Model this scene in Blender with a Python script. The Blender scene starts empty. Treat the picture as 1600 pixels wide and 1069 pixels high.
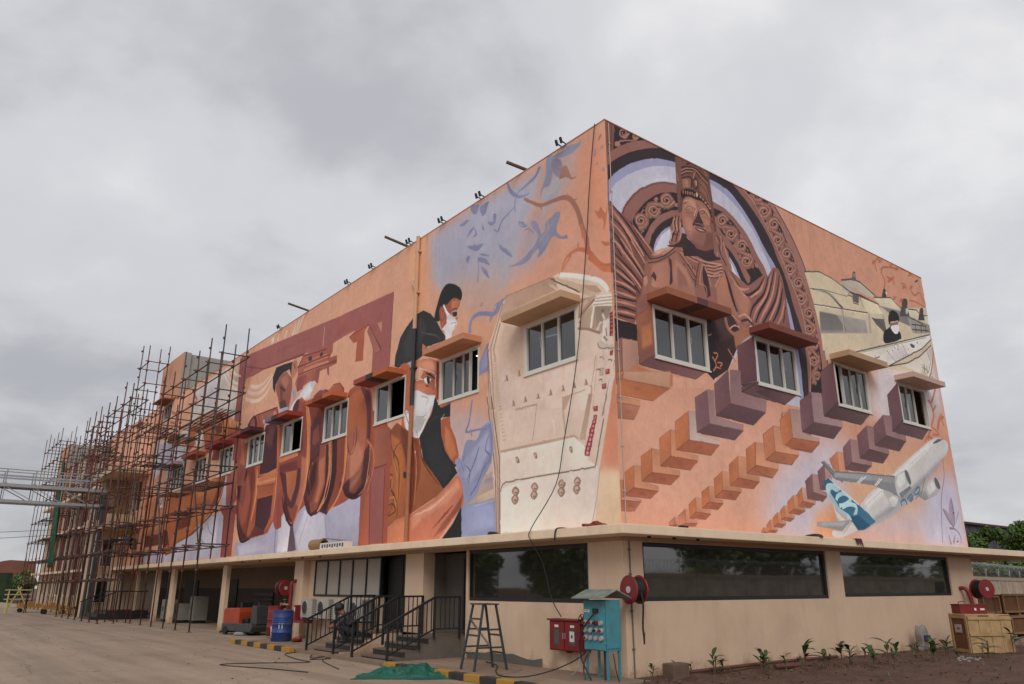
import bpy, bmesh, math, random
import numpy as np
from mathutils import Vector, Matrix
random.seed(7); rng = np.random.default_rng(7)
R = math.radians
SC = bpy.context.scene
COL = SC.collection
# ---------------------------------------------------------------- camera
cam = bpy.data.cameras.new('camera'); camo = bpy.data.objects.new('camera', cam); COL.objects.link(camo)
cam.sensor_width = 36.0; cam.lens = 26.90; cam.clip_start = 0.1; cam.clip_end = 3000
camo.location = (-9.853, -9.509, 1.60)
_yaw, _pitch = R(38.058), R(17.758)
_f = Vector((math.sin(_yaw)*math.cos(_pitch), math.cos(_yaw)*math.cos(_pitch), math.sin(_pitch)))
_q = _f.to_track_quat('-Z', 'Y'); camo.rotation_mode = 'QUATERNION'; camo.rotation_quaternion = _q
SC.camera = camo
# ---------------------------------------------------------------- sky and sun
SUN_EL, SUN_AZ = R(38), R(222)      # azimuth measured clockwise from +Y: behind the camera
world = bpy.data.worlds.new('World'); SC.world = world; world.use_nodes = True
wn = world.node_tree; wn.nodes.clear()
def N(t, **k):
    n = wn.nodes.new(t)
    for a, b in k.items(): setattr(n, a, b)
    return n
_o = N('ShaderNodeOutputWorld'); _bg = N('ShaderNodeBackground'); _bg.inputs['Strength'].default_value = 0.1
_sky = N('ShaderNodeTexSky'); _sky.sky_type = 'NISHITA'; _sky.sun_disc = False
_sky.sun_elevation = SUN_EL; _sky.sun_rotation = SUN_AZ
_tc = N('ShaderNodeTexCoord'); _sep = N('ShaderNodeSeparateXYZ'); wn.links.new(_tc.outputs['Generated'], _sep.inputs[0])
_zc = N('ShaderNodeMath', operation='MAXIMUM'); wn.links.new(_sep.outputs['Z'], _zc.inputs[0]); _zc.inputs[1].default_value = 0.0
_za = N('ShaderNodeMath', operation='ADD'); wn.links.new(_zc.outputs[0], _za.inputs[0]); _za.inputs[1].default_value = 0.34
_dx = N('ShaderNodeMath', operation='DIVIDE'); _dy = N('ShaderNodeMath', operation='DIVIDE')
for d, s in ((_dx, 'X'), (_dy, 'Y')):
    wn.links.new(_sep.outputs[s], d.inputs[0]); wn.links.new(_za.outputs[0], d.inputs[1])
_cmb = N('ShaderNodeCombineXYZ'); wn.links.new(_dx.outputs[0], _cmb.inputs[0]); wn.links.new(_dy.outputs[0], _cmb.inputs[1])
_cmb.inputs[2].default_value = CLOUD_SEED = 11.1
_n1 = N('ShaderNodeTexNoise'); _n1.inputs['Scale'].default_value = 0.95; _n1.inputs['Detail'].default_value = 5; _n1.inputs['Roughness'].default_value = 0.5; _n1.inputs['Distortion'].default_value = 0.12
_n2 = N('ShaderNodeTexNoise'); _n2.inputs['Scale'].default_value = 2.9; _n2.inputs['Detail'].default_value = 7; _n2.inputs['Roughness'].default_value = 0.52; _n2.inputs['Distortion'].default_value = 0.15
for n in (_n1, _n2): wn.links.new(_cmb.outputs[0], n.inputs['Vector'])
_mx = N('ShaderNodeMix', data_type='FLOAT'); _mx.inputs[0].default_value = 0.48
wn.links.new(_n1.outputs['Fac'], _mx.inputs[2]); wn.links.new(_n2.outputs['Fac'], _mx.inputs[3])
_rmp = N('ShaderNodeValToRGB'); wn.links.new(_mx.outputs[0], _rmp.inputs[0])
cr = _rmp.color_ramp; cr.interpolation = 'EASE'
cr.elements[0].position = 0.355; cr.elements[0].color = (0.345, 0.347, 0.372, 1)
cr.elements[1].position = 0.64; cr.elements[1].color = (0.60, 0.597, 0.606, 1)
e = cr.elements.new(0.49); e.color = (0.468, 0.468, 0.488, 1)
# the overcast deck is greyer towards the horizon
_hz = N('ShaderNodeMapRange'); wn.links.new(_sep.outputs['Z'], _hz.inputs[0]); _hz.inputs[1].default_value = 0.0; _hz.inputs[2].default_value = 0.45; _hz.inputs[3].default_value = 0.80; _hz.inputs[4].default_value = 1.0
_hzm = N('ShaderNodeMix', data_type='RGBA', blend_type='MULTIPLY'); _hzm.inputs[0].default_value = 1.0
wn.links.new(_rmp.outputs[0], _hzm.inputs[6]); wn.links.new(_hz.outputs[0], _hzm.inputs[7])
_sc = N('ShaderNodeMix', data_type='RGBA', blend_type='MULTIPLY'); _sc.inputs[0].default_value = 1.0; _sc.inputs[7].default_value = (10, 10, 10, 1); _sc.clamp_result = False
wn.links.new(_hzm.outputs[2], _sc.inputs[6])
_cm = N('ShaderNodeMix', data_type='RGBA'); _cm.inputs[0].default_value = 0.96
wn.links.new(_sky.outputs[0], _cm.inputs[6]); wn.links.new(_sc.outputs[2], _cm.inputs[7])
wn.links.new(_cm.outputs[2], _bg.inputs[0]); wn.links.new(_bg.outputs[0], _o.inputs[0])
sun = bpy.data.lights.new('sun', 'SUN'); sun.energy = 0.95; sun.angle = R(28); sun.color = (1.0, 0.955, 0.9)
suno = bpy.data.objects.new('sun', sun); COL.objects.link(suno)
_sd = Vector((math.sin(SUN_AZ)*math.cos(SUN_EL), math.cos(SUN_AZ)*math.cos(SUN_EL), math.sin(SUN_EL)))
suno.rotation_mode = 'QUATERNION'; suno.rotation_quaternion = _sd.to_track_quat('Z', 'Y')
SC.view_settings.view_transform = 'Standard'; SC.view_settings.look = 'None'
SC.view_settings.exposure = 0.53; SC.view_settings.gamma = 1.0; SC.view_settings.use_curve_mapping = False
PAINT_L, PAINT_R, CHROMA = 1.52, 1.47, .82       # photo brightness of the wall paint -> reflectance of the paint
GZ = 0.12                           # level of the concrete yard
# ---------------------------------------------------------------- helpers
class MB:
    def __init__(s): s.v = []; s.f = []; s.mi = []; s.cur = 0
    def add(s, vs, fs):
        b = len(s.v); s.v += [tuple(v) for v in vs]; s.f += [tuple(b+i for i in f) for f in fs]; s.mi += [s.cur]*len(fs); return s
    def box(s, x0, x1, y0, y1, z0, z1):
        return s.add([(x0,y0,z0),(x1,y0,z0),(x1,y1,z0),(x0,y1,z0),(x0,y0,z1),(x1,y0,z1),(x1,y1,z1),(x0,y1,z1)],
                     [(0,3,2,1),(4,5,6,7),(0,1,5,4),(1,2,6,5),(2,3,7,6),(3,0,4,7)])
    def quad(s, a, b, c, d): return s.add([a,b,c,d], [(0,1,2,3)])
    def tube(s, p0, p1, r, n=6, r1=None, cap=True):
        p0 = Vector(p0); p1 = Vector(p1); d = (p1-p0)
        if d.length < 1e-6: return s
        z = d.normalized(); a = z.orthogonal().normalized(); b = z.cross(a); r1 = r if r1 is None else r1
        vs = [p0 + r*(math.cos(2*math.pi*i/n)*a + math.sin(2*math.pi*i/n)*b) for i in range(n)] + [p1 + r1*(math.cos(2*math.pi*i/n)*a + math.sin(2*math.pi*i/n)*b) for i in range(n)]
        fs = [(i, (i+1)%n, n+(i+1)%n, n+i) for i in range(n)]
        if cap: fs += [tuple(range(n-1,-1,-1)), tuple(range(n, 2*n))]
        return s.add(vs, fs)
    def bar(s, p0, p1, w, h=None):
        p0 = Vector(p0); p1 = Vector(p1); z = (p1-p0).normalized(); h = w if h is None else h
        up = Vector((0,0,1)) if abs(z.z) < .95 else Vector((1,0,0)); a = z.cross(up).normalized()*w/2; b = a.cross(z).normalized()*h/2
        vs = [p0-a-b, p0+a-b, p0+a+b, p0-a+b, p1-a-b, p1+a-b, p1+a+b, p1-a+b]
        return s.add(vs, [(0,3,2,1),(4,5,6,7),(0,1,5,4),(1,2,6,5),(2,3,7,6),(3,0,4,7)])
    def path(s, pts, r, n=6, sub=4):
        P = [Vector(p) for p in pts]
        if sub > 1 and len(P) > 2:
            Q = []
            for i in range(len(P)-1):
                a, b, c, d = P[max(i-1,0)], P[i], P[i+1], P[min(i+2,len(P)-1)]
                for k in range(sub):
                    t = k/sub; Q.append(0.5*((2*b)+(c-a)*t+(2*a-5*b+4*c-d)*t*t+(3*b-a-3*c+d)*t**3))
            P = Q+[P[-1]]
        rings = []; prev = None
        for i, p in enumerate(P):
            t = (P[min(i+1,len(P)-1)]-P[max(i-1,0)]).normalized()
            a = t.orthogonal().normalized() if prev is None else (prev - t*prev.dot(t)).normalized()
            prev = a; b = t.cross(a); rings.append([p + r*(math.cos(2*math.pi*j/n)*a+math.sin(2*math.pi*j/n)*b) for j in range(n)])
        vs = [v for q in rings for v in q]; fs = []
        for i in range(len(rings)-1):
            for j in range(n): fs.append((i*n+j, i*n+(j+1)%n, (i+1)*n+(j+1)%n, (i+1)*n+j))
        fs += [tuple(range(n-1,-1,-1)), tuple(range((len(rings)-1)*n, len(rings)*n))]
        return s.add(vs, fs)
    def lathe(s, prof, c=(0,0,0), n=20, axis='z', cap=True):
        vs = []; fs = []
        for r, h in prof:
            for j in range(n):
                x, y = r*math.cos(2*math.pi*j/n), r*math.sin(2*math.pi*j/n)
                p = {'z':(x,y,h), 'x':(h,x,y), 'y':(y,h,x)}[axis]
                vs.append((c[0]+p[0], c[1]+p[1], c[2]+p[2]))
        for i in range(len(prof)-1):
            for j in range(n): fs.append((i*n+j, i*n+(j+1)%n, (i+1)*n+(j+1)%n, (i+1)*n+j))
        if cap: fs += [tuple(range(n-1,-1,-1)), tuple(range((len(prof)-1)*n, len(prof)*n))]
        return s.add(vs, fs)
    def prism(s, poly, fn):      # fn(u, v, side) -> point ; side 0/1
        n = len(poly); vs = [fn(u,v,0) for u,v in poly]+[fn(u,v,1) for u,v in poly]
        return s.add(vs, [tuple(range(n-1,-1,-1)), tuple(range(n,2*n))]+[(i,(i+1)%n,n+(i+1)%n,n+i) for i in range(n)])
    def mesh(s, name, mats, smooth=False):
        me = bpy.data.meshes.new(name); me.from_pydata(s.v, [], s.f)
        for m in (mats if isinstance(mats,(list,tuple)) else [mats]): me.materials.append(m)
        if isinstance(mats,(list,tuple)) and len(mats) > 1: me.polygons.foreach_set('material_index', s.mi)
        if smooth: me.polygons.foreach_set('use_smooth', [True]*len(me.polygons))
        me.update(); return me
    def build(s, name, mats, parent=None, smooth=False, bevel=0, loc=None):
        me = s.mesh(name, mats, smooth)
        bm = bmesh.new(); bm.from_mesh(me); bmesh.ops.recalc_face_normals(bm, faces=bm.faces)
        if bevel:
            ed = [e for e in bm.edges if len(e.link_faces)==2 and e.calc_face_angle(0) > .6]
            bmesh.ops.bevel(bm, geom=ed, offset=bevel, segments=2, affect='EDGES', profile=.6, clamp_overlap=True)
        bm.to_mesh(me); bm.free()
        o = bpy.data.objects.new(name, me); COL.objects.link(o)
        if parent: o.parent = parent
        if loc: o.location = loc
        return o
def tag(o, label=None, cat=None, group=None, kind=None):
    for k, v in (('label',label),('category',cat),('group',group),('kind',kind)):
        if v: o[k] = v
    return o
def thing(name, label, cat, loc=(0,0,0), rz=0, group=None):
    o = bpy.data.objects.new(name, None); COL.objects.link(o); o.location = loc; o.rotation_euler = (0,0,rz); o.empty_display_size = .2
    return tag(o, label, cat, group)
def inst(name, me, parent, loc=(0,0,0), rot=(0,0,0), scale=(1,1,1)):
    o = bpy.data.objects.new(name, me); COL.objects.link(o); o.parent = parent; o.location = loc; o.rotation_euler = rot; o.scale = scale; return o
def copy_tree(o, parent=None):
    c = o.copy(); COL.objects.link(c)
    if parent: c.parent = parent
    for ch in list(o.children): copy_tree(ch, c)
    return c
# ---------------------------------------------------------------- materials
def hexc(h):
    v = [int(h[i:i+2],16)/255 for i in (0,2,4)]
    return tuple(c/12.92 if c <= .04045 else ((c+.055)/1.055)**2.4 for c in v)
MATS = {}
def mat(name, col, rough=.7, var=.12, scale=6.0, metal=0.0, bump=0.0, bscale=60.0, spec=.5, dirt=None, dscale=1.5, damt=.3):
    if name in MATS: return MATS[name]
    m = bpy.data.materials.new(name); m.use_nodes = True; nt = m.node_tree; b = nt.nodes['Principled BSDF']
    if isinstance(col, str): col = hexc(col)
    b.inputs['Roughness'].default_value = rough; b.inputs['Metallic'].default_value = metal
    b.inputs['Specular IOR Level'].default_value = spec
    g = nt.nodes.new('ShaderNodeNewGeometry')
    n = nt.nodes.new('ShaderNodeTexNoise'); n.inputs['Scale'].default_value = scale; n.inputs['Detail'].default_value = 6; n.inputs['Roughness'].default_value = .6
    nt.links.new(g.outputs['Position'], n.inputs['Vector'])
    r = nt.nodes.new('ShaderNodeValToRGB'); r.color_ramp.elements[0].position = .3; r.color_ramp.elements[1].position = .7
    lo = tuple(c*(1-var) for c in col); hi = tuple(min(1,c*(1+var)) for c in col)
    r.color_ramp.elements[0].color = (*lo,1); r.color_ramp.elements[1].color = (*hi,1)
    nt.links.new(n.outputs['Fac'], r.inputs[0]); out = r.outputs[0]
    if dirt is not None:
        n3 = nt.nodes.new('ShaderNodeTexNoise'); n3.inputs['Scale'].default_value = dscale; n3.inputs['Detail'].default_value = 8; n3.inputs['Roughness'].default_value = .65
        nt.links.new(g.outputs['Position'], n3.inputs['Vector'])
        r3 = nt.nodes.new('ShaderNodeValToRGB'); r3.color_ramp.elements[0].position = .48; r3.color_ramp.elements[1].position = .72
        r3.color_ramp.elements[0].color = (0,0,0,1); r3.color_ramp.elements[1].color = (damt,damt,damt,1)
        nt.links.new(n3.outputs['Fac'], r3.inputs[0])
        mx = nt.nodes.new('ShaderNodeMix'); mx.data_type = 'RGBA'; nt.links.new(r3.outputs[0], mx.inputs[0]); nt.links.new(out, mx.inputs[6])
        d = hexc(dirt) if isinstance(dirt,str) else dirt; mx.inputs[7].default_value = (*d,1); out = mx.outputs[2]
    nt.links.new(out, b.inputs['Base Color'])
    if bump:
        n2 = nt.nodes.new('ShaderNodeTexNoise'); n2.inputs['Scale'].default_value = bscale; n2.inputs['Detail'].default_value = 5
        nt.links.new(g.outputs['Position'], n2.inputs['Vector'])
        bp = nt.nodes.new('ShaderNodeBump'); bp.inputs['Strength'].default_value = bump; bp.inputs['Distance'].default_value = .02
        nt.links.new(n2.outputs['Fac'], bp.inputs['Height']); nt.links.new(bp.outputs[0], b.inputs['Normal'])
    MATS[name] = m; return m
def weather(m, splash=(.26,.12,.06)):
    # soil splashed up the foot of the wall in patches, and rain streaks
    nt = m.node_tree; b = nt.nodes['Principled BSDF']; src = b.inputs['Base Color'].links[0].from_socket
    g = nt.nodes.new('ShaderNodeNewGeometry'); sp = nt.nodes.new('ShaderNodeSeparateXYZ'); nt.links.new(g.outputs['Position'], sp.inputs[0])
    n = nt.nodes.new('ShaderNodeTexNoise'); n.inputs['Scale'].default_value = 2.6; n.inputs['Detail'].default_value = 9; n.inputs['Roughness'].default_value = .7; nt.links.new(g.outputs['Position'], n.inputs['Vector'])
    hz = nt.nodes.new('ShaderNodeMapRange'); nt.links.new(sp.outputs['Z'], hz.inputs[0]); hz.inputs[1].default_value = .1; hz.inputs[2].default_value = .62; hz.inputs[3].default_value = .26; hz.inputs[4].default_value = -.12
    a = nt.nodes.new('ShaderNodeMath'); a.operation = 'ADD'; nt.links.new(n.outputs['Fac'], a.inputs[0]); nt.links.new(hz.outputs[0], a.inputs[1])
    r = nt.nodes.new('ShaderNodeMapRange'); nt.links.new(a.outputs[0], r.inputs[0]); r.inputs[1].default_value = .58; r.inputs[2].default_value = .80; r.inputs[3].default_value = 0; r.inputs[4].default_value = .7
    mx = nt.nodes.new('ShaderNodeMix'); mx.data_type = 'RGBA'; nt.links.new(r.outputs[0], mx.inputs[0]); nt.links.new(src, mx.inputs[6]); mx.inputs[7].default_value = (*splash,1)
    mp = nt.nodes.new('ShaderNodeMapping'); mp.inputs['Scale'].default_value = (2.2,2.2,.5); nt.links.new(g.outputs['Position'], mp.inputs[0])
    n2 = nt.nodes.new('ShaderNodeTexNoise'); n2.inputs['Scale'].default_value = 1.6; n2.inputs['Detail'].default_value = 8; nt.links.new(mp.outputs[0], n2.inputs['Vector'])
    r2 = nt.nodes.new('ShaderNodeMapRange'); nt.links.new(n2.outputs['Fac'], r2.inputs[0]); r2.inputs[1].default_value = .52; r2.inputs[2].default_value = .75; r2.inputs[3].default_value = 1.0; r2.inputs[4].default_value = .90
    m2 = nt.nodes.new('ShaderNodeMix'); m2.data_type = 'RGBA'; m2.blend_type = 'MULTIPLY'; m2.inputs[0].default_value = 1; nt.links.new(mx.outputs[2], m2.inputs[6]); nt.links.new(r2.outputs[0], m2.inputs[7])
    nt.links.new(m2.outputs[2], b.inputs['Base Color'])
def yard_wear(m):
    # tyre streaks, hairline cracks and damp patches on the slab
    nt = m.node_tree; b = nt.nodes['Principled BSDF']; src = b.inputs['Base Color'].links[0].from_socket; g = nt.nodes.new('ShaderNodeNewGeometry')
    mp = nt.nodes.new('ShaderNodeMapping'); mp.inputs['Rotation'].default_value = (0,0,R(6)); mp.inputs['Scale'].default_value = (1.6,.09,1); nt.links.new(g.outputs['Position'], mp.inputs[0])
    n = nt.nodes.new('ShaderNodeTexNoise'); n.inputs['Scale'].default_value = 1.4; n.inputs['Detail'].default_value = 7; n.inputs['Roughness'].default_value = .6; nt.links.new(mp.outputs[0], n.inputs['Vector'])
    r = nt.nodes.new('ShaderNodeMapRange'); nt.links.new(n.outputs['Fac'], r.inputs[0]); r.inputs[1].default_value = .35; r.inputs[2].default_value = .68; r.inputs[3].default_value = .80; r.inputs[4].default_value = 1.12
    v = nt.nodes.new('ShaderNodeTexVoronoi'); v.feature = 'DISTANCE_TO_EDGE'; v.inputs['Scale'].default_value = .22
    nd = nt.nodes.new('ShaderNodeTexNoise'); nd.inputs['Scale'].default_value = .9; nd.inputs['Detail'].default_value = 6; nt.links.new(g.outputs['Position'], nd.inputs['Vector'])
    ad = nt.nodes.new('ShaderNodeVectorMath'); ad.operation = 'MULTIPLY_ADD'; nt.links.new(nd.outputs['Color'], ad.inputs[0]); ad.inputs[1].default_value = (1.6,1.6,0); nt.links.new(g.outputs['Position'], ad.inputs[2]); nt.links.new(ad.outputs[0], v.inputs['Vector'])
    rc = nt.nodes.new('ShaderNodeMapRange'); nt.links.new(v.outputs['Distance'], rc.inputs[0]); rc.inputs[1].default_value = 0; rc.inputs[2].default_value = .006; rc.inputs[3].default_value = .55; rc.inputs[4].default_value = 1
    sp = nt.nodes.new('ShaderNodeTexNoise'); sp.inputs['Scale'].default_value = 45; sp.inputs['Detail'].default_value = 3; nt.links.new(g.outputs['Position'], sp.inputs['Vector'])
    rs = nt.nodes.new('ShaderNodeMapRange'); nt.links.new(sp.outputs['Fac'], rs.inputs[0]); rs.inputs[1].default_value = .3; rs.inputs[2].default_value = .7; rs.inputs[3].default_value = .84; rs.inputs[4].default_value = 1.14
    out = src
    for q in (r, rc, rs):
        m2 = nt.nodes.new('ShaderNodeMix'); m2.data_type = 'RGBA'; m2.blend_type = 'MULTIPLY'; m2.inputs[0].default_value = 1; nt.links.new(out, m2.inputs[6]); nt.links.new(q.outputs[0], m2.inputs[7]); out = m2.outputs[2]
    nt.links.new(out, b.inputs['Base Color'])
def glass_mat(name, col, ior=1.7, rough=.03, wav=.0):
    m = mat(name, col, rough=rough, var=.15, scale=.6)
    b = m.node_tree.nodes['Principled BSDF']; b.inputs['IOR'].default_value = ior
    if wav:
        nt = m.node_tree; g = nt.nodes.new('ShaderNodeNewGeometry'); n2 = nt.nodes.new('ShaderNodeTexNoise'); n2.inputs['Scale'].default_value = 1.3; n2.inputs['Detail'].default_value = 1
        nt.links.new(g.outputs['Position'], n2.inputs['Vector']); bp = nt.nodes.new('ShaderNodeBump'); bp.inputs['Strength'].default_value = wav; bp.inputs['Distance'].default_value = .01
        nt.links.new(n2.outputs['Fac'], bp.inputs['Height']); nt.links.new(bp.outputs[0], b.inputs['Normal'])
    return m
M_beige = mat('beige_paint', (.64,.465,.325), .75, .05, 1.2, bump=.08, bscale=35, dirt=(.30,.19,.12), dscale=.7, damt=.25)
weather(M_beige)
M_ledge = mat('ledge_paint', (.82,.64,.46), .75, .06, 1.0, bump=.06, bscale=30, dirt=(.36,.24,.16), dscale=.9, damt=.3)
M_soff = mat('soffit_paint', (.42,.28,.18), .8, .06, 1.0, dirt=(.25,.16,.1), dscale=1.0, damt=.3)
M_white = mat('white_upvc', (.68,.655,.60), .4, .04, 3)
M_black = mat('black_steel', (.012,.012,.013), .5, .2, 5)
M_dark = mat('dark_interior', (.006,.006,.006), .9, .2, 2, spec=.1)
M_glass = glass_mat('window_glass', (.020,.022,.022), 1.9)
# clear panes: a reflecting sheet through which the dim room shows
_m = bpy.data.materials.new('clear_pane'); _m.use_nodes = True; _t = _m.node_tree; _b = _t.nodes['Principled BSDF']; _b.inputs['Base Color'].default_value = (.02,.022,.022,1); _b.inputs['Roughness'].default_value = .03; _b.inputs['IOR'].default_value = 2.3
_tr = _t.nodes.new('ShaderNodeBsdfTransparent'); _tr.inputs[0].default_value = (.75,.80,.79,1); _mx2 = _t.nodes.new('ShaderNodeMixShader'); _mx2.inputs[0].default_value = .78
_t.links.new(_b.outputs[0], _mx2.inputs[2]); _t.links.new(_tr.outputs[0], _mx2.inputs[1]); _t.links.new(_mx2.outputs[0], _t.nodes['Material Output'].inputs[0]); M_pane = _m
M_glassb = glass_mat('tinted_glass', (.022,.022,.018), 1.9, wav=.12)
M_glassr = glass_mat('reflecting_glass', (.034,.035,.029), 2.35, wav=.10)
M_conc = mat('concrete_yard', (.335,.250,.180), .88, .08, .5, bump=.25, bscale=25, dirt=(.245,.170,.115), dscale=.35, damt=.75)
M_apron = mat('concrete_apron', (.27,.185,.128), .9, .1, .8, bump=.3, bscale=22, dirt=(.15,.095,.06), dscale=1.1, damt=.6)
weather(M_ledge); yard_wear(M_conc); yard_wear(M_apron)
M_grey = mat('grey_render', (.12,.105,.09), .9, .12, 3, bump=.2, bscale=40)
M_greyp = mat('grey_paint', (.33,.32,.28), .8, .08, 1)
M_rust = mat('rusty_tube', (.068,.030,.020), .75, .35, 9, dirt=(.16,.055,.026), dscale=2.2, damt=.8)
M_rust2 = mat('red_primer_tube', (.135,.034,.022), .75, .3, 7, dirt=(.06,.03,.02), dscale=2, damt=.7)
M_rust3 = mat('grey_tube', (.055,.050,.050), .65, .3, 7, dirt=(.09,.04,.025), dscale=3, damt=.7)
M_galv = mat('galvanised_steel', (.34,.35,.36), .5, .12, 4, metal=.3)
M_red = mat('red_paint', (.19,.014,.014), .5, .15, 4, dirt=(.10,.03,.02), dscale=5, damt=.5)
M_hose = mat('black_rubber', (.014,.014,.014), .6, .2, 8)
M_turq = mat('turquoise_paint', (.05,.235,.29), .5, .1, 3, dirt=(.10,.13,.12), dscale=5, damt=.75)
M_yel = mat('yellow_paint', (.42,.22,.025), .7, .15, 4, dirt=(.20,.13,.07), dscale=4, damt=.8)
M_blk = mat('black_kerb_paint', (.03,.028,.026), .8, .2, 4, dirt=(.12,.08,.05), dscale=3, damt=.5)
M_wood = mat('crate_wood', (.42,.27,.13), .8, .2, 5, bump=.15, bscale=40)
M_ply = mat('brown_plywood', (.17,.075,.030), .75, .2, 3)
M_soil = mat('red_soil', (.098,.047,.027), .95, .3, 4, bump=.9, bscale=14, dirt=(.05,.024,.014), dscale=1.6, damt=.8)
M_leaf = mat('plant_leaf', (.038,.080,.016), .55, .4, 7)
M_tleaf = mat('tree_leaf', (.055,.105,.020), .6, .5, 1.2)
M_tleaf2 = mat('tree_leaf_light', (.13,.19,.03), .6, .4, 1.2)
M_bark = mat('bark', (.09,.06,.04), .9, .3, 8)
M_tread = mat('granite_tread', (.15,.11,.08), .6, .1, 20)
M_riser = mat('black_granite', (.022,.021,.020), .45, .2, 20)
M_panel = mat('grey_white_panel', (.36,.32,.28), .7, .05, 1)
M_green = mat('green_tarp', (.0,.085,.055), .6, .2, 3)

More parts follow.
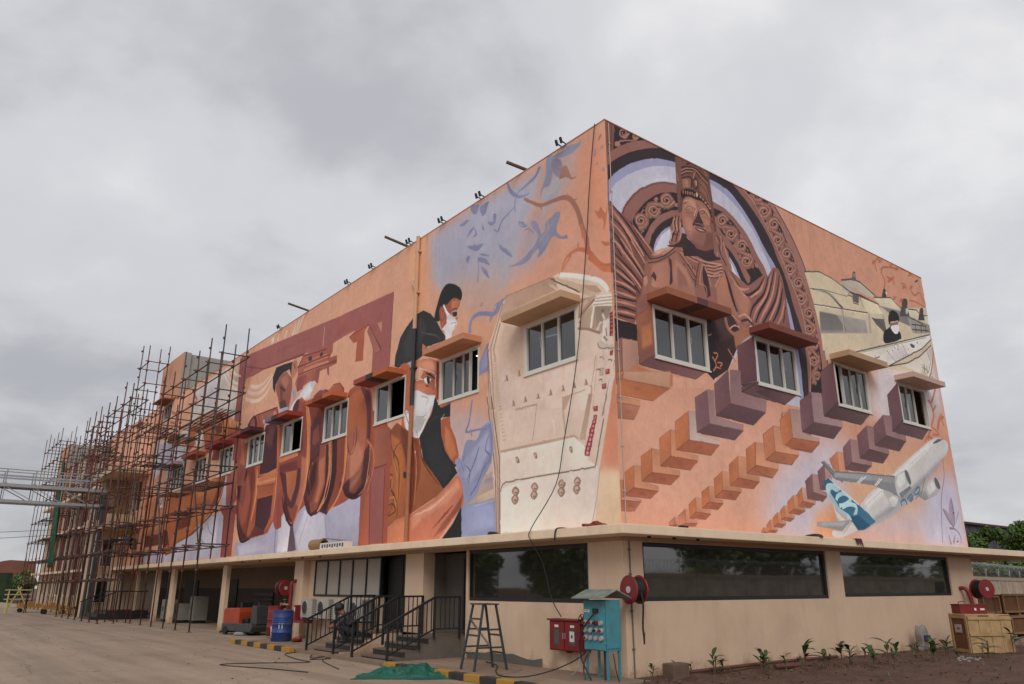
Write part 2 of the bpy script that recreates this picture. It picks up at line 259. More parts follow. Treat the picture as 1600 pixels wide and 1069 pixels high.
MURAL = '''
R|P|c68a6c|0|1||0,240 1375,240 1375,1080 0,1080
R|P|c4866a|0|1||-6,1097 1427,1095 1387,238 -52,208
R|P|d2957a|71|1||-12,512 426,524 808,482 664,237 -28,229
R|P|bdb0bb|59|1||461,390 643,494 812,498 784,387 694,252 404,255
R|P|bab2be|44|0.8||537,355 681,423 684,322 589,248 457,244
R|P|bcaeb8|77|1||805,358 1400,470 1346,238 742,225
R|P|b5b0c4|40|1||1203,419 1400,470 1353,255 1089,248
R|P|d09a74|56|1||800,450 1184,521 1129,363 764,312
R|P|d08b60|25|1||617,318 747,355 721,252 591,255
R|P|c5b9bd|49|1||1007,745 1457,827 1436,664 1048,541 914,592
R|P|83544a|0|1||1,1078 221,1075 179,1049 106,1022 33,973 2,932
R|P|2f2326|0|1||16,1071 123,1073 85,1053 36,1022 20,1011
R|Ks|9d6656|0|1|4.4,3.6,2.2|73,1071 59,1054 44,1054 48,1068 62,1073 64,1065 55,1058 51,1061 54,1066
R|Ks|b07a68|0|1|1.6,1.3,0.8|69,1070 57,1056 45,1057 49,1068 60,1072 61,1066 54,1060 51,1062 54,1066
R|Ks|9d6656|0|1|4.6,3.6,2.3|103,1075 94,1064 84,1064 87,1073 96,1076 97,1071 91,1067 89,1069 91,1072
R|Ks|b07a68|0|1|1.7,1.3,0.8|100,1075 93,1066 85,1066 87,1073 94,1076 95,1072 91,1068 89,1070 91,1072
R|Ks|9d6656|0|1|4.3,3.5,2.2|44,1034 37,1026 29,1026 31,1033 38,1036 39,1031 35,1028 33,1030 35,1032
R|Ks|b07a68|0|1|1.6,1.3,0.8|42,1034 36,1027 30,1028 32,1033 37,1035 38,1032 34,1029 33,1030 34,1032
R|Ks|9d6656|0|1|4.3,3.5,2.2|28,1061 22,1053 15,1053 17,1060 23,1062 24,1058 20,1055 18,1057 20,1059
R|Ks|b07a68|0|1|1.6,1.3,0.8|26,1061 21,1055 15,1055 17,1060 22,1062 23,1059 20,1056 18,1057 19,1059
R|K|9d6656|0|1|4.9|31,1075 45,1074 71,1081 107,1076 123,1075
R|K|9d6656|0|1|4.0|28,1023 44,1041 69,1052 93,1061
R|P|79493f|0|1||2,1072 29,1071 22,1012 6,993
R|K|5b3730|0|1|2.0|20,1073 19,1045 12,1002
R|K|a06a5a|0|1|1.9|11,1070 12,1042 8,1000
R|P|98665a|0|1||559,1096 595,1069 603,1061 614,1051 626,1038 637,1027 647,1016 656,1004 665,993 673,980 681,967 689,954 696,940 702,927 709,913 715,899 720,885 725,871 729,857 733,843 736,828 739,814 742,800 744,785 747,771 749,757 751,743 752,729 753,714 753,699 752,683 751,666 749,649 746,633 743,614 738,595 734,578 731,566 631,537 628,676 463,1064
R|P|2f2427|0|1||544,1082 550,1079 559,1076 569,1070 578,1063 587,1053 596,1041 605,1028 613,1016 620,1004 627,992 633,980 640,967 647,954 654,940 661,925 668,911 675,895 683,879 690,863 697,847 703,832 709,816 714,800 717,784 720,768 722,751 722,734 723,718 723,704 724,690 723,676 721,661 717,643 712,624 707,606 703,594 651,583 655,596 660,614 665,634 669,652 671,667 671,680 670,694 670,708 670,724 670,741 669,757 667,773 665,788 662,802 658,816 654,829 649,840 643,851 636,862 630,873 622,887 615,901 607,915 599,928 592,939 586,949 579,959 572,969 564,979 556,989 548,1000 539,1011 530,1022 520,1034 510,1046 500,1055 489,1062 477,1068 467,1072 460,1075
R|Ks|7f5146|0|1|15.4|501,1078 503,1054 540,1058 573,1056 565,1028 557,1000 588,995 618,989 609,962 600,935 628,928 658,920 647,893 636,866 664,858 693,849 680,822 666,796 690,784 713,771 695,744 677,719 696,704 713,688 693,664 675,641 686,623
R|Ks|a46e5d|0|1|5.1|501,1078 503,1054 540,1058 573,1056 565,1028 557,1000 588,995 618,989 609,962 600,935 628,928 658,920 647,893 636,866 664,858 693,849 680,822 666,796 690,784 713,771 695,744 677,719 696,704 713,688 693,664 675,641 686,623
R|Ks|84554a|0|1|16.1,12.9,8.1|560,1085 539,1095 508,1076 512,1059 537,1068 544,1083 529,1083 520,1073 525,1070
R|Ks|a97361|0|1|6.2,5.0,3.1|557,1085 537,1095 509,1076 512,1061 536,1069 542,1083 528,1083 520,1074 525,1071
R|K|2c2124|0|1|7.4|525,1076 532,1074
R|Ks|9a6657|0|1|15.7,9.6,3.0|486,1065 489,1057 475,1071
R|Ks|9a6657|0|1|15.9,9.8,3.1|525,1046 527,1038 536,1040
R|Ks|84554a|0|1|14.9,11.9,7.5|575,1048 550,1024 525,1025 534,1044 557,1052 559,1040 544,1031 537,1035 544,1041
R|Ks|a97361|0|1|5.7,4.6,2.9|573,1048 549,1026 525,1026 534,1044 556,1051 558,1041 543,1032 537,1036 544,1042
R|K|2c2124|0|1|6.9|543,1040 549,1037
R|Ks|9a6657|0|1|15.2,9.4,2.9|560,1068 570,1067 553,1077
R|Ks|9a6657|0|1|15.2,9.4,2.9|583,1041 593,1039 590,1032
R|Ks|84554a|0|1|14.5,11.6,7.2|612,1025 593,1034 565,1017 569,1002 591,1009 598,1023 584,1023 576,1014 581,1012
R|Ks|a97361|0|1|5.6,4.4,2.8|610,1024 592,1033 566,1017 569,1004 590,1010 596,1023 584,1023 576,1015 580,1012
R|K|2c2124|0|1|6.7|581,1017 587,1015
R|Ks|9a6657|0|1|14.2,8.7,2.7|550,1015 548,1007 544,1024
R|Ks|9a6657|0|1|14.2,8.7,2.7|569,988 567,979 575,979
R|Ks|84554a|0|1|13.4,10.7,6.7|619,983 595,962 572,963 581,980 602,986 604,976 590,968 584,972 590,978
R|Ks|a97361|0|1|5.2,4.1,2.6|616,983 594,963 573,965 581,980 601,986 603,977 589,969 584,973 590,978
R|K|2c2124|0|1|6.2|589,976 595,974
R|Ks|9a6657|0|1|13.7,8.4,2.6|607,1002 616,999 602,1010
R|Ks|9a6657|0|1|13.7,8.4,2.6|624,974 633,972 629,966
R|Ks|84554a|0|1|13.6,10.9,6.8|653,956 635,965 608,950 611,936 633,942 639,955 626,955 618,947 623,945
R|Ks|a97361|0|1|5.2,4.2,2.6|651,956 634,965 609,950 611,938 632,943 638,955 626,955 618,948 622,946
R|K|2c2124|0|1|6.3|623,950 629,947
R|Ks|9a6657|0|1|13.3,8.2,2.6|594,950 592,942 589,959
R|Ks|9a6657|0|1|13.3,8.2,2.6|610,923 608,914 615,914
R|Ks|84554a|0|1|13.8,11.0,6.9|659,915 634,894 610,895 619,912 642,918 644,908 629,900 622,904 629,910
R|Ks|a97361|0|1|5.3,4.2,2.7|656,915 633,895 611,897 619,913 640,918 642,908 628,901 622,905 628,910
R|K|2c2124|0|1|6.4|628,908 634,906
R|Ks|9a6657|0|1|14.1,8.6,2.7|648,934 657,931 643,943
R|Ks|9a6657|0|1|14.0,8.6,2.7|664,905 673,902 668,896
R|Ks|84554a|0|1|13.9,11.1,6.9|691,886 672,896 645,881 648,867 670,872 677,885 664,886 655,878 660,875
R|Ks|a97361|0|1|5.3,4.3,2.7|689,886 671,895 645,881 648,868 669,873 675,885 663,886 655,878 659,876
R|K|2c2124|0|1|6.4|660,880 666,878
R|Ks|9a6657|0|1|13.6,8.4,2.6|631,882 628,873 626,891
R|Ks|9a6657|0|1|13.6,8.4,2.6|645,853 642,844 649,844
R|Ks|84554a|0|1|13.7,11.0,6.9|694,844 668,824 644,826 654,842 676,848 678,837 663,830 657,834 663,839
R|Ks|a97361|0|1|5.3,4.2,2.6|691,844 668,825 645,827 654,843 675,847 677,838 663,831 657,835 663,840
R|K|2c2124|0|1|6.3|662,838 668,836
R|Ks|9a6657|0|1|14.0,8.6,2.7|684,863 693,860 680,872
R|Ks|9a6657|0|1|13.9,8.6,2.7|698,833 707,829 702,824
R|Ks|84554a|0|1|13.7,11.0,6.9|722,812 703,822 675,808 678,794 701,799 708,812 694,813 685,805 690,802
R|Ks|a97361|0|1|5.3,4.2,2.6|720,812 702,822 676,808 678,796 700,800 706,812 693,813 685,806 690,803
R|K|2c2124|0|1|6.3|690,807 697,805
R|Ks|9a6657|0|1|13.5,8.3,2.6|664,813 660,804 662,822
R|Ks|9a6657|0|1|13.4,8.2,2.6|672,781 667,772 674,771
R|Ks|84554a|0|1|12.8,10.2,6.4|713,768 689,750 666,752 675,767 696,772 698,762 684,756 678,760 684,764
R|Ks|a97361|0|1|4.9,3.9,2.5|711,768 688,751 667,753 675,768 695,772 697,763 683,757 678,760 684,765
R|K|2c2124|0|1|5.9|683,763 689,761
R|Ks|9a6657|0|1|13.1,8.0,2.5|709,786 716,781 708,795
R|Ks|9a6657|0|1|12.9,7.9,2.5|713,754 719,750 714,745
R|Ks|84554a|0|1|12.1,9.7,6.1|728,731 711,740 686,729 689,716 709,720 716,731 704,732 696,726 700,723
R|Ks|a97361|0|1|4.7,3.7,2.3|726,732 710,740 687,729 689,718 708,721 714,731 703,732 695,726 700,724
R|K|2c2124|0|1|5.6|700,728 706,725
R|Ks|9a6657|0|1|12.0,7.4,2.3|679,735 674,727 679,744
R|Ks|9a6657|0|1|11.8,7.3,2.3|680,705 675,698 680,696
R|Ks|84554a|0|1|11.1,8.9,5.5|713,687 692,672 672,675 680,688 698,691 700,683 688,677 682,681 688,685
R|Ks|a97361|0|1|4.3,3.4,2.1|711,687 691,673 672,676 680,688 697,691 699,683 687,678 682,681 687,685
R|K|2c2124|0|1|5.1|687,684 692,682
R|Ks|9a6657|0|1|11.3,7.0,2.2|712,702 717,698 713,711
R|Ks|9a6657|0|1|11.2,6.9,2.1|710,673 715,669 709,665
R|Ks|84554a|0|1|9.3,7.4,4.6|715,648 702,655 682,646 684,637 700,640 705,648 696,649 689,644 693,642
R|Ks|a97361|0|1|3.6,2.8,1.8|713,648 701,655 682,647 684,638 699,640 703,648 695,649 689,644 692,643
R|K|2c2124|0|1|4.3|693,645 697,643
R|Ks|9a6657|0|1|9.2,5.7,1.8|679,653 674,647 680,660
R|Ks|9a6657|0|1|9.1,5.6,1.7|675,629 670,623 674,622
R|P|8a5a4e|0|1||460,1075 467,1072 477,1068 489,1062 500,1055 510,1046 520,1034 530,1022 539,1011 548,1000 556,989 564,979 572,969 579,959 586,949 592,939 599,928 607,915 615,901 622,887 630,873 636,862 643,851 649,840 654,829 658,816 662,802 665,788 667,773 669,757 670,741 670,724 670,708 670,694 671,680 671,667 669,652 665,634 660,614 655,596 651,583 645,578 647,590 650,609 653,630 655,649 656,668 657,687 657,706 656,722 655,735 653,746 650,756 646,766 643,775 639,783 634,793 630,805 624,822 619,842 613,862 606,879 600,893 593,904 586,915 580,925 575,934 572,943 568,951 562,961 554,972 545,983 534,995 523,1006 512,1016 500,1025 488,1034 475,1044 460,1053 444,1063 428,1071 418,1077
R|K|a87464|0|1|4.0|460,1075 467,1072 477,1068 489,1062 500,1055 510,1046 520,1034 530,1022 539,1011 548,1000 556,989 564,979 572,969 579,959 586,949 592,939 599,928 607,915 615,901 622,887 630,873 636,862 643,851 649,840 654,829 658,816 662,802 665,788 667,773 669,757 670,741 670,724 670,708 670,694 671,680 671,667 669,652 665,634 660,614 655,596 651,583
R|K|5a3a36|0|1|4.1|595,1069 603,1061 614,1051 626,1038 637,1027 647,1016 656,1004 665,993 673,980 681,967 689,954 696,940 702,927 709,913 715,899 720,885 725,871 729,857 733,843 736,828 739,814 742,800 744,785 747,771 749,757 751,743 752,729 753,714 753,699 752,683 751,666 749,649 746,633 743,614 738,595 734,578 731,566
R|P|8c5a50|0|1||5,993 10,998 18,1006 27,1015 36,1023 45,1030 55,1037 65,1044 76,1050 88,1057 100,1063 112,1069 123,1073 131,1076 138,1078 144,1079 152,1080 161,1080 172,1079 182,1079 189,1078 210,1080 418,1077 206,930 -2,864
R|P|33272b|0|1||4,969 9,974 17,982 26,990 35,998 44,1005 54,1012 64,1020 74,1026 86,1033 98,1040 110,1046 121,1052 132,1057 143,1062 154,1066 163,1070 171,1072 178,1074 184,1075 191,1076 199,1076 207,1076 215,1076 221,1076 418,1077 428,1071 444,1063 460,1053 475,1044 488,1034 500,1025 512,1016 523,1006 534,995 545,983 554,972 562,961 568,951 572,943 575,934 580,925 586,915 593,904 600,893 606,879 613,862 619,842 624,822 630,805 634,793 639,783 643,775 646,766 650,756 653,746 655,735 656,722 657,706 657,687 656,668 655,649 653,630 650,609 647,590 645,578 645,555 257,555 -4,741
R|P|8f8fb4|0|1||4,935 8,940 14,947 21,956 29,963 37,971 46,978 55,985 64,992 74,999 85,1006 95,1012 107,1019 118,1025 131,1031 143,1037 157,1042 173,1046 191,1050 207,1053 219,1055 337,1055 348,1055 365,1055 383,1053 400,1051 413,1046 425,1040 436,1032 447,1024 459,1015 471,1005 483,994 494,983 504,971 513,959 522,946 532,935 541,925 551,916 561,907 569,897 577,884 583,869 588,854 593,839 599,826 604,813 609,800 612,786 615,771 618,756 620,740 621,723 623,704 625,684 626,664 627,645 626,625 625,605 624,587 623,574 645,555 257,555 -4,741
R|P|b0afc0|0|1||6,905 8,910 12,917 17,925 23,934 31,942 41,950 51,959 63,968 75,977 89,987 104,996 117,1004 130,1011 142,1017 153,1022 166,1026 179,1031 194,1036 208,1039 217,1042 346,1042 355,1041 368,1038 383,1035 397,1031 410,1026 424,1019 437,1012 449,1004 461,996 472,987 482,978 491,969 499,959 507,949 513,939 520,928 528,917 536,905 543,892 550,878 557,864 564,849 570,833 576,819 582,805 588,793 594,780 598,767 601,752 604,738 605,722 607,704 609,682 610,656 612,631 612,611 611,597 610,586 608,578 607,572 645,555 257,555 -4,741
R|P|b9b8c6|10|1||48,923 119,977 204,1015 202,999 118,962 67,915
R|P|8c5a50|0|1||39,869 41,872 43,878 46,885 50,892 56,901 63,910 71,920 79,929 87,937 95,944 104,951 114,957 126,965 139,973 153,980 166,986 180,991 194,994 206,997 215,998 346,999 354,998 366,997 379,996 392,993 404,988 416,983 428,976 439,970 449,963 458,956 466,948 474,940 481,932 487,922 493,913 499,906 504,900 509,895 514,891 518,886 522,881 525,874 528,869 530,865 543,852 383,691 73,627 39,779
R|K|73463e|0|1|4.8|39,869 41,872 43,878 46,885 50,892 56,901 63,910 71,920 79,929 87,937 95,944 104,951 114,957 126,965 139,973 153,980 166,986 180,991 194,994 206,997 215,998
R|P|2f2427|0|1||69,865 71,870 75,876 80,884 86,892 92,900 99,908 107,917 115,925 124,933 133,940 143,948 153,954 163,960 174,965 184,969 194,972 202,975 209,976 215,977 219,978 346,983 352,983 361,983 371,983 381,981 390,978 400,974 409,969 419,963 428,956 436,948 445,939 453,931 460,923 466,915 472,907 478,900 482,894 485,889 488,884 492,879 497,874 502,868 508,863 511,860 508,843 271,668 80,722
R|P|8f5d52|0|1||104,841 108,848 114,857 120,868 127,877 134,885 142,893 150,901 159,908 168,914 177,919 185,924 193,928 201,931 208,934 215,936 219,938 347,942 352,938 358,934 365,928 373,923 381,919 389,915 398,911 405,906 411,899 416,892 421,884 425,878 430,872 435,867 440,863 444,859 448,854 452,850 456,846 459,843 456,830 271,668 90,724
R|P|33272b|0|1||115,826 118,832 122,842 127,852 133,861 139,869 146,877 154,884 161,891 169,897 178,903 186,908 192,912 195,914 197,915 198,915 198,916 324,920 334,916 349,910 365,903 378,896 388,891 396,886 403,880 410,873 417,865 423,855 429,846 434,838 438,833 441,829 444,826 446,824 445,819 271,668 99,726
R|P|9c9cbc|0|1||128,821 130,827 134,835 139,845 144,853 150,860 156,867 163,873 168,878 173,881 177,884 181,886 185,888 190,890 196,893 201,895 205,896 311,909 321,904 336,898 352,891 365,885 375,879 384,874 392,868 399,861 406,852 412,841 417,832 422,824 426,821 429,820 431,819 433,819 432,814 271,668 118,731
R|P|b9b8c8|0|1||131,819 154,858 183,882 204,890 191,763 141,779
R|P|b9b8c8|0|1||360,880 393,855 416,820 280,741 297,881
R|Ks|7f5146|0|1|12.8|86,853 111,872 113,893 123,918 154,930 182,934 206,955
R|Ks|a46e5d|0|1|4.3|86,853 111,872 113,893 123,918 154,930 182,934 206,955
R|Ks|84554a|0|1|10.7,8.5,5.3|114,880 99,888 80,875 84,863 99,868 103,879 94,879 88,872 92,870
R|Ks|a97361|0|1|4.1,3.3,2.1|112,880 98,887 81,875 84,864 99,869 102,879 93,879 88,873 91,871
R|K|2c2124|0|1|4.9|91,875 96,872
R|Ks|9a6657|0|1|10.6,6.5,2.0|99,855 107,861 92,844
R|Ks|9a6657|0|1|11.0,6.8,2.1|120,890 129,897 127,901
R|Ks|84554a|0|1|11.1,8.9,5.5|156,917 139,898 120,900 126,915 142,920 145,911 134,904 129,907 134,912
R|Ks|a97361|0|1|4.3,3.4,2.1|154,917 138,899 121,901 126,915 141,920 144,911 134,905 129,908 133,913
R|K|2c2124|0|1|5.1|133,911 138,909
R|Ks|9a6657|0|1|10.9,6.7,2.1|106,901 111,909 96,892
R|Ks|9a6657|0|1|11.3,7.0,2.2|142,933 147,942 153,943
R|Ks|84554a|0|1|11.6,9.2,5.8|200,955 185,963 164,949 168,936 185,942 189,954 179,954 172,947 177,944
R|Ks|a97361|0|1|4.4,3.6,2.2|198,955 184,963 165,949 168,938 184,943 188,954 178,954 172,947 176,945
R|K|2c2124|0|1|5.3|176,949 181,947
R|Ks|9a6657|0|1|11.3,7.0,2.2|159,924 169,925 146,917
R|Ks|9a6657|0|1|11.8,7.3,2.3|205,947 215,948 219,954
R|Ks|7f5146|0|1|14.4|346,962 355,943 387,948 421,950 420,926 415,902 444,898 474,894 469,869
R|Ks|a46e5d|0|1|4.8|346,962 355,943 387,948 421,950 420,926 415,902 444,898 474,894 469,869
R|Ks|84554a|0|1|12.4,9.9,6.2|396,967 379,976 356,961 359,948 378,954 383,966 372,966 365,959 369,956
R|Ks|a97361|0|1|4.8,3.8,2.4|393,967 378,975 357,962 360,949 377,955 382,966 371,966 365,959 369,957
R|K|2c2124|0|1|5.7|369,961 375,959
R|Ks|9a6657|0|1|12.1,7.4,2.3|339,951 342,945 329,954
R|Ks|9a6657|0|1|12.3,7.6,2.4|373,939 376,932 384,935
R|Ks|84554a|0|1|12.4,9.9,6.2|424,942 404,922 383,923 390,939 409,945 411,935 399,928 393,931 399,937
R|Ks|a97361|0|1|4.8,3.8,2.4|422,942 403,923 383,924 390,939 408,945 410,936 398,929 393,932 398,937
R|K|2c2124|0|1|5.7|397,936 403,933
R|Ks|9a6657|0|1|12.6,7.7,2.4|405,958 415,958 396,964
R|Ks|9a6657|0|1|12.7,7.8,2.4|433,940 444,939 442,934
R|Ks|84554a|0|1|12.6,10.1,6.3|463,923 446,932 422,917 425,904 445,909 450,921 439,922 431,914 436,912
R|Ks|a97361|0|1|4.8,3.9,2.4|461,923 445,931 422,917 425,905 444,910 449,922 438,922 431,915 435,913
R|K|2c2124|0|1|5.8|435,917 441,914
R|Ks|9a6657|0|1|12.4,7.6,2.4|408,915 407,907 402,923
R|Ks|9a6657|0|1|12.4,7.6,2.4|427,891 426,883 433,883
R|Ks|84554a|0|1|12.5,10.0,6.3|476,887 454,867 433,869 440,885 460,891 462,881 449,873 443,877 449,882
R|Ks|a97361|0|1|4.8,3.9,2.4|473,887 453,869 433,870 440,885 459,890 461,881 449,874 443,878 449,883
R|K|2c2124|0|1|5.8|448,881 454,879
R|Ks|9a6657|0|1|12.7,7.8,2.4|461,905 471,903 455,912
R|Ks|9a6657|0|1|12.8,7.8,2.5|482,880 492,879 489,873
R|P|79473d|0|1||6,814 37,806 66,797 100,784 123,778 95,725 70,694 66,658 59,643 5,645 6,742
R|P|7c4a40|0|1||3,889 27,876 60,863 93,843 128,815 137,806 109,761 0,733 1,816
R|Ks|38242a|0|1|2.2,5.2,3.0|5,889 30,871 55,852 84,826 105,800
R|Ks|38242a|0|1|2.2,5.1,2.9|3,857 32,845 53,826 74,803 85,792
R|Ks|38242a|0|1|2.2,5.0,2.9|4,828 26,812 47,790
R|Ks|38242a|0|1|2.1,5.0,2.8|3,805 21,791 31,777
R|Ks|38242a|0|1|2.3,5.3,3.0|62,863 77,845 99,828 125,812
R|Ks|b47a66|0|1|1.8,5.9,3.0|5,877 33,857 58,836 86,809 97,795
R|Ks|b47a66|0|1|1.8,5.9,2.9|11,868 36,850 61,825 78,801
R|Ks|b47a66|0|1|1.8,5.8,2.9|4,845 31,831 56,806 66,787
R|Ks|b47a66|0|1|1.8,5.7,2.9|3,817 26,801 39,779
R|Ks|b47a66|0|1|1.9,6.1,3.0|67,856 89,839 111,822 129,807
R|Ks|38242a|0|1|1.4,5.8,2.5|8,815 36,798 65,774 86,754 96,743
R|Ks|38242a|0|1|1.4,5.7,2.5|6,781 34,766 63,748 88,729
R|Ks|38242a|0|1|1.4,5.6,2.5|6,755 37,744 61,728 79,710
R|Ks|38242a|0|1|1.4,5.6,2.4|6,739 32,729 61,720 71,709
R|Ks|38242a|0|1|1.4,5.5,2.4|5,709 34,711 67,702
R|Ks|38242a|0|1|1.4,5.5,2.4|5,687 33,688 66,691
R|Ks|38242a|0|1|1.4,5.4,2.4|5,666 35,670 64,669
R|Ks|38242a|0|1|1.3,5.4,2.4|5,650 34,652 60,653
R|Ks|38242a|0|1|1.5,5.9,2.6|53,822 78,801 96,785 106,771
R|Ks|38242a|0|1|1.5,6.0,2.6|72,828 98,809 116,794
R|Ks|b47a66|0|1|1.4,6.1,2.9|11,807 39,787 68,764 89,744
R|Ks|b47a66|0|1|1.4,6.0,2.8|7,772 37,756 66,738 83,723
R|Ks|b47a66|0|1|1.4,5.9,2.8|6,747 36,736 65,724
R|Ks|b47a66|0|1|1.4,5.9,2.8|6,720 35,719 69,711
R|Ks|b47a66|0|1|1.4,5.9,2.8|6,698 34,698 67,697
R|Ks|b47a66|0|1|1.4,5.8,2.7|6,677 36,680 66,680
R|Ks|b47a66|0|1|1.4,5.8,2.7|5,657 35,661 62,661
R|Ks|b47a66|0|1|1.5,6.3,3.0|60,819 85,797 103,776
R|Ks|b47a66|0|1|1.5,6.2,2.9|30,816 58,792 83,768 97,751
R|Ks|935c4e|0|1|2.8|8,762 40,747 69,727
R|Ks|935c4e|0|1|2.7|5,682 36,685 66,685
R|Ks|935c4e|0|1|2.9|18,795 46,775 74,751
R|P|2e2326|0|1||4,643 23,641 46,643 65,642 64,609 19,607 4,594
R|P|8e5a4c|0|1||100,784 137,811 198,846 235,872 357,908 383,886 386,841 418,827 450,816 469,804 472,766 440,721 378,659 368,651 294,708 280,699 119,692 82,700 93,750
R|P|99624f|2|1||114,790 180,835 197,834 219,807 249,769 254,735 129,711 103,725 110,769
R|P|a96f5a|3|1||123,784 169,805 173,756 163,742 123,735 116,765
R|P|ab715b|4|1||195,815 227,800 249,769 188,751 181,776
R|P|8c584c|4|1||198,801 225,781 231,762 197,753
R|P|433030|0|1||172,815 182,809 181,758 170,750 176,786
R|Ks|5c3d38|0|1|3.1|107,783 148,800 197,834
R|Ks|c08a72|0|1|5.6|129,812 163,829 198,846 212,856
R|Ks|4a3030|0|1|2.7|112,793 145,805 171,821 198,845
R|Ks|b27c68|0|1|3.9|121,804 158,819 189,841
R|P|4a3030|0|1||113,753 124,770 131,760 128,748 119,756
R|P|b07660|0|1||93,748 103,754 104,739 95,728 90,733
R|P|b07660|0|1||118,751 128,748 131,737 119,734 113,739
R|P|a56a52|3|1||327,785 361,832 377,814 390,773 398,731 379,726 326,742
R|P|a66c56|4|1||384,809 418,798 451,787 433,738 409,739 394,767
R|Ks|3c2628|0|1|2.2,11.4,5.3|361,835 372,809 381,777 395,743
R|Ks|3c2628|0|1|1.8,4.5,2.3|385,838 415,807 447,792 471,788
R|Ks|c08b73|0|1|2.2|375,832 409,803 436,787
R|P|3a272a|0|1||235,872 296,862 333,866 356,898 353,858 302,838 258,845 224,854
R|Ks|b67f6c|0|1|3.8|215,845 253,837 297,837 351,845
R|Ks|593834|0|1|3.8|214,840 252,832 296,832 350,840
R|Ks|b57c66|0|1|3.8|214,837 252,829 296,828 350,836
R|Ks|6a4036|0|1|3.8|213,831 251,823 295,823 349,831
R|P|93594a|0|1||205,836 256,826 282,827 260,790 228,809
R|Ks|4c3030|0|1|2.8|209,831 237,811 260,787
R|Ks|4c3030|0|1|2.8|220,813 247,790 257,777
R|Ks|4c3030|0|1|2.8|231,801 253,781
R|Ks|bd866f|0|1|1.6|214,833 241,814 267,792
R|Ks|bd866f|0|1|1.6|224,808 251,786
R|K|4c3030|0|1|2.9|237,815 239,807
R|K|4c3030|0|1|2.9|248,816 249,807
R|K|4c3030|0|1|2.9|257,815 258,808
R|Ks|8a5548|0|1|12.4|281,832 269,805 260,772
R|Ks|4a3030|0|1|2.5|275,831 262,800 254,768
R|Ks|b47a64|0|1|2.5|287,831 275,803 270,777
R|P|40292a|0|1||287,825 298,809 302,789 305,759 291,752 283,781 282,805
R|Ks|b47a64|0|1|3.0|293,823 304,801 308,781
R|Ks|a96e58|0|1|2.5|268,780 290,776 291,755
R|Ks|b57d68|0|1|3.5|301,830 328,834 356,846
R|Ks|57362f|0|1|2.2|300,826 328,830 355,842
R|Ks|b57d68|0|1|3.5|300,822 327,826 355,838
R|Ks|57362f|0|1|2.2|299,818 327,822 354,834
R|Ks|b57d68|0|1|3.4|299,814 326,817 353,829
R|Ks|57362f|0|1|2.1|298,810 326,814 353,826
R|Ks|b57d68|0|1|3.4|298,806 325,809 352,821
R|Ks|57362f|0|1|2.1|297,802 325,806 352,818
R|Ks|b57d68|0|1|3.4|316,808 336,819 344,815 333,799 322,784
R|P|86544a|0|1||419,805 457,824 509,860 530,862 557,893 579,896 592,875 599,829 600,775 603,745 525,713 465,720 435,720 459,773
R|Ks|38242a|0|1|2.3,7.0,3.7|513,855 487,822 447,796 430,795
R|Ks|38242a|0|1|2.3,7.0,3.7|533,863 506,813 458,769 443,741
R|Ks|38242a|0|1|2.4,7.1,3.8|561,888 528,818 482,762 462,732
R|Ks|38242a|0|1|2.4,7.2,3.8|582,879 553,811 506,754 487,731
R|Ks|38242a|0|1|2.4,7.3,3.9|589,847 566,794 531,747
R|Ks|38242a|0|1|2.4,7.3,3.9|594,800 575,756
R|Ks|b47a66|0|1|2.4,7.5,3.3|518,853 494,820 451,790
R|Ks|b47a66|0|1|2.3,7.5,3.3|545,870 516,812 472,766 453,736
R|Ks|b47a66|0|1|2.4,7.6,3.3|569,886 541,818 494,758 477,735
R|Ks|b47a66|0|1|2.4,7.8,3.4|584,862 560,806 518,750
R|Ks|b47a66|0|1|2.4,7.7,3.4|592,817 570,771 546,743
R|Ks|b47a66|0|1|2.3,7.2,3.2|450,813 424,803 396,809
R|P|cf9276|0|1||114,550 225,560 284,590 294,569 343,603 380,639 376,565 112,523
R|P|3b2729|0|1||285,706 375,732 395,705 390,674 383,657 342,600 290,569 270,582
R|P|4a3030|5|1||312,706 360,722 368,681 323,655
R|P|2c2024|2|1||288,695 306,699 308,611 283,584
R|Ks|99624f|0|1|9.3|350,720 356,697 382,687 419,710
R|Ks|b9836d|0|1|2.6|372,731 392,723 401,719
R|Ks|bb8670|0|1|5.3|398,731 424,743 447,732
R|Ks|452d2d|0|1|5.3|407,723 432,732 451,723
R|Ks|b88470|0|1|3.8|360,695 381,708 399,706
R|P|a3664c|2|1||373,689 404,704 439,715 436,695 409,678 377,653
R|Ks|b5694a|0|1|3.5|292,620 303,604 292,588
R|Ks|b5694a|0|1|3.5|297,629 311,629 299,609
R|Ks|b5694a|0|1|3.5|308,610 324,611 316,602
R|Ks|b5694a|0|1|3.5|300,598 318,598
R|Ks|b5694a|0|1|3.7|349,648 361,635 373,623
R|Ks|b5694a|0|1|3.6|284,665 296,670
R|P|6b4238|0|1||219,1071 234,1074 285,1076 336,1073 338,1032 343,981 346,926 338,919 331,978 293,986 236,979 225,934 215,930 216,990 217,1041
R|P|754a3e|0|1||224,1069 239,1072 228,994 229,977 218,937 218,991
R|Ks|2f2022|0|1|3.2|236,1037 254,1050 280,1057 300,1047 324,1035
R|Ks|2f2022|0|1|3.1|235,1029 254,1042 275,1049
R|Ks|2f2022|0|1|3.2|237,1048 262,1060 291,1064 315,1055 329,1047
R|Ks|2f2022|0|1|3.2|242,1068 261,1080 275,1075 256,1064
R|Ks|2f2022|0|1|3.2|278,1076 299,1073 320,1065
R|Ks|2f2022|0|1|3.1|234,1021 252,1030 270,1034 266,1010 239,1000
R|Ks|a8725c|0|1|2.5|236,1041 257,1054 284,1061 304,1051 328,1039
R|Ks|a8725c|0|1|2.4|235,1033 254,1045 277,1052
R|Ks|a8725c|0|1|2.5|244,1071 262,1077 271,1071
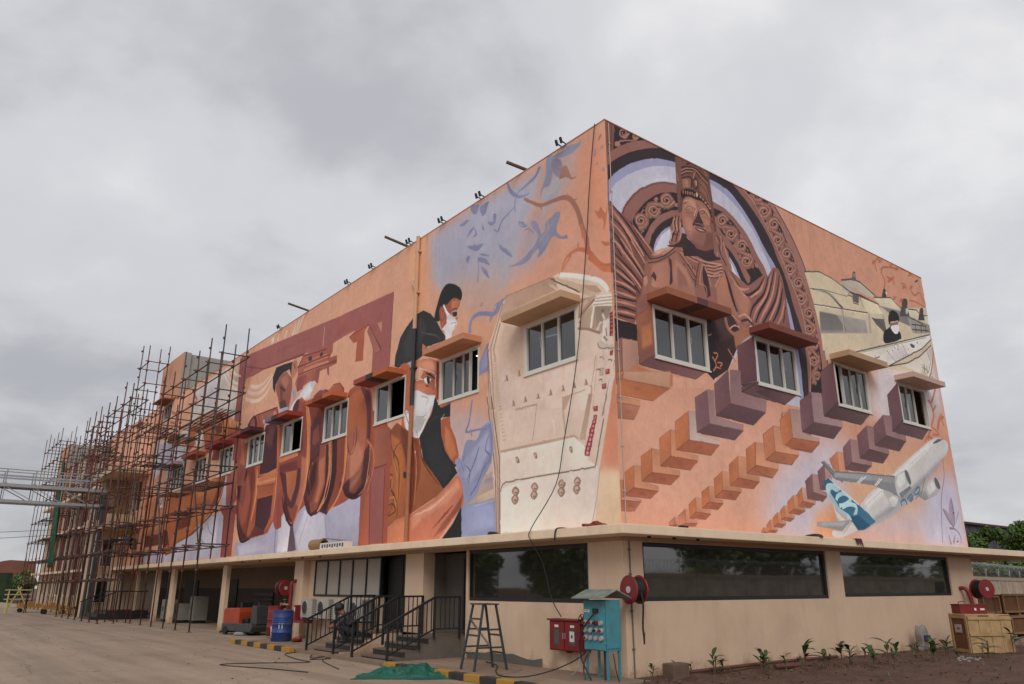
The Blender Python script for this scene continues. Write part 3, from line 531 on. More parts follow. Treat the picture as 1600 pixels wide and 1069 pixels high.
R|Ks|a8725c|0|1|2.5|292,1073 314,1071 327,1059
R|Ks|a8725c|0|1|2.5|299,1036 315,1019 327,1002
R|Ks|a8725c|0|1|2.5|287,1056 278,1039 280,1025
R|Ks|a8725c|0|1|2.4|221,1030 224,1010
R|P|8f5c4a|3|1||237,1020 266,1030 265,1007 237,997
R|P|a36d55|2|1||246,1021 257,1024 257,1006 246,1003
R|Ks|2f2022|0|1|2.8|288,1041 276,1029 276,1013 285,1012 292,1026 288,1039
R|P|b98069|1|1||284,1033 289,1033 288,1020 283,1019
R|P|895645|2|1||300,1045 317,1038 331,1003 331,980 315,996 295,1002
R|Ks|3a2626|0|1|2.1|301,1030 318,1017 327,992
R|Ks|3a2626|0|1|2.1|292,1008 309,1004 325,983
R|P|2d1f21|0|1||229,987 249,1000 274,1005 294,999 311,992 333,978 330,972 307,982 285,983 264,984 240,978 229,969
R|Ps|9a6450|0|1||236,990 240,992 239,985 236,983
R|Ps|9a6450|0|1||244,992 248,994 247,987 244,985
R|Ps|9a6450|0|1||251,994 255,995 255,988 251,986
R|Ps|9a6450|0|1||259,995 263,997 263,990 259,988
R|Ps|9a6450|0|1||267,997 271,999 270,991 267,990
R|Ps|9a6450|0|1||274,996 279,998 278,990 274,989
R|Ps|9a6450|0|1||282,997 287,999 286,992 282,990
R|Ps|b07a64|0|1||294,997 300,998 301,993 296,993
R|Ps|b07a64|0|1||303,994 308,994 309,990 304,989
R|Ps|b07a64|0|1||311,989 317,989 318,985 312,984
R|Ps|b07a64|0|1||319,984 325,984 326,980 321,979
R|Ps|b07a64|0|1||325,979 331,980 332,975 326,975
R|Ps|c79a88|0|1||282,1001 288,1002 289,995 283,991
R|Ps|9b6250|0|1||233,961 239,973 257,983 278,983 300,985 317,978 327,961 331,937 338,921 331,894 315,875 296,864 278,862 255,872 236,884 227,905 228,935
R|P|ad735c|3|1||239,968 261,980 278,979 279,961 271,948 239,938 233,946
R|P|a96f5b|3|1||230,923 265,932 262,901 250,888 233,900
R|P|8a574b|4|1||265,900 308,910 334,912 327,891 304,874 276,871 256,880
R|P|a76b52|3|1||291,975 316,973 324,950 326,935 303,928 292,953
R|Ks|c49078|0|1|2.4|238,963 253,972 266,969 279,961 274,949 269,938
R|Ks|55342e|0|1|1.7|236,957 250,967 262,964 275,957
R|Ks|c49078|0|1|2.1|290,959 305,968 319,963 324,953
R|Ks|55342e|0|1|1.7|289,955 304,963 316,959
R|Ps|a0664f|0|1||240,948 255,958 268,955 264,946 246,940
R|Ks|6a3f34|0|1|1.7|240,946 255,959 269,954
R|Ks|70453a|0|1|1.3|241,940 254,941 266,948
R|Ks|d09c82|0|1|1.0|243,949 255,956 265,953
R|Ps|a56a52|0|1||299,954 313,959 321,953 322,945 309,945
R|Ks|6a3f34|0|1|1.7|296,951 311,961 322,952
R|Ks|8a5240|0|1|1.4|302,948 311,946 322,945
R|P|4a2f30|0|1||284,957 291,955 295,943 300,933 298,928 282,928 268,924 269,935 278,948
R|Ks|c08c76|0|1|1.7|283,956 277,943 269,931
R|P|452c30|0|1||264,923 275,929 289,928 303,927 299,921 274,918 265,913 261,914
R|Ks|b98674|0|1|2.4|265,914 281,917 295,916 306,919
R|Ps|5a3438|0|1||270,913 288,916 307,916 305,910 287,905 273,907
R|Ks|b07c6a|0|1|1.4|270,923 285,925 300,925
R|P|b98068|2|0.8||245,965 260,975 277,970 279,961 265,960 250,959
R|P|b57a63|3|0.8||236,927 255,931 261,921 255,899 243,900
R|P|6a4139|3|0.7||309,913 334,918 331,894 315,876 293,870
R|P|6a4139|2|0.6||330,967 338,921 330,914 322,934
R|Ks|d0a088|0|1|1.4|287,958 293,945 300,934
R|P|c08a74|1|1||270,912 295,913 305,912 287,908
R|Ks|3a2426|0|1|1.3|263,917 274,917 288,918 304,916
R|Ks|5c352e|0|0.7|2.0|236,884 255,874 278,866 311,871
R|P|3a272a|1|1||236,879 255,870 278,862 303,865 330,887 330,860 224,830 220,855
R|P|7a4b3e|2|1||253,879 279,872 311,876 332,897 329,876 295,862 268,861
R|P|3c2a29|1|1||220,884 237,886 241,861 226,851 179,839 170,839 197,853
R|Ps|8f5b4c|0|1||200,921 218,929 223,913 222,894 218,869 200,852 183,844 177,850 188,865 184,885 192,899
R|Ks|3a2626|0|1|2.5|207,921 200,902 202,888 192,871 187,853
R|Ks|3a2626|0|1|2.6|217,924 212,905 214,891 206,875 200,856
R|Ks|3a2626|0|1|2.5|188,865 199,875 209,873
R|Ks|c58f78|0|1|2.2|202,914 195,898 197,884 186,871 182,851
R|Ks|c58f78|0|1|2.2|221,908 217,892 219,881 211,864
R|Ks|c58f78|0|1|2.2|210,917 206,899 208,885
R|Ks|c58f78|0|1|2.2|184,882 189,877
R|Ps|8a574a|0|1||340,917 353,925 371,918 372,898 360,868 334,861 332,887
R|Ks|3f2a2a|0|1|3.1|345,916 354,901 349,865
R|Ks|3f2a2a|0|1|3.1|363,914 364,896 355,869
R|Ks|b98570|0|1|2.1|340,909 346,893 340,862
R|Ks|b98570|0|1|2.1|358,917 362,903 357,874
R|Ks|8f5c4d|0|1|17.9|346,898 352,871 378,856 381,840
R|Ks|3c2828|0|1|3.6|351,896 354,872 372,848
R|Ks|b47d68|0|1|3.6|366,904 375,880 385,854
R|P|94614e|0|1||2,593 19,607 64,609 62,559 21,534 15,516 -1,513
R|P|a87866|1|1||22,605 63,608 64,560 21,538
R|K|5a3d38|0|1|1.3|22,606 18,516
R|P|bf6c42|2|1||64,560 115,554 161,558 159,533 18,511 20,537
R|P|96583e|0|1|7c4a40,67,658,109,575|64,658 118,699 114,590 66,562
R|P|6d4445|0|1|7e5150,110,584,226,569|66,562 114,590 279,588 232,561
R|K|43302f|0|1|0.9|64,658 118,699 114,590 66,562 64,658
R|K|43302f|0|1|0.9|66,562 114,590 279,588 232,561 66,562
R|P|b06a40|5|1||77,639 108,656 107,612 77,596
R|P|6b4348|0|1|5d3b42,389,668,438,589|383,660 451,698 444,592 377,572
R|P|5a3b3e|0|1|64464a,404,584,554,589|377,572 448,591 580,590 562,578
R|K|43302f|0|1|1.1|383,660 451,698 444,592 377,572 383,660
R|K|43302f|0|1|1.1|377,572 448,591 580,590 562,578 377,572
R|P|6a454a|0|1|5d3b42,378,580,441,565|375,565 442,590 445,587 383,557
R|P|5b3d40|0|1|6a4a4c,393,564,548,556|377,556 445,589 609,593 542,552
R|K|43302f|0|1|1.3|375,565 442,590 445,587 383,557 375,565
R|K|43302f|0|1|1.4|377,556 445,589 609,593 542,552 377,556
R|P|6a454a|0|1|5d3b42,489,617,484,586|435,587 485,593 481,573 436,566
R|P|583a3a|0|1|664648,482,579,549,556|436,566 504,586 607,588 543,553
R|K|43302f|0|1|1.1|435,587 485,593 481,573 436,566 435,587
R|K|43302f|0|1|1.1|436,566 504,586 607,588 543,553 436,566
R|P|6b4448|0|1||467,650 502,678 487,589 458,582
R|P|70494c|0|1|64424a,717,675,761,563|712,658 775,696 776,593 702,547
R|P|4f3635|0|1|5d4242,713,557,883,556|702,547 776,593 934,587 873,548
R|K|43302f|0|1|1.3|712,658 775,696 776,593 702,547 712,658
R|K|43302f|0|1|1.3|702,547 776,593 934,587 873,548 702,547
R|P|70494f|0|1|66444d,1045,674,1085,571|1035,649 1106,696 1102,591 1031,549
R|P|533a3d|0|1|60464a,1037,554,1207,557|1031,549 1102,591 1257,588 1198,548
R|K|43302f|0|1|1.5|1035,649 1106,696 1102,591 1031,549 1035,649
R|K|43302f|0|1|1.5|1031,549 1102,591 1257,588 1198,548 1031,549
R|P|b77347|0|1||22,542 156,564 151,530 19,526
R|P|b5683f|0|1||4,538 22,542 22,538 3,522
R|P|b0623a|0|1||5,524 21,526 151,529 98,496 2,495
R|P|b9998a|3|0.5||22,542 156,564 151,530 19,526
R|K|5b3a34|0|0.75|0.9|4,538 22,542 22,538 3,522 4,538
R|K|5b3a34|0|0.75|0.9|5,524 21,526 151,529 98,496 2,495 5,524
R|K|6b443c|0|0.5|0.6|22,542 156,564 151,530 19,526 22,542
R|P|d0794a|3|0.5||10,530 16,538 16,530
R|P|6f4038|4|0.45||43,511 58,517 70,513
R|P|bd7d58|0|1||5,493 65,492 62,481 3,480
R|P|b06a48|0|1||2,494 6,495 5,478 1,478
R|P|a8674c|0|1||2,479 63,481 44,453 2,450
R|K|5b3a34|0|0.75|0.9|2,494 6,495 5,478 1,478 2,494
R|K|5b3a34|0|0.75|0.9|2,479 63,481 44,453 2,450 2,479
R|K|6b443c|0|0.5|0.6|5,493 65,492 62,481 3,480 5,493
R|P|d0794a|3|0.5||0,481 7,489 7,481
R|P|6f4038|4|0.45||17,463 31,469 43,465
R|P|8a6668|0|1||349,601 387,606 383,557 473,551 465,523 341,527
R|P|6f4a4f|0|1||291,560 343,600 341,527 287,493
R|P|5c3f42|0|1||287,493 341,527 466,524 414,489
R|K|5b3a34|0|0.75|1.1|291,560 343,600 341,527 287,493 291,560
R|K|5b3a34|0|0.75|1.1|287,493 341,527 466,524 414,489 287,493
R|K|6b443c|0|0.5|0.7|349,601 387,606 383,557 473,551 465,523 341,527 349,601
R|P|8d6468|4|0.5||311,539 320,548 319,539
R|P|6f4038|5|0.45||360,504 380,512 395,507
R|P|93706f|0|1||269,545 288,546 284,492 381,485 376,474 265,474
R|P|7a5358|0|1||225,522 267,545 265,474 222,450
R|P|654549|0|1||222,450 265,474 378,473 344,449
R|K|5b3a34|0|0.75|1.0|225,522 267,545 265,474 222,450 225,522
R|K|5b3a34|0|0.75|1.0|222,450 265,474 378,473 344,449 222,450
R|K|6b443c|0|0.5|0.7|269,545 288,546 284,492 381,485 376,474 265,474 269,545
R|P|8d6468|4|0.5||241,492 249,501 249,492
R|P|6f4038|4|0.45||287,459 306,465 320,460
R|P|b59a90|0|1||202,491 223,493 223,450 294,443 292,433 199,433
R|P|b8683f|0|1||159,464 202,491 199,434 157,409
R|P|a5583a|0|1||157,409 199,433 292,433 262,409
R|K|5b3a34|0|0.75|1.0|159,464 202,491 199,434 157,409 159,464
R|K|5b3a34|0|0.75|1.0|157,409 199,433 292,433 262,409 157,409
R|K|6b443c|0|0.5|0.6|202,491 223,493 223,450 294,443 292,433 199,433 202,491
R|P|d0794a|3|0.5||175,444 183,452 183,444
R|P|6f4038|4|0.45||213,418 231,424 244,419
R|P|c07c58|0|1||144,447 158,447 157,409 223,404 219,394 141,396
R|P|b8683f|0|1||111,426 144,447 141,396 109,374
R|P|a5583a|0|1||109,374 141,396 220,394 194,374
R|K|5b3a34|0|0.75|0.9|111,426 144,447 141,396 109,374 111,426
R|K|5b3a34|0|0.75|0.9|109,374 141,396 220,394 194,374 109,374
R|K|6b443c|0|0.5|0.6|144,447 158,447 157,409 223,404 219,394 141,396 144,447
R|P|d0794a|3|0.5||123,406 130,413 130,405
R|P|6f4038|4|0.45||153,382 169,388 182,383
R|P|c07c58|0|1||88,405 110,404 109,373 165,370 163,361 86,360
R|P|b8683f|0|1||58,387 88,405 86,360 57,342
R|P|a5583a|0|1||57,342 86,360 163,360 135,341
R|K|5b3a34|0|0.75|0.9|58,387 88,405 86,360 57,342 58,387
R|K|5b3a34|0|0.75|0.9|57,342 86,360 163,360 135,341 57,342
R|K|6b443c|0|0.5|0.6|88,405 110,404 109,373 165,370 163,361 86,360 88,405
R|P|d0794a|3|0.5||69,368 76,376 76,368
R|P|6f4038|4|0.45||98,348 114,354 126,349
R|P|c07c58|0|1||38,369 57,369 56,342 101,336 100,327 36,329
R|P|b8683f|0|1||10,352 38,369 36,329 9,313
R|P|a5583a|0|1||9,313 36,329 100,327 77,312
R|K|5b3a34|0|0.75|0.8|10,352 38,369 36,329 9,313 10,352
R|K|5b3a34|0|0.75|0.8|9,313 36,329 100,327 77,312 9,313
R|K|6b443c|0|0.5|0.5|38,369 57,369 56,342 101,336 100,327 36,329 38,369
R|P|d0794a|3|0.5||21,336 27,343 27,336
R|P|6f4038|3|0.45||44,318 59,323 70,318
R|P|c07c62|0|1||9,341 8,313 53,308 51,305 -1,304
R|P|b3694c|0|1||-1,339 9,341 9,313 -1,304
R|P|a45f44|0|1||-1,305 52,305 33,287 -1,286
R|K|5b3a34|0|0.75|0.8|-1,339 9,341 9,313 -1,304 -1,339
R|K|5b3a34|0|0.75|0.8|-1,305 52,305 33,287 -1,286 -1,305
R|K|6b443c|0|0.5|0.5|9,341 8,313 53,308 51,305 -1,304 9,341
R|P|d0794a|3|0.5||1,320 7,327 7,319
R|P|6f4038|3|0.45||10,294 24,299 35,294
R|P|8f6a6a|0|1||569,546 648,551 631,470 562,477
R|P|7a5358|0|1||516,515 569,546 562,477 516,450
R|P|654549|0|1||516,450 562,477 652,472 628,458
R|K|5b3a34|0|0.75|1.2|516,515 569,546 562,477 516,450 516,515
R|K|5b3a34|0|0.75|1.2|516,450 562,477 652,472 628,458 516,450
R|K|6b443c|0|0.5|0.8|569,546 648,551 631,470 562,477 569,546
R|P|8d6468|4|0.5||535,491 546,500 545,490
R|P|6f4038|5|0.45||571,461 595,468 612,463
R|P|c68360|0|1||488,497 514,496 516,450 578,445 574,439 484,437
R|P|b96c48|0|1||446,473 488,497 484,437 445,415
R|P|a8603f|0|1||445,416 484,437 574,439 543,416
R|K|5b3a34|0|0.75|1.1|446,473 488,497 484,437 445,415 446,473
R|K|5b3a34|0|0.75|1.1|445,416 484,437 574,439 543,416 445,416
R|K|6b443c|0|0.5|0.7|488,497 514,496 516,450 578,445 574,439 484,437 488,497
R|P|d0794a|4|0.5||461,450 471,459 470,449
R|P|6f4038|5|0.45||494,424 516,431 533,426
R|P|b88a68|0|1||416,454 442,453 445,415 494,413 490,403 410,403
R|P|b8683f|0|1||380,434 416,454 410,403 376,384
R|P|a5583a|0|1||376,384 410,403 490,403 463,381
R|K|5b3a34|0|0.75|1.1|380,434 416,454 410,403 376,384 380,434
R|K|5b3a34|0|0.75|1.1|376,384 410,403 490,403 463,381 376,384
R|K|6b443c|0|0.5|0.7|416,454 442,453 445,415 494,413 490,403 410,403 416,454
R|P|d0794a|4|0.5||391,413 400,422 400,412
R|P|6f4038|4|0.45||419,390 440,396 455,391
R|P|c07c58|0|1||350,417 377,417 375,384 419,380 416,369 346,372
R|P|b8683f|0|1||318,396 350,417 346,372 315,353
R|P|a5583a|0|1||315,353 346,372 417,369 393,353
R|K|5b3a34|0|0.75|1.0|318,396 350,417 346,372 315,353 318,396
R|K|5b3a34|0|0.75|1.0|315,353 346,372 417,369 393,353 315,353
R|K|6b443c|0|0.5|0.7|350,417 377,417 375,384 419,380 416,369 346,372 350,417
R|P|d0794a|4|0.5||328,379 337,388 337,379
R|P|6f4038|4|0.45||353,359 372,365 387,360
R|P|c07c58|0|1||293,381 315,381 315,354 353,350 351,343 290,343
R|P|b8683f|0|1||265,363 293,381 290,343 264,327
R|P|a5583a|0|1||264,327 290,343 351,343 327,326
R|K|5b3a34|0|0.75|1.0|265,363 293,381 290,343 264,327 265,363
R|K|5b3a34|0|0.75|1.0|264,327 290,343 351,343 327,326 264,327
R|K|6b443c|0|0.5|0.6|293,381 315,381 315,354 353,350 351,343 290,343 293,381
R|P|d0794a|4|0.5||274,348 283,356 282,348
R|P|6f4038|4|0.45||294,332 312,338 326,332
R|P|c07c58|0|1||247,348 263,347 264,327 289,323 287,315 246,317
R|P|b8683f|0|1||224,334 247,348 246,317 222,304
R|P|a5583a|0|1||222,304 246,317 289,316 270,304
R|K|5b3a34|0|0.75|0.9|224,334 247,348 246,317 222,304 224,334
R|K|5b3a34|0|0.75|0.9|222,304 246,317 289,316 270,304 222,304
R|K|6b443c|0|0.5|0.6|247,348 263,347 264,327 289,323 287,315 246,317 247,348
R|P|d0794a|3|0.5||231,321 239,328 238,320
R|P|6f4038|4|0.45||243,308 261,313 274,308
R|P|c07c58|0|1||204,323 222,323 222,304 249,301 247,294 203,296
R|P|b8683f|0|1||183,308 204,323 203,296 183,283
R|P|a5583a|0|1||183,283 203,296 248,294 230,283
R|K|5b3a34|0|0.75|0.9|183,308 204,323 203,296 183,283 183,308
R|K|5b3a34|0|0.75|0.9|183,283 203,296 248,294 230,283 183,283
R|K|6b443c|0|0.5|0.6|204,323 222,323 222,304 249,301 247,294 203,296 204,323
R|P|d0794a|3|0.5||190,298 197,305 197,297
R|P|6f4038|4|0.45||203,287 220,292 233,287
R|P|c67f62|0|1||172,300 183,299 183,283 205,280 204,275 171,273
R|P|b96e54|0|1||152,286 172,300 171,273 153,269
R|P|a86048|0|1||153,268 171,273 204,275 197,269
R|K|5b3a34|0|0.75|0.9|152,286 172,300 171,273 153,269 152,286
R|K|5b3a34|0|0.75|0.9|153,268 171,273 204,275 197,269 153,268
R|K|6b443c|0|0.5|0.6|172,300 183,299 183,283 205,280 204,275 171,273 172,300
R|P|d0794a|3|0.5||159,278 166,285 166,277
R|P|6f4038|4|0.45||169,270 185,274 198,269
R|P|bd7a66|0|1||140,283 152,281 152,269 140,268
R|P|b26a5a|0|1||123,271 140,283 140,268 124,267
R|P|a8604c|0|1||122,267 140,269 154,269 135,267
R|K|5b3a34|0|0.75|0.9|123,271 140,283 140,268 124,267 123,271
R|K|5b3a34|0|0.75|0.9|122,267 140,269 154,269 135,267 122,267
R|K|6b443c|0|0.5|0.5|140,283 152,281 152,269 140,268 140,283
R|P|d0794a|3|0.5||128,268 135,275 135,267
R|P|6f4038|4|0.45||126,266 142,271 154,265
R|P|b98d72|0|1||529,534 601,544 591,495 674,489 668,477 558,479
R|P|b8683f|0|1||523,527 529,534 523,454 517,455
R|P|9d5c40|0|1||518,454 558,480 668,477 629,452
R|K|5b3a34|0|0.75|1.0|523,527 529,534 523,454 517,455 523,527
R|K|5b3a34|0|0.75|1.0|518,454 558,480 668,477 629,452 518,454
R|K|6b443c|0|0.5|0.6|529,534 601,544 591,495 674,489 668,477 558,479 529,534
R|P|d0794a|4|0.5||519,487 528,495 527,487
R|P|6f4038|4|0.45||578,463 597,469 611,465
R|P|97767a|0|1||659,600 704,604 702,547 786,544 780,530 655,527
R|P|6f4a4f|0|1||605,570 657,600 655,527 601,497
R|P|5c3f42|0|1||601,497 655,527 780,530 733,496
R|K|5b3a34|0|0.75|1.0|605,570 657,600 655,527 601,497 605,570
R|K|5b3a34|0|0.75|1.0|601,497 655,527 780,530 733,496 601,497
R|K|6b443c|0|0.5|0.7|659,600 704,604 702,547 786,544 780,530 655,527 659,600
R|P|8d6468|4|0.5||625,543 634,551 633,543
R|P|6f4038|4|0.45||676,509 696,516 711,512
R|P|ab8378|0|1||560,545 600,548 601,497 672,488 668,482 560,479
R|P|b8683f|0|1||517,515 560,545 560,479 514,450
R|P|a5583a|0|1||514,450 560,479 670,481 629,458
R|K|5b3a34|0|0.75|0.9|517,515 560,545 560,479 514,450 517,515
R|K|5b3a34|0|0.75|1.0|514,450 560,479 670,481 629,458 514,450
R|K|6b443c|0|0.5|0.6|560,545 600,548 601,497 672,488 668,482 560,479 560,545
R|P|d0794a|3|0.5||533,492 542,500 541,492
R|P|6f4038|4|0.45||578,464 597,470 610,466
R|P|c68360|0|1||487,497 515,499 515,459 550,454 486,447
R|P|b96c48|0|1||464,476 487,497 486,450 458,441
R|P|a8603f|0|1||458,440 489,450 549,452 507,441
R|K|5b3a34|0|0.75|0.9|464,476 487,497 486,450 458,441 464,476
R|K|5b3a34|0|0.75|0.9|458,440 489,450 549,452 507,441 458,440
R|K|6b443c|0|0.5|0.6|487,497 515,499 515,459 550,454 486,447 487,497
R|P|d0794a|3|0.5||470,462 478,469 477,461
R|P|6f4038|4|0.45||488,443 505,449 518,445
R|P|c68360|0|1||487,496 514,497 518,454 578,452 574,441 486,440
R|P|b96c48|0|1||448,474 487,496 486,441 445,418
R|P|a8603f|0|1||445,418 486,440 574,440 542,417
R|K|5b3a34|0|0.75|0.9|448,474 487,496 486,441 445,418 448,474
R|K|5b3a34|0|0.75|0.9|445,418 486,440 574,440 542,417 445,418
R|K|6b443c|0|0.5|0.6|487,496 514,497 518,454 578,452 574,441 486,440 487,496
R|P|d0794a|3|0.5||462,452 471,460 470,452
R|P|6f4038|4|0.45||498,426 516,432 529,428
R|P|c68360|0|1||417,453 445,454 446,418 495,414 490,401 406,403
R|P|b96c48|0|1||414,451 417,453 409,404 406,401
R|P|a8603f|0|1||404,392 411,404 490,401 465,381
R|K|5b3a34|0|0.75|0.9|414,451 417,453 409,404 406,401 414,451
R|K|5b3a34|0|0.75|0.9|404,392 411,404 490,401 465,381 404,392
R|K|6b443c|0|0.5|0.6|417,453 445,454 446,418 495,414 490,401 406,403 417,453
R|P|d0794a|3|0.5||408,423 416,430 415,422
R|P|6f4038|4|0.45||430,392 447,398 459,393
R|P|8a6668|0|1||995,590 1042,593 1032,550 1105,547 1102,532 996,536
R|P|6f4a4f|0|1||935,552 995,590 996,536 927,502
R|P|5c3f42|0|1||927,502 996,536 1102,532 1053,500
R|K|5b3a34|0|0.75|1.2|935,552 995,590 996,536 927,502 935,552
R|K|5b3a34|0|0.75|1.3|927,502 996,536 1102,532 1053,500 927,502
R|K|6b443c|0|0.5|0.8|995,590 1042,593 1032,550 1105,547 1102,532 996,536 995,590
R|P|8d6468|5|0.5||957,539 969,549 967,539
R|P|6f4038|5|0.45||999,514 1025,521 1043,517
R|P|8a6668|0|1||900,550 936,550 927,502 999,499 997,487 897,490
R|P|6f4a4f|0|1||845,517 900,550 897,490 843,459
R|P|5c3f42|0|1||843,459 897,490 996,486 956,459
R|K|5b3a34|0|0.75|1.2|845,517 900,550 897,490 843,459 845,517
R|K|5b3a34|0|0.75|1.2|843,459 897,490 996,486 956,459 843,459
R|K|6b443c|0|0.5|0.8|900,550 936,550 927,502 999,499 997,487 897,490 900,550
R|P|8d6468|4|0.5||866,498 877,507 875,498
R|P|6f4038|5|0.45||904,470 928,477 945,472
R|P|95706c|0|1||810,505 841,505 843,461 901,457 897,447 805,448
R|P|7a5358|0|1||770,479 810,505 805,449 767,426
R|P|654549|0|1||767,426 805,448 897,447 863,428
R|K|5b3a34|0|0.75|1.1|770,479 810,505 805,449 767,426 770,479
R|K|5b3a34|0|0.75|1.1|767,426 805,448 897,447 863,428 767,426
R|K|6b443c|0|0.5|0.7|810,505 841,505 843,461 901,457 897,447 805,448 810,505
R|P|8d6468|4|0.5||783,459 794,468 792,459
R|P|6f4038|5|0.45||816,434 838,441 854,436
R|P|c68360|0|1||742,467 768,467 769,426 784,425 739,416
R|P|b96c48|0|1||703,444 742,467 739,416 720,411
R|P|a8603f|0|1||719,409 739,416 783,424 745,394
R|K|5b3a34|0|0.75|1.1|703,444 742,467 739,416 720,411 703,444
R|K|5b3a34|0|0.75|1.1|719,409 739,416 783,424 745,394 719,409
R|K|6b443c|0|0.5|0.7|742,467 768,467 769,426 784,425 739,416 742,467
R|P|d0794a|4|0.5||721,429 731,437 730,429
R|P|6f4038|4|0.45||731,408 752,414 767,409
R|P|a8807a|0|1||678,432 702,433 703,391 695,381 674,388
R|P|7a5358|0|1||645,411 678,432 674,388 647,371
R|P|654549|0|1||647,371 674,388 719,382 693,371
R|K|5b3a34|0|0.75|1.0|645,411 678,432 674,388 647,371 645,411
R|K|5b3a34|0|0.75|1.0|647,371 674,388 719,382 693,371 647,371
R|K|6b443c|0|0.5|0.7|678,432 702,433 703,391 695,381 674,388 678,432
R|P|8d6468|4|0.5||657,396 666,403 665,395
R|P|6f4038|4|0.45||668,376 688,381 703,376
R|P|a07a76|0|1||621,404 645,404 647,371 677,365 672,356 618,363
R|P|7a5358|0|1||590,385 621,404 618,363 590,346
R|P|7a4e46|0|1||590,346 618,363 673,356 652,344
R|K|5b3a34|0|0.75|1.0|590,385 621,404 618,363 590,346 590,385
R|K|5b3a34|0|0.75|1.0|590,346 618,363 673,356 652,344 590,346
R|K|6b443c|0|0.5|0.6|621,404 645,404 647,371 677,365 672,356 618,363 621,404
R|P|8d6468|4|0.5||600,370 609,377 608,369
R|P|6f4038|4|0.45||619,350 638,355 652,350
R|P|c08a72|0|1||573,370 588,370 590,346 625,344 618,336 572,340
R|P|b8683f|0|1||546,350 573,370 573,341 550,327
R|P|a5583a|0|1||550,327 572,340 620,336 596,326
R|K|5b3a34|0|0.75|0.9|546,350 573,370 573,341 550,327 546,350
R|K|5b3a34|0|0.75|0.9|550,327 572,340 620,336 596,326 550,327
R|K|6b443c|0|0.5|0.6|573,370 588,370 590,346 625,344 618,336 572,340 573,370
R|P|d0794a|3|0.5||556,343 565,350 564,342
R|P|6f4038|4|0.45||571,330 589,335 603,330
R|P|c07c58|0|1||535,350 551,350 552,328 578,324 575,318 535,321
R|P|b8683f|0|1||510,332 535,350 535,321 511,310
R|P|a5583a|0|1||511,310 535,321 576,318 553,309
R|K|5b3a34|0|0.75|0.9|510,332 535,350 535,321 511,310 510,332
R|K|5b3a34|0|0.75|0.9|511,310 535,321 576,318 553,309 511,310
R|K|6b443c|0|0.5|0.6|535,350 551,350 552,328 578,324 575,318 535,321 535,350
R|P|d0794a|3|0.5||519,324 527,331 526,323
R|P|6f4038|4|0.45||530,312 548,317 561,312
R|P|c07c58|0|1||497,326 510,326 511,310 534,306 530,300 498,302
R|P|b8683f|0|1||480,313 497,326 498,303 479,295
R|P|a5583a|0|1||479,295 498,302 531,300 514,293
R|K|5b3a34|0|0.75|0.9|480,313 497,326 498,303 479,295 480,313
R|K|5b3a34|0|0.75|0.9|479,295 498,302 531,300 514,293 479,295
R|K|6b443c|0|0.5|0.6|497,326 510,326 511,310 534,306 530,300 498,302 497,326
R|P|d0794a|3|0.5||485,305 493,312 492,304
R|P|6f4038|4|0.45||493,296 510,300 523,295
R|P|c07c58|0|1||470,310 482,309 480,294 499,291 496,286 469,287
R|P|b8683f|0|1||451,298 470,310 469,288 450,279
R|P|a5583a|0|1||450,279 469,287 497,286 481,279
R|K|5b3a34|0|0.75|0.9|451,298 470,310 469,288 450,279 451,298
R|K|5b3a34|0|0.75|0.9|450,279 469,287 497,286 481,279 450,279
R|K|6b443c|0|0.5|0.6|470,310 482,309 480,294 499,291 496,286 469,287 470,310
R|P|d0794a|3|0.5||456,289 464,296 463,289
R|P|6f4038|4|0.45||462,281 479,286 491,281
R|P|c07c58|0|1||441,294 451,293 451,279 465,276 463,272 440,272
R|P|b8683f|0|1||426,281 441,294 440,272 425,267
R|P|a5583a|0|1||425,267 440,272 464,272 455,268
R|K|5b3a34|0|0.75|0.8|426,281 441,294 440,272 425,267 426,281
R|K|5b3a34|0|0.75|0.8|425,267 440,272 464,272 455,268 425,267
R|K|6b443c|0|0.5|0.5|441,294 451,293 451,279 465,276 463,272 440,272 441,294
R|P|d0794a|3|0.5||429,275 437,281 436,274
R|P|6f4038|3|0.45||434,268 450,272 462,267
R|P|c07c58|0|1||417,277 426,275 427,267 417,267
R|P|b8683f|0|1||406,268 417,277 417,267 407,266
R|P|a5583a|0|1||406,265 417,267 429,267 421,265
R|K|5b3a34|0|0.75|0.8|406,268 417,277 417,267 407,266 406,268
R|K|5b3a34|0|0.75|0.8|406,265 417,267 429,267 421,265 406,265
R|K|6b443c|0|0.5|0.5|417,277 426,275 427,267 417,267 417,277
R|P|d0794a|3|0.5||408,265 416,272 415,265
R|P|6f4038|3|0.45||406,265 422,269 434,264
R|P|c2b191|0|1||697,919 767,937 876,928 910,906 1033,900 1190,924 1237,922 1312,951 1360,945 1371,893 1355,835 738,718 737,763 723,836
R|P|bfae90|0|1||743,832 1375,976 1375,891 1367,835 1324,750 1054,727 819,700 745,694 749,791
R|P|8d8780|2|1||744,822 977,849 980,813 737,763
R|P|6f6a67|3|1||744,822 826,831 869,797 738,770
R|P|a69f93|0|1||876,928 963,926 925,909 879,914
R|P|b0a692|0|1||886,942 945,960 993,961 1058,937 1034,928 930,930 876,928
R|K|4a4542|0|1|4.4|876,941 937,959 979,961 1058,937
R|K|4a4542|0|1|3.0|696,918 767,937 826,934 900,919 981,915 1038,917
R|Ks|4a4542|0|1|2.3,9.0,5.7|721,878 801,884 847,865 865,858
R|Ks|8f8c88|0|1|5.1|733,880 807,883 848,869
R|K|5b4c42|0|1|3.5|723,836 885,859 998,875
R|K|d6cab0|0|1|2.3|723,834 884,856 997,871
R|K|a3978a|0|1|6.8|857,853 854,787
R|K|a3978a|0|1|7.4|1002,889 991,815
R|K|a3978a|0|1|7.1|911,857 916,851
R|K|a3978a|0|1|7.7|1081,889 1087,861
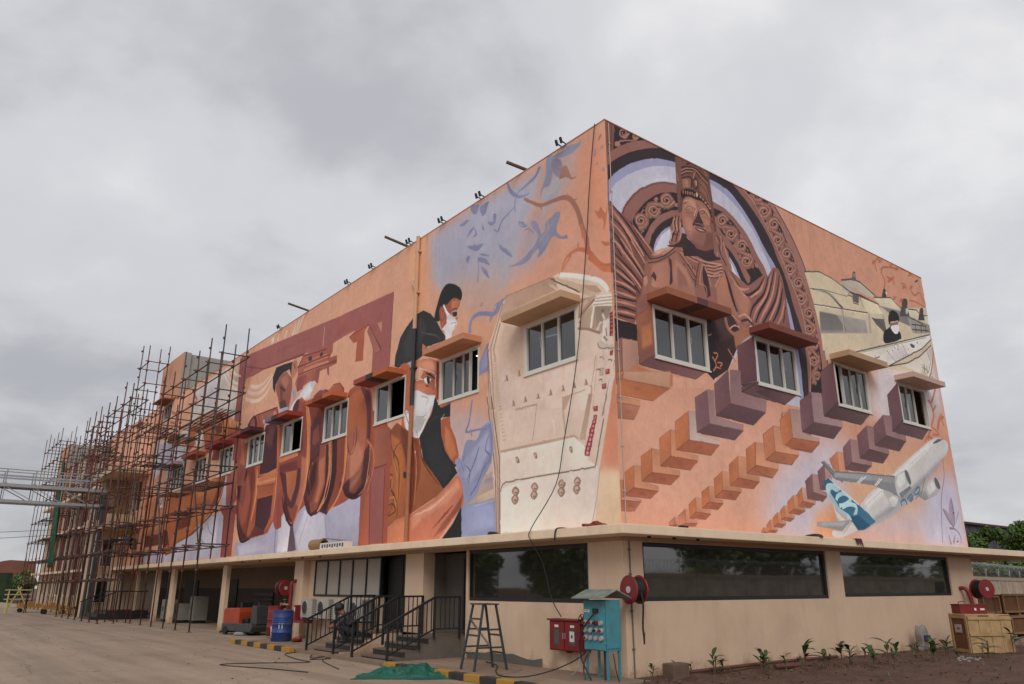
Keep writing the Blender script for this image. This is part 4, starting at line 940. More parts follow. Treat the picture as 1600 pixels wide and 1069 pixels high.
R|K|6a5c52|0|1|1.7|862,854 858,788
R|K|6a5c52|0|1|1.8|1007,890 997,816
R|K|4a4542|0|1|1.7|714,877 777,889 895,899
R|K|4a4542|0|1|1.8|876,928 913,918 895,899
R|K|3d3a3a|0|1|2.4,4.2,1.8|903,904 923,905 925,887 953,889
R|K|3d3a3a|0|1|2.5,4.3,1.9|912,914 968,920 1038,917
R|K|3d3a3a|0|1|2.5,4.3,1.9|967,916 974,890 999,881
R|K|3d3a3a|0|1|2.4,4.2,1.8|927,917 926,891
R|K|3d3a3a|0|1|2.5,4.3,1.8|955,920 954,894
R|P|57534f|0|1||926,913 961,918 950,891 926,891
R|P|cdbf9f|0|1||967,916 1059,914 1081,891 1005,874 974,890
R|K|4a4542|0|1|3.9|967,916 1059,916 1152,927
R|P|c8bb9b|0|1||1042,929 1138,954 1167,951 1208,932 1080,911
R|K|4a4542|0|1|3.4|1042,931 1146,955 1173,944 1212,931
R|P|77736f|1|1||1073,913 1190,924 1235,917 1249,888 1179,889 1108,905
R|P|5a5654|0|1||1016,863 1084,876 1089,842 1072,835 1033,850
R|Ks|4a4542|0|1|3.2|1016,865 1051,861 1082,845
R|P|c5b89c|0|1||1242,940 1295,951 1346,929 1308,917 1254,926
R|K|45413f|0|1|3.6|1243,942 1300,952 1353,926
R|P|8f8a83|0|1||1228,920 1334,918 1378,923 1371,893 1251,868
R|K|4c4846|0|1|4.3|1252,896 1348,910
R|K|4c4846|0|1|4.3|1251,880 1361,898
R|K|4c4846|0|1|4.2|1278,902 1272,872
R|K|4c4846|0|1|4.3|1314,909 1308,880
R|K|4c4846|0|1|4.4|1344,912 1339,886
R|K|4c4846|0|1|4.3|1235,917 1332,913
R|P|c8bda2|0|1||1342,941 1375,950 1381,919 1343,920
R|K|45413f|0|1|3.0|1342,943 1375,950 1378,923
R|P|5b5654|0|1||932,953 939,969 957,975 959,960
R|Ps|4a3c38|0|1||942,971 947,983 958,986 956,975
R|Ps|8d7468|0|1||948,979 957,981 956,971 945,968
R|P|3b3a3c|0|1||1092,943 1101,960 1120,965 1121,950
R|Ps|3a3231|0|1||1104,962 1110,973 1121,976 1119,966
R|P|d8d2cc|0|1||1118,964 1130,967 1124,959
R|P|4b4746|0|1||1185,906 1203,940 1243,951 1247,920
R|Ps|4a3c3a|0|1||1209,943 1223,968 1248,974 1243,952
R|P|b5aca4|0|1||1231,941 1248,945 1238,926 1225,923
R|P|3f3d3e|0|1||1301,919 1315,943 1344,951 1346,929
R|Ps|4a3c3a|0|1||1319,946 1329,963 1347,968 1344,952
R|Ps|201f22|0|1||1071,833 1108,856 1126,868 1162,859 1173,846 1160,831 1069,802
R|Ps|241f20|0|1||1115,893 1137,914 1168,915 1179,901 1170,885 1118,866 1109,872
R|P|8d5c4a|0|1||1117,874 1166,886 1166,872 1140,863 1114,865
R|Ps|d9d6d4|0|1||1121,863 1167,876 1162,855 1140,843 1121,851
R|K|caa28e|0|1|3.3|1121,874 1171,889
R|P|cfc8bd|1|1||909,749 1052,791 1237,851 1364,884 1364,872 1294,829 1081,743 1040,729 930,727
R|P|c6bcae|0|1||909,749 1052,791 1159,827 1093,783 981,740 919,736
R|P|c3b9ba|2|1||1093,783 1188,821 1192,786 1108,759 1062,755
R|K|4a4542|0|1|3.3|901,745 1052,791 1365,887 1368,873 1294,829 1067,735
R|K|8a8078|0|1|1.9|922,747 1058,788 1334,872
R|K|4a4542|0|1|2.3|911,733 948,745 917,728 988,743
R|K|4a4542|0|1|2.4|958,732 1027,755
R|K|6a4a48|0|1|2.5|1074,780 1077,779
R|K|6a4a48|0|1|2.5|1079,776 1083,775
R|K|6a4a48|0|1|2.5|1085,773 1088,772
R|K|6a4a48|0|1|2.5|1091,770 1094,769
R|K|6a4a48|0|1|2.5|1096,766 1100,765
R|K|6a4a48|0|1|2.5|1102,763 1105,762
R|K|6a4a48|0|1|2.5|1108,759 1111,758
R|K|6a4a48|0|1|2.6|1171,818 1175,817
R|K|6a4a48|0|1|2.6|1175,813 1178,812
R|K|6a4a48|0|1|2.6|1178,807 1182,806
R|K|6a4a48|0|1|2.6|1182,802 1185,801
R|K|6a4a48|0|1|2.6|1185,797 1189,796
R|K|6a4a48|0|1|2.6|1189,792 1192,791
R|K|6a4a48|0|1|2.6|1192,786 1196,785
R|K|6a4a48|0|1|2.5|1114,757 1119,759
R|K|6a4a48|0|1|2.5|1126,762 1131,764
R|K|6a4a48|0|1|2.6|1139,768 1143,770
R|K|6a4a48|0|1|2.6|1151,774 1156,776
R|K|6a4a48|0|1|2.6|1164,780 1168,782
R|K|6a4a48|0|1|2.6|1176,785 1181,787
R|K|6a4a48|0|1|2.6|1189,791 1193,793
R|K|4a5f78|0|1|3.6|999,754 1002,751
R|K|4a5f78|0|1|3.8|1106,790 1109,786
R|K|4a5f78|0|1|3.9|1139,800 1142,796
R|K|4a5f78|0|1|3.8|1120,800 1124,796
R|K|4a5f78|0|1|4.0|1199,795 1202,791
R|K|4a5f78|0|1|3.9|1142,810 1145,806
R|Ps|4c4a4e|0|1||1222,830 1246,830 1244,821 1227,821
R|P|8a3f2c|0|1||1202,812 1208,812 1204,807
R|P|8a5a3c|0|1||1262,843 1275,844 1269,839
R|P|c9bfb2|1|1||1150,752 1266,796 1362,855 1366,831 1329,763 1309,743 1281,767 1257,747
R|P|b7aca2|1|1||1322,827 1369,852 1366,831 1335,792
R|K|4a4542|0|1|3.4|1067,735 1185,766 1268,800 1361,853 1366,829 1329,763 1309,743
R|K|77706a|0|1|2.1|1322,827 1335,792 1305,755
R|K|6a625c|0|1|2.7|1276,778 1311,760
R|K|6a625c|0|1|2.7|1273,769 1296,765
R|K|6a625c|0|1|2.7|1291,784 1285,755
R|K|6a625c|0|1|2.8|1305,779 1301,754
R|Ks|b3593c|0|0.85|6.3|1114,975 1126,1002 1113,1024 1127,1044 1177,1057 1227,1066
R|Ks|b3593c|0|0.85|5.2|1236,1068 1286,1073 1316,1063
R|Ks|b3593c|0|0.85|6.0|1284,1017 1303,1000 1343,1018 1355,1004 1373,982
R|Ks|b3593c|0|0.85|5.1|1262,973 1305,979 1362,975
R|Ks|b3593c|0|0.85|5.4|1094,1060 1082,1044 1086,1021
R|Ks|b3593c|0|0.85|5.6|1142,1019 1173,1018 1184,1004
R|Ks|b3593c|0|0.85|5.1|1228,1020 1253,1022 1256,1005
R|Ks|b3593c|0|0.85|4.6|1373,1056 1368,1015
R|Ps|b3593c|0|0.8||1062,1038 1073,1052 1089,1053 1077,1042
R|Ps|b3593c|0|0.8||1089,1056 1101,1070 1116,1071 1104,1060
R|Ps|b3593c|0|0.8||1104,1053 1115,1067 1131,1069 1118,1057
R|Ps|b3593c|0|0.8||1165,1053 1177,1067 1193,1069 1180,1057
R|Ps|b3593c|0|0.8||1200,1054 1213,1068 1229,1070 1216,1058
R|Ps|b3593c|0|0.8||1281,1056 1295,1070 1312,1072 1298,1060
R|Ps|b3593c|0|0.8||1141,1001 1153,1015 1169,1017 1156,1005
R|Ps|b3593c|0|0.8||1165,1015 1177,1029 1193,1031 1180,1019
R|Ps|b3593c|0|0.8||1227,1002 1240,1016 1257,1017 1243,1006
R|Ps|b3593c|0|0.8||1276,1014 1289,1028 1306,1030 1292,1018
R|Ps|b3593c|0|0.8||1157,952 1169,965 1185,967 1172,955
R|Ps|b3593c|0|0.8||1196,953 1208,966 1224,968 1211,956
R|K|3a3032|0|1|4.6|1324,1048 1345,1060
R|Ks|bb5f40|0|0.8|9.1|1233,552 1267,594 1296,628 1291,658 1275,671
R|Ks|bb5f40|0|0.8|7.7|1267,571 1309,576 1267,594
R|Ks|bb5f40|0|0.8|10.6|1305,587 1324,616 1350,639
R|Ks|bb5f40|0|0.8|8.1|1353,604 1343,623 1360,633
R|Ks|bb5f40|0|0.8|8.2|1328,751 1338,720 1320,694 1294,666
R|Ks|bb5f40|0|0.8|6.7|1321,662 1292,639
R|Ks|bb5f40|0|0.8|8.8|1210,542 1235,560 1270,556
R|Ps|bbb8b6|0|1||714,268 677,269 680,282 717,281 756,295 819,348 880,385 939,402 987,427 1039,456 1145,506 1249,552 1294,564 1344,561 1356,547 1333,521 1296,502 1212,453 1152,415 1079,378 958,330 871,306 790,287
R|P|d3d0cc|6|1||833,352 908,390 987,427 1125,492 1247,548 1282,554 1154,488 1021,423 900,363 849,340
R|P|8d8e92|8|1||790,287 871,306 958,330 1079,378 1152,415 1294,498 1339,525 1318,516 1171,445 1047,390 934,342 853,312
R|P|a4a3a4|4|1||873,313 960,337 1042,376 1031,365 958,330 885,308
R|K|6f7276|0|1|4.0,8.0,2.0|1262,544 1296,557 1328,563
R|P|4d5560|0|1||1264,547 1301,560 1320,561 1279,546
R|K|8a8d92|0|1|3.0|1105,472 1108,473
R|K|8a8d92|0|1|3.0|1116,477 1120,478
R|K|8a8d92|0|1|3.0|1128,483 1131,484
R|K|8a8d92|0|1|3.0|1140,488 1143,490
R|K|8a8d92|0|1|3.1|1152,494 1155,495
R|K|8a8d92|0|1|3.1|1164,499 1167,501
R|K|8a8d92|0|1|3.1|1176,505 1179,506
R|K|8a8d92|0|1|3.1|1188,511 1192,512
R|K|8a8d92|0|1|3.1|1200,516 1204,518
R|K|8a8d92|0|1|2.5|841,346 844,348
R|K|8a8d92|0|1|2.5|851,351 854,352
R|K|8a8d92|0|1|2.5|861,356 864,357
R|K|8a8d92|0|1|2.5|872,361 875,362
R|K|8a8d92|0|1|2.6|882,366 885,367
R|K|8a8d92|0|1|2.6|893,371 896,372
R|K|8a8d92|0|1|2.6|903,376 907,377
R|K|8a8d92|0|1|2.6|914,381 917,382
R|K|8a8d92|0|1|2.6|925,386 928,387
R|P|77797d|0|1||665,436 680,439 722,419 802,423 919,426 1010,432 1006,397 1018,377 1032,368 1008,380 948,390 891,399 808,399 723,398 706,403 703,416
R|P|8f9194|3|1||721,417 919,426 1010,431 1005,414 914,411 785,407 713,405
R|K|c9c9c9|0|1|3.0|814,399 844,415
R|K|c9c9c9|0|1|3.0|820,398 861,418
R|K|c9c9c9|0|1|3.2|898,399 930,419
R|K|c9c9c9|0|1|3.2|904,398 940,419
R|K|5b5e63|0|1|2.0|721,417 827,423 1010,431
R|K|50545a|0|1|2.8|665,436 710,408
R|K|a6a7a8|0|1|1.9|680,438 722,418
R|Ps|a9a8a6|0|1||935,389 975,388 1006,373 1009,360 964,350 955,366
R|Ps|c4c2bf|0|1||960,370 986,379 1005,370 978,351
R|Ps|b2b1b0|0|1||1067,451 1093,443 1094,421 1083,410 1039,389 1015,381 1005,394 1009,428
R|P|cfcdca|3|1||1026,437 1065,447 1063,419 1022,402 1012,415
R|Ps|5a5f62|0|1||1067,451 1081,450 1093,425 1084,415 1071,430
R|P|6f7478|0|1||1017,388 1084,413 1089,407 1027,375
R|Ps|a5a5a5|0|1||1168,416 1207,438 1234,445 1254,434 1257,419 1225,398 1181,386 1152,383 1131,389
R|P|c6c4c1|4|1||1176,417 1215,436 1229,432 1230,414 1184,396
R|Ps|565b5e|0|1||1233,446 1249,443 1260,423 1247,416 1232,428
R|P|8a8b8d|0|1||1115,394 1164,405 1181,386 1155,379 1127,386
R|K|6f7276|0|1|3.0|1102,379 1148,404 1177,442
R|Ks|3f6d8c|0|1|5.0|1022,357 1021,366 1038,374 1048,371 1051,362
R|K|3f6d8c|0|1|4.5|1057,377 1083,391 1094,389 1063,372 1073,371 1091,381
R|Ks|3f6d8c|0|1|4.7|1106,401 1129,413 1136,408 1127,399 1106,390 1100,395 1108,402
R|P|c2c0be|0|1||691,352 705,326 746,303 768,295 729,281 702,313
R|P|2f6484|0|1||660,390 691,401 741,375 806,347 846,330 878,310 816,289 790,287 771,304 738,315 708,338 685,361
R|Ps|9fc0c8|0|1||672,379 685,388 714,388 732,377 716,370 694,374 684,358 674,364
R|Ks|8fb6c2|0|1|12.0|683,364 704,344 718,329 756,316
R|Ks|9fc6d0|0|1|10.4|711,351 719,361 745,369 768,364 772,355 745,343 720,339
R|Ks|9fc6d0|0|1|10.4|731,336 763,345 793,343 793,331 773,314 750,316
R|K|2f6484|0|1|5.7|745,356 760,357
R|K|2f6484|0|1|5.7|759,329 775,333
R|P|20506f|3|1||763,320 771,304 790,287 816,289 850,300 800,322
R|K|c9cdd0|0|1|3.3|691,400 741,375 808,347
R|P|85888b|0|1||617,297 699,303 754,308 758,304 718,282 672,285 615,288
R|P|9a9c9e|2|1||619,296 711,302 747,305 720,293 640,291
R|K|a9a8a6|0|1|6.4|758,301 729,281 714,268
R|Ks|6b5a6a|0|1|2.5|1305,503 1294,452 1254,389 1217,273
R|Ks|8a7c92|0|1|5.6|1273,312 1306,312 1333,295 1332,273
R|Ps|9a8aa0|0|1||1315,399 1321,371 1318,342 1305,319 1289,333 1288,362
R|Ps|9a8aa0|0|1||1252,364 1281,354 1298,333 1303,315 1273,332
R|Ps|a696aa|0|1||1353,366 1337,346 1309,319 1326,342
R|Ks|5b4a58|0|1|1.8|1252,364 1281,332 1304,317
R|Ks|5b4a58|0|1|1.9|1315,399 1317,360 1308,321
R|Ps|8f7f98|0|1||1264,299 1269,282 1273,271 1261,271
R|Ps|8f7f98|0|1||1306,301 1293,279 1286,271 1283,278
R|K|5b4a58|0|1|4.4|1310,354 1320,357
R|K|5b4a58|0|1|3.7|1305,278 1316,280
R|P|cdb4a6|9|0.6||5,257 382,254 380,242 4,243
L|P|c98e70|0|1||-10,240 4700,240 4700,1080 -10,1080
L|P|c78c70|12|1||706,1076 -2,1072 3,252 712,260
L|P|c2866c|55|1||126,1055 -2,1068 -9,560 142,596 239,823
L|P|c67d5e|34|1||77,1016 -10,1048 -9,512 2,677 45,883
L|P|cb9067|17|1||774,1072 689,1080 674,825 737,807
L|P|9a99a9|24|1||665,1057 307,1057 191,1054 237,962 307,830 404,750 569,847 645,924
L|P|9896aa|35|1||652,1052 331,1051 271,976 406,879 602,928
L|P|9d8d96|37|1||260,939 172,935 195,838 307,815
L|P|a78f90|33|1||191,1054 85,1059 109,969 215,922
L|P|97959f|16|1||203,995 128,1009 150,957 193,944
L|P|b79a98|29|1||585,570 377,519 352,336 549,382
L|P|c08a6c|50|0.7||571,900 355,846 308,693 504,618
L|P|c57e5d|15|1||34,570 -19,558 4,351 44,379
L|P|c27258|15|0.7||23,518 -6,512 8,374 28,376
L|P|cfb08e|11|1||78,365 -3,356 0,252 75,250
L|Ks|9a6350|0|1|6.2,11.4,13.2|265,1004 235,983 205,963 162,956 129,950 107,935 88,903 77,866 64,826 63,806
L|K|9a6350|0|1|6.6,1.4|205,964 201,950
L|K|9a6350|0|1|8.8,1.8|120,944 115,954
L|K|9a6350|0|1|8.6,1.3|103,929 87,930
L|K|b36040|0|1|7.4,1.6|77,866 76,834
L|Ks|b36040|0|1|4.0,8.7,13.5|139,789 125,809 92,815 61,799 26,758 -1,747
L|K|b36040|0|1|5.7,1.2|90,815 87,831
L|Ks|b36040|0|1|8.0|75,853 64,823 59,802
L|Ks|b9633f|0|1|3.7|144,780 123,799 109,814
L|Ks|b9633f|0|1|11.4|59,789 36,766 19,749 -2,741
L|Ks|74779a|0|1|11.0,4.5,3.0|206,1061 224,1042 260,1034 289,1027 297,1004 295,983
L|Ks|74779a|0|1|6.2,10.3,2.6|325,1071 313,1045 281,1016 245,1009
L|Ks|74779a|0|1|3.1,6.2,3.1|298,997 324,989 347,980 362,958
L|K|74779a|0|1|3.2|378,971 363,959 355,961
L|Ps|7b7d97|0|1||164,1065 130,1063 107,1066 82,1059 69,1063 78,1048 108,1045 140,1050
L|Ps|7b7d97|0|1||183,1071 159,1066 159,1048 172,1001 194,1000 207,984 199,1006 186,1029
L|Ps|7c7486|0|1||164,1058 140,1048 131,1028 137,1003 155,1015 167,1038
L|Ps|9a6a58|0|1||142,1001 134,1022 118,1022 109,1001 101,985 87,984 101,980 121,995 137,998
L|P|7b7d97|0|1||139,1078 120,1074 111,1066 130,1067
L|P|7b7d97|0|1||284,955 266,949 251,931 261,931 271,943
L|Ks|74779a|0|1|2.4|284,955 274,940 251,931
L|Ks|74779a|0|1|2.9|261,924 246,922 231,906
L|K|7b7d97|0|1|3.8|243,924 246,910
L|Ps|7b7d97|0|1||240,936 221,930 209,907 204,892 192,898 187,916 170,920 158,925 144,923 142,912 154,886 141,865 123,861 121,851 146,860 164,873 178,865 193,850 217,842 212,861 232,857 247,846 272,844 324,855 282,854 241,868 221,881 216,897 231,916
L|Ks|8c8790|0|0.7|3.6|212,878 182,894 158,912
L|Ks|8c8790|0|0.7|3.6|202,860 178,875
L|Ks|8c8790|0|0.7|3.7|221,902 197,872
L|Ks|8c8790|0|0.7|3.6|192,911 182,887 197,872
L|Ks|b58a7c|0|0.8|3.2|201,925 197,899
L|Ks|b58a7c|0|0.8|3.2|182,921 180,896
L|Ps|74779a|0|0.9||475,1071 465,1047 447,1043 444,1066
L|Ps|74779a|0|0.9||435,1054 428,1028 413,1026 405,1041 399,1055
L|Ps|74779a|0|0.9||401,1001 392,986 372,986 369,1008 381,1012 381,993
L|Ps|74779a|0|0.9||526,1039 503,1030 481,1035 465,1025 487,1040 506,1041
L|Ps|74779a|0|0.9||492,990 477,1008 458,1008 464,1003
L|Ps|74779a|0|0.9||461,1010 446,984 464,983 455,991
L|Ps|74779a|0|0.9||495,971 469,956 457,961 445,949 418,951 439,939 463,948
L|Ps|74779a|0|0.9||493,932 487,939 475,935 484,921
L|Ps|74779a|0|0.9||363,945 355,923 319,894 308,874 346,904 357,919
L|Ps|74779a|0|0.9||438,928 418,922 397,905 414,915
L|Ps|74779a|0|0.9||441,913 414,908 394,886 426,902
L|Ps|74779a|0|0.9||425,991 416,984 425,1007
L|Ps|74779a|0|0.9||442,921 418,911 391,883 417,897 435,909
L|Ps|74779a|0|0.9||433,925 415,922 394,906
L|Ps|74779a|0|0.9||429,892 408,878 394,851 417,871
L|Ps|74779a|0|0.9||488,937 478,937 481,923 490,923
L|Ps|74779a|0|0.9||488,967 460,958 427,952 442,942 466,949
L|Ps|74779a|0|0.9||427,790 419,795 422,798
L|Ks|74779a|0|1|3.2|442,921 438,889 442,855
L|Ks|74779a|0|1|12.1,10.1,7.1|470,734 470,756 453,773 415,769 376,758 360,774 355,780
L|K|74779a|0|1|3.9|376,758 390,742
L|Ks|74779a|0|1|8.9,9.9,7.0|455,770 432,774 387,759 364,758 348,775 322,786
L|Ks|74779a|0|1|2.9|375,761 370,777 327,785
L|K|74779a|0|1|3.0|386,754 392,742
L|P|74779a|0|1||430,792 421,796 424,788
L|P|77779a|0|1||402,689 394,693 393,625 435,621 433,648 419,668
L|P|8486aa|4|1||424,659 402,682 396,639 418,631
L|K|8a7a80|0|0.85|5.9|20,1035 11,1045
L|K|8a7a80|0|0.85|5.8|15,1017 7,1011 9,1019
L|K|8a7a80|0|0.85|5.9|32,1003 29,1021
L|K|8a7a80|0|0.85|5.8|27,986 25,980
L|K|8a7a80|0|0.85|5.7|13,966 5,958
L|K|a8604a|0|1|4.2|19,1036 11,1045
L|Ps|b36040|0|0.9||38,883 28,875 20,882 8,864 1,883 5,856 12,831 16,830 15,854 29,861
L|Ps|b36040|0|0.9||25,810 12,802 -2,798 3,792 16,796
L|P|c9af9d|0|1||338,778 166,780 88,749 18,708 0,692 -8,561 52,356 75,247 356,248 370,365 396,566 390,677
L|P|c1a48f|6|1||331,768 180,774 137,738 342,733 366,648 330,257 352,258 389,535
L|P|c8a994|2|1||343,721 266,703 262,584 53,581 62,477 384,534 380,636
L|P|bc9e88|7|1||358,671 337,720 266,694 267,597 277,568 342,581
L|P|cbb0a0|5|1||353,629 262,577 61,580 51,549 66,477 363,531
L|K|c9ab92|0|1|4.3|335,779 394,680 381,534
L|K|a07f68|0|1|4.2|340,772 386,678 371,532
L|K|c9ab92|0|1|4.2|343,728 369,674 364,645 360,530
L|K|9d7c66|0|1|4.3|351,727 375,672 369,640
L|K|7f6353|0|1|2.8|397,677 387,590 379,533
L|K|7f6353|0|1|2.8|399,681 393,592 388,535
L|K|a5846e|0|0.7|2.3|374,634 364,635
L|K|a5846e|0|0.7|2.3|373,628 362,628
L|K|a5846e|0|0.7|2.3|372,622 361,622
L|K|a5846e|0|0.7|2.3|371,616 360,616
L|K|a5846e|0|0.7|2.3|370,609 359,610
L|K|a5846e|0|0.7|2.3|369,603 358,603
L|K|a5846e|0|0.7|2.3|367,597 357,597
L|K|a5846e|0|0.7|2.3|366,591 356,591
L|K|a5846e|0|0.7|2.3|365,585 355,585
L|K|a5846e|0|0.7|2.3|364,578 354,579
L|K|a5846e|0|0.7|2.3|363,572 353,573
L|K|a5846e|0|0.7|2.3|362,566 351,567
L|K|a5846e|0|0.7|2.2|361,560 350,561
L|K|a5846e|0|0.7|2.2|360,554 349,555
L|K|a5846e|0|0.7|2.2|359,548 348,549
L|K|a5846e|0|0.7|2.2|358,542 347,543
L|K|a5846e|0|0.7|2.2|356,536 346,537
L|K|a5846e|0|0.7|2.2|355,530 345,531
L|P|a98670|0|1||332,780 322,786 178,782 164,782 152,741 193,741 348,743 345,756
L|P|b9957c|0|1||335,750 193,748 147,745 145,736 348,733 349,742
L|K|8d6d5a|0|1|1.8|322,786 176,781
L|P|c8ac96|0|1||173,781 155,783 103,760 45,735 22,719 8,698 27,700 35,711 78,734 129,761
L|P|b59880|0|1||167,778 129,761 78,734 42,715 31,701 43,696 63,705 91,723 138,756
L|K|4d403a|0|1|2.9|176,778 138,753 87,721
L|P|c3a58d|0|1||183,771 147,746 92,707 84,702 90,698 147,737 178,761
L|Ks|e0d0c2|0|1|10.0|146,778 94,758 41,733 19,715 10,699
L|P|a58770|1|1||78,734 42,721 27,704 43,704 74,728
L|K|d9c8ba|0|1|4.0|43,698 -3,687
L|K|9a7b68|0|1|2.2|43,694 -3,684
L|K|d9c8ba|0|1|4.0|47,692 -3,681
L|K|9a7b68|0|1|2.2|47,689 -3,678
L|K|d9c8ba|0|1|4.0|51,687 -2,674
L|K|9a7b68|0|1|2.2|51,683 -2,671
L|K|d9c8ba|0|1|4.0|55,681 -2,668
L|K|9a7b68|0|1|2.2|55,678 -2,664
L|P|a88a75|0|1||90,707 43,700 48,691 81,674 94,671
L|P|bf9f88|0|1||88,697 67,700 64,693 87,678
L|K|8a6a58|0|1|4.6|47,694 77,676 94,668
L|P|ab8e78|0|1||87,670 56,682 -2,666 -1,627 35,620 94,647
L|K|dccbbd|0|1|6.0|50,681 60,638
L|K|80675a|0|1|1.8|44,678 53,636
L|K|8a7060|0|1|4.8|97,647 66,637 35,621
L|P|8a7668|2|1||44,678 2,666 11,648 35,631 46,637
L|K|c9b7a8|0|1|5.1|27,658 22,645
L|K|6a5448|0|1|5.1|29,666 23,662
L|K|6a5448|0|1|5.4|92,660 90,658
L|K|d0bfb0|0|1|2.2|28,641 36,644
L|K|d0bfb0|0|1|2.2|30,639 38,641
L|K|d0bfb0|0|1|2.2|33,636 40,639
L|K|d0bfb0|0|1|2.2|35,633 42,636
L|K|d0bfb0|0|1|2.2|37,631 44,633
L|K|d0bfb0|0|1|2.2|39,628 47,631
L|P|cdbcb0|0|1||26,644 9,644 11,613 19,599 32,602
L|K|8a7a70|0|1|5.0|26,612 17,601
L|K|8a7a70|0|1|3.5|19,627 18,610
L|P|7c3030|0|1||8,653 -1,656 0,628 2,607 11,609 8,633
L|K|4a2020|0|1|1.4|7,652 -1,651
L|K|b58a84|0|1|2.1|5,649 1,649
L|K|4a2020|0|1|1.4|7,645 -1,644
L|K|b58a84|0|1|2.1|5,642 1,642
L|K|4a2020|0|1|1.4|7,638 0,637
L|K|b58a84|0|1|2.1|6,635 2,635
L|K|4a2020|0|1|1.4|8,631 0,630
L|K|b58a84|0|1|2.1|6,628 2,628
L|K|4a2020|0|1|1.4|8,623 1,622
L|K|b58a84|0|1|2.1|7,619 3,619
L|K|4a2020|0|1|1.4|9,614 1,614
L|K|b58a84|0|1|2.1|7,611 3,611
L|Ps|b8a79a|0|1||42,604 32,605 23,597 1,588 -1,581 29,588 40,595
L|Ks|75655c|0|1|2.1|43,603 35,591 -1,582
L|P|8a3a36|0|1||11,580 2,580 5,570 12,571
L|K|a78871|0|1|1.8|49,580 74,479
L|K|b39580|0|1|1.8|45,577 62,477
L|K|77645a|0|1|2.0|-2,565 34,472
L|K|cbb4a4|0|1|3.4|1,566 28,471
L|Ks|66504a|0|1|2.1|39,573 32,573 30,568
L|Ks|66504a|0|1|2.1|17,563 10,563 7,558
L|Ks|66504a|0|1|2.1|49,551 42,551 40,546
L|Ks|66504a|0|1|2.1|43,530 36,530 33,525
L|K|77645a|0|1|1.4|41,551 29,550
L|K|77645a|0|1|1.4|41,547 30,546
L|K|77645a|0|1|1.4|41,543 30,542
L|K|77645a|0|1|1.4|41,539 30,538
L|P|8d3c38|0|1||25,547 14,546 14,536 25,537
L|K|b98078|0|1|3.1|23,544 19,543
L|P|8d3c38|0|1||34,521 23,520 23,510 34,511
L|K|b98078|0|1|3.1|32,517 28,517
L|P|8d3c38|0|1||60,482 48,482 49,472 60,473
L|K|b98078|0|1|3.1|57,479 53,479
L|P|9a7a66|0|1||333,588 327,603 320,587
L|K|6f5648|0|1|1.8|326,601 322,587
L|K|c9ab98|0|1|1.8|329,596 331,589
L|P|9a7a66|0|1||290,589 284,604 278,588
L|K|6f5648|0|1|1.7|283,602 279,588
L|K|c9ab98|0|1|1.7|286,597 288,590
L|P|9a7a66|0|1||309,527 303,542 296,527
L|K|6f5648|0|1|1.7|302,540 298,527
L|K|c9ab98|0|1|1.7|305,535 307,529
L|P|9a7a66|0|1||269,528 263,542 256,527
L|K|6f5648|0|1|1.7|262,541 258,527
L|K|c9ab98|0|1|1.7|264,536 266,529
L|P|9a7a66|0|1||227,528 221,542 215,528
L|K|6f5648|0|1|1.6|221,541 217,528
L|K|c9ab98|0|1|1.6|223,536 225,529
L|P|9a7a66|0|1||188,527 182,541 176,527
L|K|6f5648|0|1|1.6|181,540 178,527
L|K|c9ab98|0|1|1.6|184,535 186,529
L|P|9a7a66|0|1||150,527 144,541 139,527
L|K|6f5648|0|1|1.5|144,540 140,527
L|K|c9ab98|0|1|1.5|146,535 148,529
L|P|9a7a66|0|1||117,528 111,541 106,528
L|K|6f5648|0|1|1.5|111,540 108,528
L|K|c9ab98|0|1|1.5|113,536 115,529
L|P|9a7a66|0|1||84,528 78,541 73,527
L|K|6f5648|0|1|1.4|78,539 74,527
L|K|c9ab98|0|1|1.4|80,535 82,529
L|K|a78570|0|1|1.8|146,515 80,519
L|K|a78570|0|1|2.1|297,519 225,518
L|P|b39177|1|1||141,517 120,518 138,490 149,492
L|Ks|8f7060|0|1|1.8|69,525 62,518 67,497
L|K|a38470|0|1|2.0|297,517 225,516 240,443
L|K|a38470|0|1|1.8|146,518 143,479 140,442
L|K|cdb6a6|0|1|4.5|175,476 169,444
L|K|cbb2a2|0|1|5.1|322,513 302,442
L|K|cbb2a2|0|1|2.5|307,511 287,449
L|K|a98c76|0|0.6|4.4|146,515 145,480 140,445
L|P|b08f76|2|1||349,438 209,438 115,437 100,428 116,427 209,431 347,432
L|P|cebcae|2|1||347,433 209,432 115,433 88,412 78,384 56,371 52,365 65,271 69,264 346,263
L|P|d2c3b7|2|1||344,357 246,368 52,368 64,289 72,267 346,266
L|Ks|67524a|0|1|2.5|346,351 341,363 322,368 210,370 118,369 67,370 59,374 46,417 34,455
L|K|67524a|0|1|1.7|38,461 23,499
L|K|8c7262|0|1|1.7|34,461 31,479 25,500
L|K|8c7262|0|1|1.3|48,367 59,314 72,272
L|Ps|8a6c5a|0|1||296,416 288,417 283,406 290,404
L|Ps|b6947e|0|1||295,414 288,414 290,407
L|Ps|8a6c5a|0|1||237,417 229,418 225,408 231,406
L|Ps|b6947e|0|1||235,415 229,415 231,409
L|Ps|8a6c5a|0|1||130,414 123,416 120,406 125,404
L|Ps|b6947e|0|1||129,413 123,413 125,407
L|Ps|836655|0|1||308,348 296,357 283,346 296,336
L|Ps|b8988a|0|1||304,347 296,354 289,347 298,339
L|K|5c463c|0|1|2.0|299,345 291,344
L|Ps|836655|0|1||310,332 298,341 285,331 298,320
L|Ps|b8988a|0|1||306,331 298,338 291,331 299,324
L|K|5c463c|0|1|2.0|301,329 293,329
L|Ps|836655|0|1||246,351 234,359 223,349 234,339
L|Ps|b8988a|0|1||242,350 235,356 228,349 236,342
L|K|5c463c|0|1|1.9|238,347 230,347
